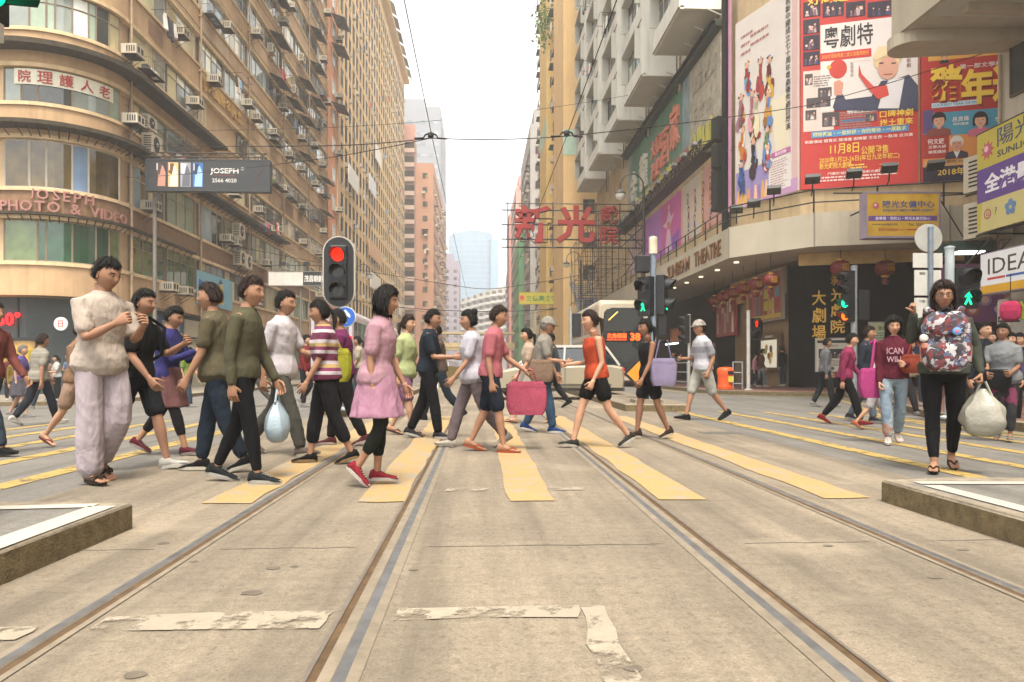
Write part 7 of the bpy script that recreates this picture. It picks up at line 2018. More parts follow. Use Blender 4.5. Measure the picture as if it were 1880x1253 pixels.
def hair_mb(style, mat, seed=0):
    r = np.random.RandomState(seed); b = MB(); x, y, z = HX * HR, HY * HR, HZ * HR
    front = np.clip(-HY * 1.3, 0, 1)
    if style in ("bob", "long"):
        low = -.115 if style == "bob" else -.10
        line = np.where(HY < -.62, .062, np.where(HY < -.30, .062 + (low - .062) * (HY + .62) / .32, low))
        off = .026
    elif style == "bun" or style == "tied":
        line = np.where(HY < -.3, .055, np.where(HY < .15, .055 + (-.03 - .055) * (HY + .3) / .45, -.06)); off = .012
    else:
        line = np.where(HY < -.3, .060, np.where(HY < .2, .060 + (-.005 - .060) * (HY + .3) / .5, -.050)); off = .010
    line = line + .010 * np.sin(np.arctan2(HY, HX) * 23 + r.rand() * 6) + .005 * np.sin(np.arctan2(HY, HX) * 41)
    m = z - line
    k = np.clip(m / .018, 0, 1); k = k * k * (3 - 2 * k)
    strands = .0055 * np.sin(np.arctan2(HY, HX) * 37 + r.rand() * 6 + 3 * z / .1) + .003 * np.sin(np.arctan2(HY, HX) * 71 + 11 * z)
    R2 = HR + k * (off * (1 + .25 * np.clip(HZ, 0, 1)) + strands) - (1 - k) * .006
    if style == "bob": R2 = R2 + .02 * np.clip(-z / .1, 0, 1) * k
    V = np.stack([HX * R2, HY * R2, HZ * R2], -1).reshape(-1, 3); b.v = [tuple(p) for p in V]; kk = b.mi(mat)
    for f in grid_faces(m > -.016): b.f.append(f[::-1]); b.m.append(kk)
    ok = np.argwhere(m > .012); rr = random.Random(seed)
    for _ in range(480):
        i, j = ok[rr.randrange(len(ok))]; L_ = rr.randint(5, 12); lift = rr.uniform(.001, .013) if rr.random() < .75 else rr.uniform(.012, .022); dj = rr.uniform(-.35, .35); strip = []
        for q in range(L_):
            ii = min(i + q, NV - 1); jj = int(round(j + dj * q)) % NU
            if m[ii, jj] < -.012: break
            rad = R2[ii, jj] + lift * (.6 + .8 * q / L_); c = Vector((HX[ii, jj] * rad, HY[ii, jj] * rad, HZ[ii, jj] * rad)); tg = Vector((-HY[ii, jj], HX[ii, jj], 0)); tg = tg.normalized() if tg.length > 1e-5 else Vector((1, 0, 0))
            w_ = .0032 * (1 - q / L_) + .0006; strip.append((c - tg * w_, c + tg * w_))
        for (a0, a1), (c0, c1) in zip(strip, strip[1:]): b.face([a0, a1, c1, c0], mat)
    if style in ("long", "bob"):
        for _ in range(90):
            a_ = rr.uniform(-.25, pi + .25); z0 = rr.uniform(-.08, .0); rad = .088 + rr.uniform(0, .012); L_ = rr.uniform(.05, .10) if style == "bob" else rr.uniform(.2, .34); x0, y0 = rad * cos(a_), .02 + rad * sin(a_); ox_ = rr.uniform(-.02, .02)
            for q in range(4):
                t0, t1 = q / 4, (q + 1) / 4; w_ = .004 * (1 - t0) + .0008
                b.face([(x0 + ox_ * t0 - w_, y0, z0 - L_ * t0), (x0 + ox_ * t0 + w_, y0, z0 - L_ * t0), (x0 + ox_ * t1 + w_ * .8, y0 + .005, z0 - L_ * t1), (x0 + ox_ * t1 - w_ * .8, y0 + .005, z0 - L_ * t1)], mat)
    if style == "long":
        rings = []
        for i in range(9):
            t = i / 8; zz = -.02 - .30 * t; w = .088 - .01 * t + .006 * sin(t * 9)
            rings.append([((w + .004 * sin(q * 9 + i)) * cos(q), .045 + .02 * t + (.058 - .012 * t + .004 * sin(q * 11)) * sin(q), zz) for q in np.linspace(0, 2 * pi, 25)[:-1]])
        b.ring_loft(rings, mat)
    if style == "bun":
        b.lathe([(.006, -.05), (.032, -.036), (.044, 0), (.034, .036), (.006, .05)], mat, c=(0, .075, .105), n=14)
    if style == "tied":
        b.tube([(0, .10, .03), (0, .15, .0), (0, .15, -.10), (0, .13, -.2)], [.02, .032, .026, .008], mat, 8)
    return b

def limb(b, pts, rad, mat, n=12, cap=True):
    """tapered limb with rounded ends"""
    P = [Vector(p) for p in pts]; Rr = list(rad)
    if cap:
        d0 = (P[0] - P[1]).normalized(); d1 = (P[-1] - P[-2]).normalized()
        P = [P[0] + d0 * Rr[0] * .8, P[0] + d0 * Rr[0] * .45] + P + [P[-1] + d1 * Rr[-1] * .45, P[-1] + d1 * Rr[-1] * .8]
        Rr = [Rr[0] * .4, Rr[0] * .85] + Rr + [Rr[-1] * .85, Rr[-1] * .4]
    b.tube(P, Rr, mat, n)
def frame_from(d, fwd):
    """matrix whose -Z runs along d and whose -Y leans to fwd"""
    z = (-d).normalized(); y = (-fwd); y = (y - z * y.dot(z))
    if y.length < 1e-3: y = Vector((0, 1, .3)); y = y - z * y.dot(z)
    y.normalize(); x = y.cross(z)
    return Matrix((x, y, z)).transposed().to_4x4()
def hand_mb(side, curl, skin):
    """wrist at the origin, fingers along -Z, thumb towards -Y, palm towards the body"""
    b = MB(); inn = -side
    b.ring_loft([[(ox + rx * cos(q), oy + ry * sin(q), z) for q in np.linspace(0, 2 * pi, 11)[:-1]] for z, rx, ry, ox, oy in ((.02, .021, .026, 0, 0), (-.01, .019, .027, 0, 0), (-.045, .016, .038, 0, .002), (-.085, .013, .040, 0, .002), (-.095, .008, .036, 0, .002))], skin)
    for y, L_, k in ((-.032, .072, .9), (-.0105, .082, 1.0), (.011, .077, 1.05), (.031, .060, 1.1)):
        p = Vector((0, y, -.088)); a = R(8); pts = [p.copy()]
        for seg in (.42, .32, .26):
            a += R(curl) * k; p = p + Vector((inn * sin(a), (y) * .12, -cos(a))) * (L_ * seg); pts.append(p.copy())
        limb(b, pts, [.0088, .0084, .0076, .0062], skin, 7)
    p = Vector((inn * .008, -.026, -.03)); d = Vector((inn * .55, -.6, -.62)).normalized(); d2 = Vector((inn * (.5 + curl / 90), -.25, -.8)).normalized()
    limb(b, [p, p + d * .034, p + d * .034 + d2 * .028, p + d * .034 + d2 * .052], [.014, .0115, .0098, .0075], skin, 7)
    return b
def shoe_mb(kind, m_up, m_sole, skin):
    """ankle at the origin, toe towards -Y; returns (upper, sole)"""
    u, s = MB(), MB()
    prof = [(.075, .022, -.03), (.06, .034, .012), (.025, .037, .03), (-.03, .037, .008), (-.08, .042, -.022), (-.13, .046, -.034), (-.17, .042, -.045), (-.198, .024, -.058)]
    bare = kind in ("flip", "sandal", "bare")
    def sec(y, w, top, bot, n=12):
        pts = []
        for j in range(n):
            a = 2 * pi * j / n; c, q = cos(a), sin(a)
            pts.append((w * (abs(c) ** .7) * (1 if c > 0 else -1), y, (bot + top) / 2 + (top - bot) / 2 * (abs(q) ** .8) * (1 if q > 0 else -1)))
        return pts
    if bare:
        k = .86
        u.ring_loft([sec(y, w * k, top * (.9 if y > -.03 else 1) - (.0 if y > -.05 else .008), -.068) for y, w, top in prof], skin)
        for i, (x, L_) in enumerate(((-.026, .03), (-.010, .034), (.006, .03), (.02, .024), (.031, .018))): limb(u, [(x, -.165, -.060), (x, -.185 - L_ * .4, -.062)], [.010, .008], skin, 6)
    else:
        hi = .035 if kind == "boot" else 0
        u.ring_loft([sec(y, w, top + (hi if y > -.03 else 0), -.066) for y, w, top in prof], m_up)
        if kind == "sneaker":
            for i in range(4): u.tube([(-.025, -.055 - i * .022, -.001 - i * .007), (.025, -.055 - i * .022, -.001 - i * .007)], .004, m_sole, 4)
    out = []
    for i in range(20):
        a = 2 * pi * i / 20; y = -.062 + .142 * sin(a) * 1.0; w = .048 if y < -.05 else .040
        out.append((w * cos(a) * (1.0 if abs(sin(a)) < .8 else .9), y))
    th_ = .022 if not bare else .016
    s.ring_loft([[(x * .97, y, -.075 - .008) for x, y in out], [(x * 1.02, y, -.075 + th_ * .5) for x, y in out], [(x, y, -.075 + th_) for x, y in out]], m_sole)
    if bare:
        for q in (-1, 1): s.tube([(0, -.155, -.045), (q * .022, -.11, -.026), (q * .040, -.06, -.045)], .007, m_up, 5)
        if kind == "sandal": s.tube([(-.042, -.12, -.055), (-.03, -.12, -.03), (.03, -.12, -.03), (.042, -.12, -.055)], .014, m_up, 5)
    return u, s

FOLDS = []                      # objects waiting for their remeshed surface
def soft(name, b, parent, vox, smooth=6, wrinkle=0.0, join=None, seed=0, clip=None):
    o = b.build(name, parent)
    m = o.modifiers.new("remesh", 'REMESH'); m.mode = 'VOXEL'; m.voxel_size = vox; m.use_smooth_shade = True
    s = o.modifiers.new("smooth", 'SMOOTH'); s.iterations = smooth; s.factor = .5
    FOLDS.append((o, wrinkle, join, seed, clip)); return o
def finish_people():
    dg = bpy.context.evaluated_depsgraph_get()
    res = []
    for o, w, join, seed, clip in FOLDS: res.append(bpy.data.meshes.new_from_object(o.evaluated_get(dg)))
    for (o, w, join, seed, clip), me in zip(FOLDS, res):
        o.modifiers.clear(); old = o.data; mats = list(old.materials)
        if w:
            n = len(me.vertices); co = np.empty(n * 3); me.vertices.foreach_get("co", co); no = np.empty(n * 3); me.vertices.foreach_get("normal", no)
            c = co.reshape(-1, 3); q = no.reshape(-1, 3); r = np.random.RandomState(seed); d = np.zeros(n)
            for i in range(7):
                k = r.normal(0, 1, 3) * np.array([15, 15, 9]) * (1 + .4 * i); d += (1 - 2 * np.abs(np.sin(c @ k + r.rand() * 6.28 + 1.6 * np.sin(c @ (r.normal(0, 9, 3)))))) / (1 + .4 * i)
            c = c + q * (w * d / 2.2)[:, None]; me.vertices.foreach_set("co", c.reshape(-1))
        if join is not None:
            nv = len(me.vertices); v = [tuple(p.co) for p in me.vertices]; f = [tuple(p.vertices) for p in me.polygons]; mi = [0] * len(f)
            ms = list(mats)
            for jb, T in join:
                n0 = len(v); v += [tuple(T @ Vector(p)) for p in jb.v]; ks = []
                for m in jb.mats:
                    if m not in ms: ms.append(m)
                    ks.append(ms.index(m))
                f += [tuple(n0 + i for i in q) for q in jb.f]; mi += [ks[i] for i in jb.m]
            new = bpy.data.meshes.new(o.name); new.from_pydata(v, [], f)
            for m in ms: new.materials.append(m)
            new.polygons.foreach_set("material_index", mi); new.polygons.foreach_set("use_smooth", [True] * len(f)); new.update(); o.data = new
        else:
            if not me.materials:
                for m in mats: me.materials.append(m)
            me.polygons.foreach_set("use_smooth", [True] * len(me.polygons)); o.data = me
    FOLDS.clear()

GAITS = {  # (thigh, knee, foot pitch) right/left and (shoulder, elbow) right/left
    "stride": ((21, 6, 8), (-17, 22, -26), (-16, 14), (17, 22)),
    "stride2": ((-18, 20, -28), (19, 4, 10), (14, 26), (-18, 12)),
    "mid": ((2, 4, 0), (14, 48, -38), (6, 14), (-6, 16)),
    "mid2": ((10, 42, -40), (0, 3, 0), (-8, 14), (10, 18)),
    "short": ((13, 5, 0), (-11, 14, -14), (-10, 14), (12, 16)),
    "stand": ((1, 2, 0), (-1, 2, 0), (2, 10), (-2, 12)),
}
def person(label, px, d, Hh, turn, top, bottom, shoes, gait="stride", skin=1, hair=("short", "black"), female=False, lean=3, head_turn=0, head_tilt=0, arms=None, vox=.013, fat=1.0,
           group="people on the crossing", seed=0, z=None, xy=None, extra=None):
    x, y = xy or at(px, d)
    gz = zf(x, y) if z is None else z
    t = thing("person", label, "person", (x, y, gz), R(turn), group)
    sk = SKIN[skin]; rnd = random.Random(seed + int(px)); S = Hh / 1.67
    G = GAITS[gait]
    Lt, Ls = .415 * S, .405 * S
    hipw = .092 * S
    legs = {}
    for s, g in ((-1, G[0]), (1, G[1])):
        a, k, p = R(g[0]), R(g[1]), R(g[2])
        hip = Vector((s * hipw, 0, 0)); knee = hip + Vector((0, -sin(a), -cos(a))) * Lt; c = a - k
        ank = knee + Vector((-s * .012 * S, -sin(c) * Ls, -cos(c) * Ls)); legs[s] = [hip, knee, ank, p]
    low = min(min(ank.z - .083 * S * cos(p) + min(0, 0), ank.z + (-.083 * cos(p) + (.19 * sin(p) if p < 0 else -.075 * sin(p))) * S) for _, _, ank, p in legs.values())
    up = Vector((0, 0, -low))
    for s in legs:
        for i in range(3): legs[s][i] = legs[s][i] + up
    pel = up
    LM = Matrix.Translation(pel) @ Matrix.Rotation(R(lean), 4, 'X')
    fe = female
    TR = [(-.10, .10, .080), (-.04, .158 if fe else .150, .112), (.04, .160 if fe else .148, .112), (.14, .124 if fe else .136, .098), (.24, .132 if fe else .148, .108), (.34, .146 if fe else .166, .116 if fe else .112), (.42, .150 if fe else .175, .098), (.455, .132 if fe else .156, .084), (.485, .098 if fe else .112, .070), (.508, .072, .062), (.53, .060, .057), (.57, .052, .054)]
    def torso(b, mat, off=0.0, lo=-9, hi=9, flare=0.0, sq=1.0):
        rings = []
        for zz, rx, ry in TR:
            if lo <= zz <= hi:
                fl = flare * max(0, (.14 - zz)) if zz < .14 else 0
                oo = (off if zz < .5 else min(off, .014)) + (.012 if flare > 0 and zz < .1 else 0)
                rx2, ry2 = (rx * fat + oo + fl) * S, (ry * fat + oo + fl) * S
                if off > .0 and zz < .2: rx2 = max(rx2, (.128 * fat + off) * S); 
                rings.append([LM @ Vector((rx2 * cos(q), ry2 * sin(q) + .01 * S - (.012 * S if fe and .2 < zz < .4 and sin(q) < -.3 else 0), zz * S)) for q in np.linspace(0, 2 * pi, 21)[:-1]])
        b.ring_loft(rings, mat)
    shw = (.158 if fe else .182) * S * (1 + (fat - 1) * .5)
    arm = {}
    for s, g in ((-1, G[2]), (1, G[3])):
        sh = LM @ Vector((s * shw, .012 * S, .430 * S)); spec = (arms or {}).get(s)
        if spec and spec[0] == "pts":
            el = LM @ (Vector(spec[1]) * S); ha = LM @ (Vector(spec[2]) * S); curl = spec[3] if len(spec) > 3 else 40
        else:
            sa, eb, inward, curl = (R(spec[0]), R(spec[1]), spec[2], spec[3] if len(spec) > 3 else 30) if spec else (R(g[0]), R(g[1]), 0.0, 22)
            el = sh + Vector((s * .055, -sin(sa), -cos(sa))).normalized() * .285 * S
            c = sa + eb; ha = el + Vector((-s * inward, -sin(c), -cos(c))).normalized() * .245 * S
        arm[s] = (sh, el, ha, curl)
    HM = LM @ Matrix.Translation((0, -.018 * S, .650 * S)) @ Matrix.Rotation(R(head_turn), 4, 'Z') @ Matrix.Rotation(R(head_tilt - lean * .6), 4, 'X') @ Matrix.Scale(S * (.97 if fe else 1.0), 4)
    # continuous body
    b = MB(); torso(b, sk, -.024, -9, .46); torso(b, sk, -.004, .50)
    for s, (sh, el, ha, curl) in arm.items():
        limb(b, [sh - Vector((s * .03 * S, 0, 0)), sh, sh.lerp(el, .4), el, el.lerp(ha, .3), ha], [q * S * (.9 if fe else 1) for q in (.046, .050, .044, .036, .037, .024)], sk)
    for s, (hp, kn, an, p) in legs.items():
        limb(b, [hp + Vector((0, 0, .02 * S)), hp.lerp(kn, .35), kn, kn.lerp(an, .32), kn.lerp(an, .75), an], [q * S * (fat if i < 3 else 1) for i, q in enumerate((.080, .070, .050, .053, .036, .033))], sk)
    hm = HAIRS[hair[1]]
    join = [(head_mb(sk, hm), HM)]
    for s, (sh, el, ha, curl) in arm.items():
        dvec = (ha - el).normalized(); fw = Vector((0, -1, 0)) if abs(dvec.y) < .8 else Vector((0, 0, 1))
        join.append((hand_mb(s, curl, sk), Matrix.Translation(ha) @ frame_from(dvec, fw) @ Matrix.Scale(S * (.93 if fe else 1), 4)))
    soft("body", b, t, vox, 4, join=join)
    if hair[0]:
        hb = hair_mb("short" if hair[0] in ("cap",) else hair[0], hm, seed); hb.v = [tuple(HM @ Vector(p)) for p in hb.v]; hb.build("hair", t, smooth=True)
        if hair[0] == "cap":
            cm = cloth(hair[2]); cb = MB(); k = cb.mi(cm); Rr = HR + .026; mk = (HZ * HR) > .028
            cb.v = [tuple(p) for p in np.stack([HX * Rr, HY * Rr, HZ * Rr * 1.04], -1).reshape(-1, 3)]
            for f in grid_faces(mk): cb.f.append(f[::-1]); cb.m.append(k)
            cb.ring_loft([[(.085 * cos(a) * s_, -.075 - .085 * sin(a) * s_ , .034 - .012 * sin(a) + o) for a in np.linspace(-.15, pi + .15, 14)] for s_, o in ((.9, 0), (1, .004), (1, -.004), (.9, -.006))], cm)
            cb.v = [tuple(HM @ Vector(p)) for p in cb.v]; cb.build("cap", t, smooth=True)
    # top
    cm = top[1] if not isinstance(top[1], str) else cloth(top[1])
    hem = {"tee": -.05, "long": -.07, "tank": -.03, "dress": -.10, "loose": -.09}[top[0]]; off = .018 if top[0] != "loose" else .026
    b = MB(); torso(b, cm, off, hem - .02, .535 if top[0] != 'tank' else .48, flare=.12 if top[0] in ("loose", "dress") else .02)
    for s, (sh, el, ha, curl) in arm.items():
        i0 = sh - Vector((s * .04 * S, 0, 0))
        if top[0] == "long":
            limb(b, [i0, sh, sh.lerp(el, .5), el, el.lerp(ha, .5), el.lerp(ha, .93)], [q * S for q in (.050, .060, .058, .051, .046, .040)], cm)
        elif top[0] != "tank":
            limb(b, [i0, sh, sh.lerp(el, .45), sh.lerp(el, .72)], [q * S for q in (.050, .061, .064, .066)], cm)
    nm = {"tee": "shirt", "long": "jumper", "tank": "vest", "dress": "dress_top", "loose": "loose_shirt"}[top[0]]
    soft(nm, b, t, vox, 4, .004, seed=seed + 1)
    # bottom
    kind, bc = bottom[0], bottom[1]; bm = bc if not isinstance(bc, str) else cloth(bc)
    b = MB()
    if kind in ("skirt", "dress"):
        Lk = bottom[2] * S; rr = []
        for i in range(8):
            q_ = i / 7; zz = .10 * S - q_ * (Lk + .10 * S); rx = (.145 + .02 + (.07 if kind == "skirt" else .075) * q_) * S; ry = (.112 + .02 + .10 * q_) * S
            rr.append([pel + Vector((rx * cos(a) * (1 + .07 * sin(a * 9 + i * .3) * q_), ry * sin(a) * (1 + .07 * sin(a * 9 + 1) * q_), zz)) for a in np.linspace(0, 2 * pi, 29)[:-1]])
        b.ring_loft(rr, bm); soft("skirt", b, t, vox, 4, .004, seed=seed + 2)
        if len(bottom) > 3:
            b = MB(); bm = cloth(bottom[3]); kind = "leggings"; bottom = ("leggings", bottom[3], .80)
    if kind in ("trousers", "shorts", "leggings", "wide"):
        if not b.f or kind == "leggings": b = MB()
        lo = {"leggings": (.013, .009), "trousers": (.018, .026), "shorts": (.020, .034), "wide": (.022, .058)}[kind]
        torso(b, bm, min(lo[0], .012), -.11, .06); L_ = bottom[2] if len(bottom) > 2 else .95
        for s, (hp, kn, an, p) in legs.items():
            pts, rad = [], []
            for i in range(8):
                q_ = L_ * i / 7; base = np.interp(q_, [0, .18, .5, .66, .88, 1], [.070, .070, .051, .054, .037, .034])
                pos = hp.lerp(kn, q_ * 2) if q_ < .5 else kn.lerp(an, q_ * 2 - 1)
                pts.append(pos + Vector((0, .0, .01 * S if i == 0 else 0))); rad.append((base * (fat if q_ < .4 else 1) + lo[0] + (lo[1] - lo[0]) * q_ / max(L_, .01)) * S)
            limb(b, pts, rad, bm)
        soft({"trousers": "trousers", "shorts": "shorts", "leggings": "leggings", "wide": "wide_trousers"}[kind], b, t, vox, 4, .0045 if kind != "leggings" else .003, seed=seed + 3)
    # feet
    for s, (hp, kn, an, p) in legs.items():
        up_, so = shoe_mb(shoes[0], cloth(shoes[1], .1), cloth(shoes[2], .08), sk)
        T = Matrix.Translation(an) @ Matrix.Rotation(p, 4, 'X') @ Matrix.Rotation(R(s * 7), 4, 'Z') @ Matrix.Scale(S * (.94 if fe else 1), 4)
        T = Matrix.Translation(an) @ Matrix.Rotation(-p, 4, 'X') @ Matrix.Rotation(R(s * 6), 4, 'Z') @ Matrix.Scale(S * (.94 if fe else 1), 4)
        up_.v = [tuple(T @ Vector(v)) for v in up_.v]; so.v = [tuple(T @ Vector(v)) for v in so.v]
        o = up_.build("foot" if shoes[0] in ("flip", "sandal", "bare") else "shoe", t, smooth=True); so.build("sole", o, smooth=True)
    t["_s"] = S
    if extra: extra(t, LM, HM, arm, legs, pel, S)
    return t
def bag_mesh(w, dp, h, mat, sag=.1, n=8, box=True, wob=.018, rnd=.16):
    b = MB(); rings = []
    for i in range(n):
        q = i / (n - 1); k = 1 + sag * sin(q * pi); e = (1 - rnd * abs(2 * q - 1) ** 5) if box else float(np.interp(q, [0, .08, .3, .6, .85, 1], [.5, .82, 1, .86, .45, .12])); ex = (.45 if rnd > .3 else .28) if box else .7; wb = wob * (1 if box else (.4 + 1.6 * q))
        rings.append([(w / 2 * k * e * (abs(cos(a)) ** ex) * (1 if cos(a) > 0 else -1) * (1 + wb * sin(5 * a + (3 * i if box else 0))), dp / 2 * k * e * (abs(sin(a)) ** ex) * (1 + wb * sin(4 * a + (2 * i if box else 1))) * (1 if sin(a) > 0 else -1), -h * (1 - q)) for a in np.linspace(0, 2 * pi, 25)[:-1]])
    b.ring_loft(rings, mat)
    if box and rnd < .3:
        tp = [Vector(p) for p in rings[-2]]; b.ring_loft([[(p.x * 1.03, p.y * 1.06, p.z + dz) for p in tp] for dz in (-.012, .012)], mat, False, False)
    return b
def held(name, label, cat, t, local, b_parts, rz=0.0):
    """a carried thing of its own, placed where the hand or body of person t carries it"""
    M4 = Matrix.Translation(t.location) @ Matrix.Rotation(t.rotation_euler.z, 4, 'Z'); w = M4 @ Vector(local)
    o = thing(name, label, cat, w, t.rotation_euler.z + rz)
    for nm, bb, sm in b_parts: bb.build(nm, o, smooth=sm)
    return o
def strap(pts, mat, r_=.012):
    b = MB(); b.tube(pts, r_, mat, 6); return b
# ------------------------------------------------------------------ who walks where
def gd(py, z=0.0): return (EYE - z) * FPX / (py - 675)
# --- main woman with the backpack worn in front
PATCH = patch_cloth("patterned backpack cloth", ["#3a3238", "#b8b4b8", "#7a3a40", "#4a4248", "#5f6a8a", "#8a3236", "#2f2a30", "#c9c4c4"], 30)
PEACH = cloth("#c98f80")
def main_extra(t, LM, HM, arm, legs, pel, S):
    L_ = lambda x, y, z: LM @ (Vector((x, y, z)) * S)
    q = L_(0, -.245, .50)
    body = bag_mesh(.35, .17, .50, PATCH, .05, 14, rnd=.42); pocket = bag_mesh(.27, .08, .22, PATCH, .08, 10, rnd=.42)
    pocket.v = [(x, y - .10, z - .26) for x, y, z in pocket.v]
    lid = bag_mesh(.27, .09, .17, PATCH, .1, 8, rnd=.42); lid.v = [(x, y - .075, z - .03) for x, y, z in lid.v]
    st = MB()
    for s in (-1, 1): st.tube([(s * .10, .02, -.01), (s * .125, .10, .03), (s * .13, .22, .035), (s * .13, .30, -.02)], .026, PATCH, 8)
    pip = MB()
    for s in (-1, 1): pip.tube([(s * .06, .02, -.02), (s * .14, .01, -.12), (s * .175, .0, -.3), (s * .17, .0, -.42)], .016, PEACH, 6)
    bdg = MB(); bdg.lathe([(.032, 0), (.032, .008), (.02, .014)], flat("#5f86b8"), n=14, T=Matrix.Translation((.07, -.135, -.17)) @ Matrix.Rotation(R(90), 4, 'X')); bdg.lathe([(.012, .012), (.012, .018)], flat("#c06070"), n=10, T=Matrix.Translation((.07, -.135, -.17)) @ Matrix.Rotation(R(90), 4, 'X'))
    toy = MB(); toy.lathe([(.005, -.035), (.03, -.02), (.036, 0), (.03, .02), (.005, .035)], flat("#c9c4bc"), c=(-.16, -.07, -.22), n=12); toy.lathe([(.005, -.04), (.03, -.02), (.032, .01), (.005, .03)], flat("#b87a6a"), c=(-.15, -.06, -.28), n=12)
    top = MB(); top.tube([(-.05, -.02, -.005), (0, -.06, .02), (.05, -.02, -.005)], .02, cloth("#2a272c"), 6)
    held("backpack", "busy patterned backpack worn on the front of the woman with glasses", "backpack", t, q, [("body", body, True), ("pocket", pocket, True), ("lid", lid, True), ("shoulder_strap", st, True), ("piping", pip, True), ("badge", bdg, True), ("charm", toy, True), ("grab_handle", top, True)])
    g = MB()
    for s in (-1, 1): g.tube([(s * .031 + .024 * cos(a), -.098, .010 + .019 * sin(a)) for a in np.linspace(0, 2 * pi, 15)],   .0036, M("spectacle frame", "#3a2620", rough=.4), 5)
    for s in (-1, 1): g.tube([(s * .055, -.096, .014), (s * .078, -.04, .012), (s * .080, .0, .006)], .0024, M("spectacle frame", "#3a2620"), 5)
    g.tube([(-.008, -.102, .013), (.008, -.102, .013)], .0024, M("spectacle frame", "#3a2620"), 5)
    g.v = [tuple(HM @ Vector(v)) for v in g.v]; g.build("glasses", t)
    ha = arm[1][2]
    bg_ = bag_mesh(.30, .20, .40, M("white plastic bag", "#8f8c80", rough=.35, var=.12, scale=9, bump=.35, bscale=30), .12, 14, False, .09); bg_.v = [(x + .008 * sin(z * 34 + y * 20), y, z - .06) for x, y, z in bg_.v]
    hd = MB(); hd.tube([(-.06, 0, -.12), (-.015, 0, .0), (.015, 0, .0), (.06, 0, -.12)], .010, M("white plastic bag", "#8f8c80"), 5)
    held("plastic_bag", "bulging white plastic bag carried by the woman with glasses", "plastic bag", t, ha + Vector((.02, -.02, -.07)), [("body", bg_, True), ("handle", hd, True)])
person("woman with glasses, grey cardigan and black trousers walking towards the camera", 1732, 6.15, 1.63, -30, ("long", "#474b41"), ("leggings", "#17171a", .93), ("flip", "#2a1d18", "#221a16"), "short", 1, ("bob", "brown"), True, 0, 3, 0,
       {-1: ("pts", (-.255, -.03, .27), (-.235, -.15, .50), 75), 1: ("pts", (.245, .05, .20), (.27, -.04, -.03), 70)}, vox=.0105, fat=1.10, seed=1, extra=main_extra)
# --- woman in maroon
def maroon_extra(t, LM, HM, arm, legs, pel, S):
    L_ = lambda x, y, z: LM @ (Vector((x, y, z)) * S)
    b = MB()
    b.text("ICAN", 0, .06, .085, M("pale print", "#a8808a"), 0, .004, .19, .01); b.text("WILL", 0, -.05, .075, M("pale print", "#a8808a"), 0, .004, .19, .01)
    b.v = [tuple(LM @ Vector((x * S, (y - .150) * S, (z + .27) * S))) for x, y, z in b.v]; b.build("shirt_lettering", t)
    tote = bag_mesh(.30, .10, .36, cloth("#b0377a"), .12); st = strap([(-.02, 0, -.02), (.02, .0, .30), (.06, .06, .34), (.02, .12, .3)], cloth("#b0377a"), .018)
    held("tote_bag", "hot pink cloth bag hanging from the shoulder of the woman in maroon", "bag", t, L_(-.24, .0, .10), [("body", tote, True), ("strap", st, True)], R(20))
    hb = bag_mesh(.28, .13, .22, cloth("#8a3a24"), .15); s2 = strap([(-.08, 0, -.01), (-.03, .03, .14), (.03, .03, .14), (.08, 0, -.01)], cloth("#8a3a24"), .010)
    held("handbag", "rust red handbag on the arm of the woman in maroon", "handbag", t, L_(.235, -.10, .28), [("body", hb, True), ("handle", s2, True)])
person("woman in a maroon printed jumper and torn light jeans walking towards the camera", 1640, 8.5, 1.52, -24, ("long", "#5c1a2c"), ("trousers", patch_cloth("torn pale jeans", ["#7f92a0", "#8fa0ac", "#74889a", "#a07a66", "#8397a6"], 7), .94), ("sneaker", "#c9b4a8", "#c9c0b4"), "short", 0, ("long", "black"), True, 2, 4, 8,
       {1: (10, 80, .35, 60), -1: (4, 14, 0, 40)}, vox=.012, seed=2, extra=maroon_extra)
def greytee_extra(t, LM, HM, arm, legs, pel, S):
    L_ = lambda x, y, z: LM @ (Vector((x, y, z)) * S)
    hb = bag_mesh(.30, .12, .24, cloth("#1b1d20"), .12); st = strap([(-.1, .02, -.02), (-.16, .1, .25), (-.14, .2, .40)], cloth("#1b1d20"), .012)
    held("shoulder_bag", "black bag slung low on the woman in the grey tee", "bag", t, L_(-.06, -.21, .12), [("body", hb, True), ("strap", st, True)])
person("woman in a plain grey tee and dark flowered trousers at the right edge", 1842, 9.1, 1.48, -46, ("loose", "#7f8284"), ("trousers", patch_cloth("flowered trousers", ["#1c1f26", "#1c1f26", "#23262e", "#8a2f5a", "#1c1f26"], 14), .9), ("flip", "#5f9a94", "#b0b4ac"), "mid2", 2, ("tied", "black"), True, 2, -10, 0, {-1: (20, 40, .2, 50), 1: (10, 60, .2, 50)}, vox=.0125, fat=1.15, seed=3, extra=greytee_extra)
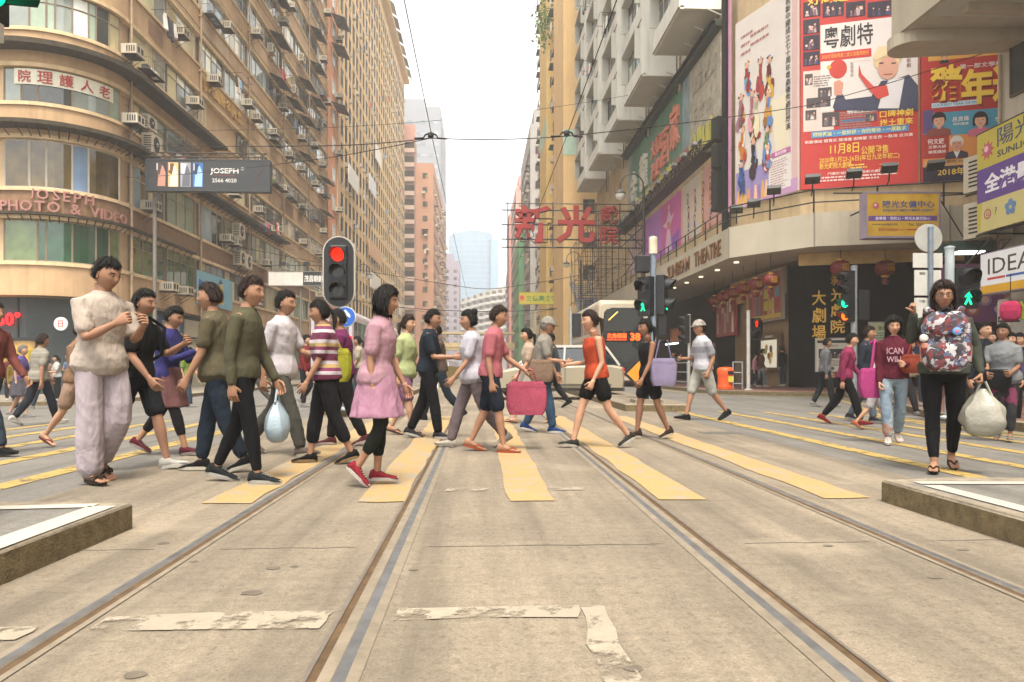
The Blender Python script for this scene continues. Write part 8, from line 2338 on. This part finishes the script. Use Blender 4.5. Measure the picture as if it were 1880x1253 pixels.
# --- left cluster
person("man in a cream shirt and very wide white trousers looking at his hands", 185, 5.5, 1.72, 62, ("loose", "#bfb0a2"), ("wide", "#b9abb1", .97), ("sandal", "#3c3226", "#33291f"), "mid", 1, ("short", "black"), False, 5, 10, 16, {-1: (22, 95, .35, 55), 1: (18, 100, .35, 55)}, vox=.011, fat=1.02, seed=4)
def bp_black(label, mat, y0=.17):
    def f(t, LM, HM, arm, legs, pel, S):
        b_ = bag_mesh(.30, .16, .42, mat, .06); st = MB()
        for s in (-1, 1): st.tube([(s * .09, -.04, -.02), (s * .11, -.16, .03), (s * .12, -.30, -.06), (s * .12, -.27, -.3), (s * .1, -.1, -.4)], .016, mat, 6)
        held("backpack", label, "backpack", t, LM @ (Vector((0, y0, .48)) * S), [("body", b_, True), ("shoulder_strap", st, True)])
    return f
person("person in black with a black backpack, bare legs and white shoes", 252, 6.2, 1.6, 80, ("tee", "#1d1e20"), ("shorts", "#23262b", .42), ("sneaker", "#c9c4ba", "#cfcac0"), "stride2", 1, ("short", "black"), False, 5, 0, 6, {1: (30, 85, .3, 55)}, vox=.012, seed=5, extra=bp_black("black backpack on the person with bare legs and white shoes", cloth("#141517")))
def phone(label):
    def f(t, LM, HM, arm, legs, pel, S):
        b_ = MB(); b_.box(-.036, .036, -.005, .005, 0, .145, M("phone glass", "#15181c", rough=.1), Matrix.Rotation(R(-50), 4, 'X'))
        p = arm[-1][2].lerp(arm[1][2], .5) if (arm[1][2] - arm[-1][2]).length < .35 else arm[1][2]
        held("mobile_phone", label, "phone", t, p + Vector((0, -.07, .03)), [("case", b_, False)])
    return f
person("woman in a violet blue jacket and dusky skirt reading her phone", 306, 7.3, 1.56, 84, ("long", "#2f2f66"), ("skirt", "#6e4a48", .34, "#1d1b1c"), ("sneaker", "#5c1f2c", "#8a7f78"), "stride", 1, ("short", "black"), True, 6, 0, 14, {-1: (28, 85, .3, 55), 1: (28, 85, .3, 55)}, vox=.0125, seed=6, extra=phone("dark phone held up by the woman in the violet jacket"))
person("man in an olive shirt, dark jeans and black canvas shoes walking left", 398, 6.1, 1.62, -84, ("loose", "#5d5640"), ("trousers", "#232f3c", .93), ("sneaker", "#1c1c1e", "#c9c2b0"), "short", 1, ("short", "brown"), False, 4, 0, 0, vox=.0115, seed=7)
def clearbag(t, LM, HM, arm, legs, pel, S):
    b_ = bag_mesh(.22, .16, .34, M("cloudy plastic bag", "#8a9aa4", rough=.3, var=.2, bump=.35, bscale=30), .12, 12, False, .08); b_.v = [(x, y, z - .1) for x, y, z in b_.v]
    hd = strap([(-.05, 0, -.12), (0, 0, .0), (.05, 0, -.12)], M("cloudy plastic bag", "#8a9aa4"), .009)
    held("plastic_bag", "cloudy blue plastic bag carried beside the grey green shirt", "plastic bag", t, arm[1][2] + Vector((0, -.01, -.06)), [("body", b_, True), ("handle", hd, True)])
person("man in a grey green jumper, black leggings and dark trainers walking right", 446, 5.5, 1.6, 86, ("long", "#57543f"), ("leggings", "#141518", .95), ("sneaker", "#23282a", "#a8a49a"), "short", 1, ("short", "brown"), False, 5, -10, 4, vox=.0112, seed=8, extra=clearbag)
def folder(t, LM, HM, arm, legs, pel, S):
    b_ = bag_mesh(.40, .08, .34, cloth("#a3a01f"), .05)
    hd = strap([(-.1, 0, -.01), (-.05, 0, .1), (.05, 0, .1), (.1, 0, -.01)], cloth("#8a8820"), .01)
    held("lime_bag", "lime yellow bag carried in front of the man in the white tee", "bag", t, arm[1][2] + Vector((.0, -.12, .08)), [("body", b_, True), ("handle", hd, True)], R(80))
person("man in a white tee and grey trousers walking right", 516, 7.2, 1.7, 78, ("loose", "#c4bcc0"), ("trousers", "#4c4b44", .95), ("sneaker", "#6b6058", "#b0a89a"), "stride", 1, ("short", "black"), False, 3, 0, 4, {1: (24, 55, .2, 60)}, vox=.0122, seed=9, extra=folder)
person("woman in a magenta and white striped top and black cropped trousers", 598, 6.6, 1.52, -76, ("tee", stripe_cloth("striped jersey", ["#6d1f44", "#6d1f44", "#c4b8bc", "#7a2350", "#b89a5a", "#c4b8bc"], 5.2)), ("trousers", "#1b1b1e", .80), ("sneaker", "#17171a", "#8a6f4a"), "short", 1, ("tied", "black"), True, 4, 0, 4, vox=.012, fat=1.1, seed=10)
person("woman in a plum tunic and black trousers walking just behind the striped top", 630, 8.1, 1.56, -80, ("long", "#6a2450"), ("trousers", "#1a1a1c", .94), ("sneaker", "#5a2a2e", "#a89a90"), "short", 1, ("short", "black"), True, 4, vox=.013, seed=11)
person("short woman in a lilac pink dress, black leggings and red trainers", 692, 5.35, 1.47, 82, ("dress", "#b58a96"), ("dress", "#b07f96", .34, "#1d211c"), ("sneaker", "#8a1f2c", "#b8aca4"), "mid2", 1, ("bob", "black"), True, 6, 0, 4, vox=.011, seed=12)
person("woman in a pale lime top and mauve shorts wearing flip flops", 744, 9.3, 1.58, 70, ("loose", "#a8b07a"), ("shorts", "#8a5f78", .44), ("flip", "#5c3426", "#4a2c22"), "short", 0, ("tied", "brown"), True, 3, vox=.0135, seed=13)
def tray(t, LM, HM, arm, legs, pel, S):
    b_ = MB(); b_.box(-.15, .15, -.2, .06, 0, .02, M("card tray", "#8a8f84")); b_.box(-.12, .1, -.17, .02, .02, .05, M("paper stack", "#b9b2a4"))
    held("card_tray", "flat grey tray of papers carried by the man in the navy tee", "tray", t, (arm[-1][2] + arm[1][2]) / 2 + Vector((0, -.10, -.01)), [("tray", b_, False)])
person("man in a navy tee and black trousers holding a tray before him", 786, 8.9, 1.62, 84, ("tee", "#1e2732"), ("trousers", "#16171a", .95), ("sneaker", "#2f2f34", "#b0aaa0"), "short", 1, ("short", "black"), False, 4, 0, 4, {-1: (18, 72, .1, 60), 1: (18, 72, .1, 60)}, vox=.0132, seed=14, extra=tray)
person("man in a brown shirt and dark jeans behind the navy tee", 806, 12.0, 1.66, -78, ("tee", "#54443c"), ("trousers", "#232e3a", .95), ("sneaker", "#1c1c1e", "#2a2826"), "stride", 1, ("short", "black"), False, 4, vox=.015, seed=15)
person("woman with a top bun, white blouse and mauve grey trousers walking left", 868, 7.9, 1.56, -82, ("loose", "#b8b4be"), ("trousers", "#77696c", .96), ("sneaker", "#b9b2a4", "#8f8678"), "stride", 1, ("bun", "black"), True, 3, vox=.0128, seed=16)
def pinkbag(t, LM, HM, arm, legs, pel, S):
    b_ = bag_mesh(.42, .10, .36, cloth("#b04a62"), .04); hd = strap([(-.12, 0, -.01), (-.06, 0, .14), (.06, 0, .14), (.12, 0, -.01)], cloth("#8f3a50"), .011)
    held("shopping_bag", "large rose pink shopping bag swung by the man in salmon", "shopping bag", t, arm[1][2] + Vector((0, -.02, -.12)), [("body", b_, True), ("handle", hd, True)], R(90))
person("man in a salmon pink shirt, navy shorts and orange flip flops", 902, 7.5, 1.55, 80, ("tee", "#b0606a"), ("shorts", "#1b2330", .46), ("flip", "#b0502a", "#a04a26"), "short", 1, ("short", "brown"), False, 6, 0, 6, {1: (26, 30, 0, 65), -1: (-6, 14, 0, 40)}, vox=.0125, seed=17, extra=pinkbag)
def tanbag(t, LM, HM, arm, legs, pel, S):
    b_ = bag_mesh(.30, .14, .30, cloth("#8a705c"), .08); st = strap([(-.1, 0, -.02), (-.06, -.1, .2), (.04, -.16, .32)], cloth("#6f5a4a"), .012)
    held("shoulder_bag", "tan canvas bag on the hip of the man in the grey cap", "bag", t, LM @ (Vector((-.2, .02, .16)) * S), [("body", b_, True), ("strap", st, True)], R(90))
person("man in a grey cap, grey tee and blue jeans with blue trainers", 996, 9.7, 1.58, 82, ("loose", "#8f897e"), ("trousers", "#34506a", .95), ("sneaker", "#1f3f7a", "#c4c0b8"), "short", 1, ("cap", "grey", "#8f8c80"), False, 5, 0, 6, {-1: (15, 70, .2, 50)}, vox=.0138, seed=18, extra=tanbag)
person("woman in a beige top and short skirt with bare legs behind the grey cap", 972, 11.3, 1.55, -80, ("tee", "#b09a86"), ("skirt", "#a89c90", .26), ("flip", "#6a4a36", "#5a4030"), "stride", 0, ("tied", "black"), True, 3, vox=.015, seed=19)
person("man in dark clothes far behind the grey cap", 1014, 15.6, 1.68, -80, ("long", "#3f4246"), ("trousers", "#26282c", .95), ("sneaker", "#1a1a1c", "#2a2826"), "stride2", 1, ("short", "black"), vox=.017, seed=20)
def lilacbag(t, LM, HM, arm, legs, pel, S):
    b_ = bag_mesh(.30, .11, .34, cloth("#8f84a4"), .05); st = strap([(-.1, 0, -.01), (-.05, 0, .22), (.05, 0, .22), (.1, 0, -.01)], cloth("#7a708f"), .011)
    held("shopping_bag", "soft lilac bag behind the woman in black shorts", "bag", t, LM @ (Vector((.22, .12, .22)) * S), [("body", b_, True), ("strap", st, True)], R(80))
person("woman in an orange sleeveless top and black shorts walking left", 1094, 7.9, 1.56, -80, ("tank", "#b8431e"), ("shorts", "#151517", .30), ("sneaker", "#33322c", "#b0aa9c"), "stride", 0, ("tied", "brown"), True, 5, 0, 4, {-1: (10, 75, .15, 50), 1: (-8, 35, 0, 40)}, vox=.0125, seed=21)
person("woman in a black vest and shorts with dark socks beside the orange top", 1192, 8.9, 1.5, -78, ("tank", "#1a1a1c"), ("shorts", "#17171a", .34), ("boot", "#3a2c26", "#b8ac98"), "short", 2, ("tied", "black"), True, 4, vox=.013, seed=22, extra=lilacbag)
person("man in a white polo, pale shorts and a cap walking left on his own", 1290, 12.0, 1.72, -80, ("tee", stripe_cloth("white grey polo", ["#b4b4ba", "#bcbcc2", "#b0b0b8", "#8f8f98"], 2.4)), ("shorts", "#aaa89e", .50), ("sneaker", "#1d1d1f", "#2a2a2a"), "stride", 1, ("cap", "black", "#a8a096"), False, 4, 0, 0, {-1: (10, 80, .3, 50), 1: (-20, 40, 0, 40)}, vox=.0145, fat=1.1, seed=23)
# --- right side
person("person in a magenta top and black trousers with red shoes", 1552, 11.5, 1.52, 60, ("long", "#8a2a50"), ("trousers", "#18181b", .93), ("sneaker", "#8a1f24", "#7a2a2a"), "stride", 0, ("short", "black"), True, 8, vox=.0145, seed=24)
def redpack(t, LM, HM, arm, legs, pel, S):
    b_ = bag_mesh(.34, .2, .3, cloth("#a83a24"), .1); held("waist_bag", "orange red bag held by the man in the navy jacket", "bag", t, LM @ (Vector((0, -.22, .26)) * S), [("body", b_, True)])
person("man in a navy jacket carrying an orange bag on the right of the crossing", 1588, 12.3, 1.66, 50, ("long", "#2c3440"), ("trousers", "#5f6a78", .95), ("sneaker", "#2c2c2e", "#8a8a86"), "short", 1, ("short", "brown"), False, 5, vox=.015, seed=25, extra=redpack)
person("child in white shorts and orange socks following on the crossing", 1606, 10.6, 1.18, 70, ("tee", "#a8a0a0"), ("shorts", "#b4aeb0", .46), ("sneaker", "#b05a34", "#6a6460"), "stride2", 0, ("short", "black"), False, 5, vox=.014, seed=26)
person("smiling man in a dark jacket behind the woman with glasses", 1803, 10.6, 1.64, 10, ("long", "#20242c"), ("trousers", "#23262c", .95), ("sneaker", "#1c1c1e", "#2c2a28"), "short", 0, ("short", "black"), vox=.0145, seed=27)
person("woman with tied hair and a plum top near the right edge", 1856, 11.6, 1.56, -40, ("long", "#43385a"), ("trousers", "#26262a", .95), ("sneaker", "#2c2c2e", "#8a8a86"), "short", 0, ("tied", "black"), True, vox=.015, seed=28)
person("person in black at the right edge behind the grey tee", 1874, 12.4, 1.62, -60, ("long", "#17181b"), ("trousers", "#26303a", .95), ("sneaker", "#2c2c2e", "#8a8a86"), "stride", 0, ("short", "black"), False, vox=.016, seed=29)
# --- far left
person("man in a faded red top and blue jeans at the left edge", -22, 7.6, 1.68, 78, ("long", "#7a4038"), ("trousers", "#34424e", .93), ("sneaker", "#1a1a1c", "#2a2624"), "stride", 1, ("short", "brown"), False, 5, vox=.013, seed=30)
def yellowbag(t, LM, HM, arm, legs, pel, S):
    b_ = bag_mesh(.26, .14, .2, cloth("#b0a024"), .1); held("shoulder_bag", "yellow bag on the shoulder of the person in the pale striped jumper", "bag", t, LM @ (Vector((.19, -.02, .50)) * S), [("body", b_, True)])
person("person in a pale striped jumper and navy trousers walking away", 72, 12.6, 1.64, 150, ("loose", stripe_cloth("pale striped jumper", ["#8f887a", "#9a9486", "#857f72"], 9)), ("trousers", "#20242e", .95), ("sneaker", "#bab6ae", "#bab6ae"), "stride", 1, ("short", "brown"), False, 4, vox=.0145, seed=31, extra=yellowbag)
person("grey haired person in a violet shirt and grey skirt on the left", 38, 15.5, 1.58, 100, ("tee", "#5a4a86"), ("skirt", "#55525a", .4), ("sneaker", "#8a8680", "#8a8680"), "short", 0, ("short", "grey"), True, vox=.016, seed=32)
person("person in a brown top with bare legs and red flip flops behind the cream shirt", 142, 8.4, 1.5, 84, ("tee", "#8a6a52"), ("shorts", "#a88a74", .4), ("flip", "#8f3a30", "#6a3028"), "stride2", 0, ("short", "black"), True, 5, vox=.0135, seed=33)
for i, (px, d, lab, top, bot, h) in enumerate(((105, 24.6, "woman in a white top and black trousers waiting on the left kerb", "#b8b4ac", ("trousers", "#17181a", .95), 1.58), (127, 25.2, "woman in a bright blue vest waiting on the left kerb", "#3f7aa8", ("trousers", "#77787a", .95), 1.66),
        (88, 25.0, "woman in a tan dress waiting on the left kerb", "#8a6f5a", ("skirt", "#7a5f4c", .35), 1.55), (60, 25.6, "man in a grey shirt waiting on the left kerb", "#77746e", ("trousers", "#2a2a2e", .95), 1.66), (18, 25.0, "man in a dark red shirt waiting on the left kerb", "#6a2a2c", ("trousers", "#2c2e34", .95), 1.65))):
    x, y = at(px, d); person(lab, px, d, h, 20 * (i - 2), ("tank" if i == 1 else "tee", top), bot, ("sneaker", "#b4b0a8", "#a8a49c"), "stand", i % 2, ("tied" if i < 3 else "short", "black"), i < 3, vox=.018, seed=40 + i, z=zf(x, y) + .14, group="people waiting on the left kerb", arms={-1: (20, 70, .5, 50), 1: (20, 70, .5, 50)} if i < 2 else None)
# --- by the theatre
for i, (px, d, lab, top, bot, h, gy) in enumerate(((1385, 27.6, "child in a pink jacket walking past the theatre", "#b07a80", ("trousers", "#2c3038", .95), 1.3, 70), (1398, 27.9, "woman in a brown jacket and pale jeans walking past the theatre", "#6a3a30", ("trousers", "#6f7a86", .95), 1.5, 76),
        (1437, 28.6, "person in black with a grey bag standing at the lit poster box", "#15161a", ("trousers", "#2c3a48", .95), 1.62, 200))):
    x, y = at(px, d); person(lab, px, d, h, gy, ("long", top), bot, ("sneaker", "#b4b0a8", "#a8a49c"), "short" if i < 2 else "stand", 0, ("short" if i == 0 else "tied", "black"), True, vox=.02, seed=50 + i, z=.13, group="people by the theatre")
QC = ["#2f3f6a", "#8a4a5a", "#b4b2b0", "#3a3c44", "#77808a", "#24304a", "#8f6a5a", "#2c4a34", "#a8a49c", "#43303a"]
QN = ["a navy jacket", "a rose shirt", "a white shirt", "a charcoal coat", "a slate blue shirt", "a dark blue polo", "a tan shirt", "a dark green shirt", "a pale grey shirt", "a plum top"]
for i in range(10):
    y = 29.8 + i * 1.25; x = 9.25 + .5 * (i % 3) * .6
    person("person in %s queueing behind the grey railing" % QN[i], 1200 + i, 30, 1.55 + .12 * ((i * 7) % 3) / 2, (-60, 20, 100, -30, 60, 170, 10, -90, 40, 120)[i], ("tee" if i % 2 else "long", QC[i]), ("trousers", ("#26282c", "#3a4654", "#1c1c20")[i % 3], .95), ("sneaker", "#a8a49c", "#8a8680"), "stand", i % 2, (("short", "tied", "bob")[i % 3], "black"), bool(i % 2), vox=.022, seed=60 + i, xy=(x, y), z=.08, group="people in the bus queue")
# background walkers on both pavements
BG = [(30, 19.5, "a mustard top far behind on the left", "#8a7430", 60), (78, 21.0, "a teal shirt far behind on the left", "#2f6a6a", -60), (150, 19.0, "a checked grey shirt far behind on the left", "#66666a", 80), (215, 20.5, "a pink tee far behind the black backpack", "#a86a78", -80), (345, 18.5, "a lime tee far behind the violet jacket", "#7a8f3a", 75), (470, 17.5, "a black tee far behind the white tee", "#1e1e20", -75),
      (560, 16.5, "a red polo far behind the striped top", "#7a2426", 80), (660, 18.5, "a cream tee far behind the pink dress", "#a89c86", -80), (735, 15.5, "a blue shirt far behind the lime top", "#3a5080", 70),
      (1668, 14.8, "a beige coat behind the woman in maroon", "#8f8068", 20), (1700, 15.8, "a navy top behind the woman in maroon", "#26304a", -30), (1782, 13.2, "a wine red top behind the smiling man", "#5f2430", 40), (1822, 13.8, "a pale blue shirt near the right edge", "#7a8ea0", -50), (1838, 15.0, "a white cap and dark tee near the right edge", "#2c2c30", 15), (1650, 18.5, "a green jacket by the theatre kerb", "#3a5a3c", 60), (1515, 17.5, "a grey hoodie before the theatre", "#6a6a6e", 80)]
for i, (px, d, lab, c, tn) in enumerate(BG):
    x, y = at(px, d); person("person in " + lab, px, d, 1.56 + .05 * (i % 4), tn, ("tee" if i % 3 else "long", c), ("trousers", ("#26282c", "#3a4654", "#55504a")[i % 3], .95), ("sneaker", "#8f8b84", "#8a8680"), ("short", "stride", "mid", "short")[i % 4], i % 2, (("short", "tied", "bob")[i % 3], "black"), bool(i % 2), vox=.019, seed=90 + i, z=zf(x, y) + (.13 if px > 1600 and x > 9.4 else 0), group="people in the distance behind the crossing")
# pink backpack for sale hanging on the near building
t = thing("hanging_backpack", "hot pink backpack with lime edge hanging outside the shop", "backpack", (*at(1855, 13.9), 2.15), R(-40))
b = bag_mesh(.42, .2, .5, cloth("#c22a5a"), .08, 10, rnd=.42); b.build("body", t, smooth=True)
b = bag_mesh(.3, .1, .22, cloth("#a82450"), .08); b.v = [(x, y - .11, z - .24) for x, y, z in b.v]; b.build("pocket", t, smooth=True)
b = MB(); b.tube([(.2, .02, -.02), (.26, .05, -.2), (.24, .03, -.46)], .04, cloth("#8f9a1f"), 6); b.build("side_panel", t); b = MB(); b.tube([(0, 0, 0), (0, .02, .08), (.0, .1, .7)], .01, BLACK, 4); b.build("hook", t)
b = MB(); b.tube([(-.22, .0, -.38), (-.26, -.02, -.5), (.2, -.02, -.5)], .03, BLACK, 5); b.build("strap", t)
t.scale = (.78, .78, .78); t.location.z = 2.2
finish_people()
for o in list(SC.objects):
    if "_s" in o.keys(): del o["_s"]
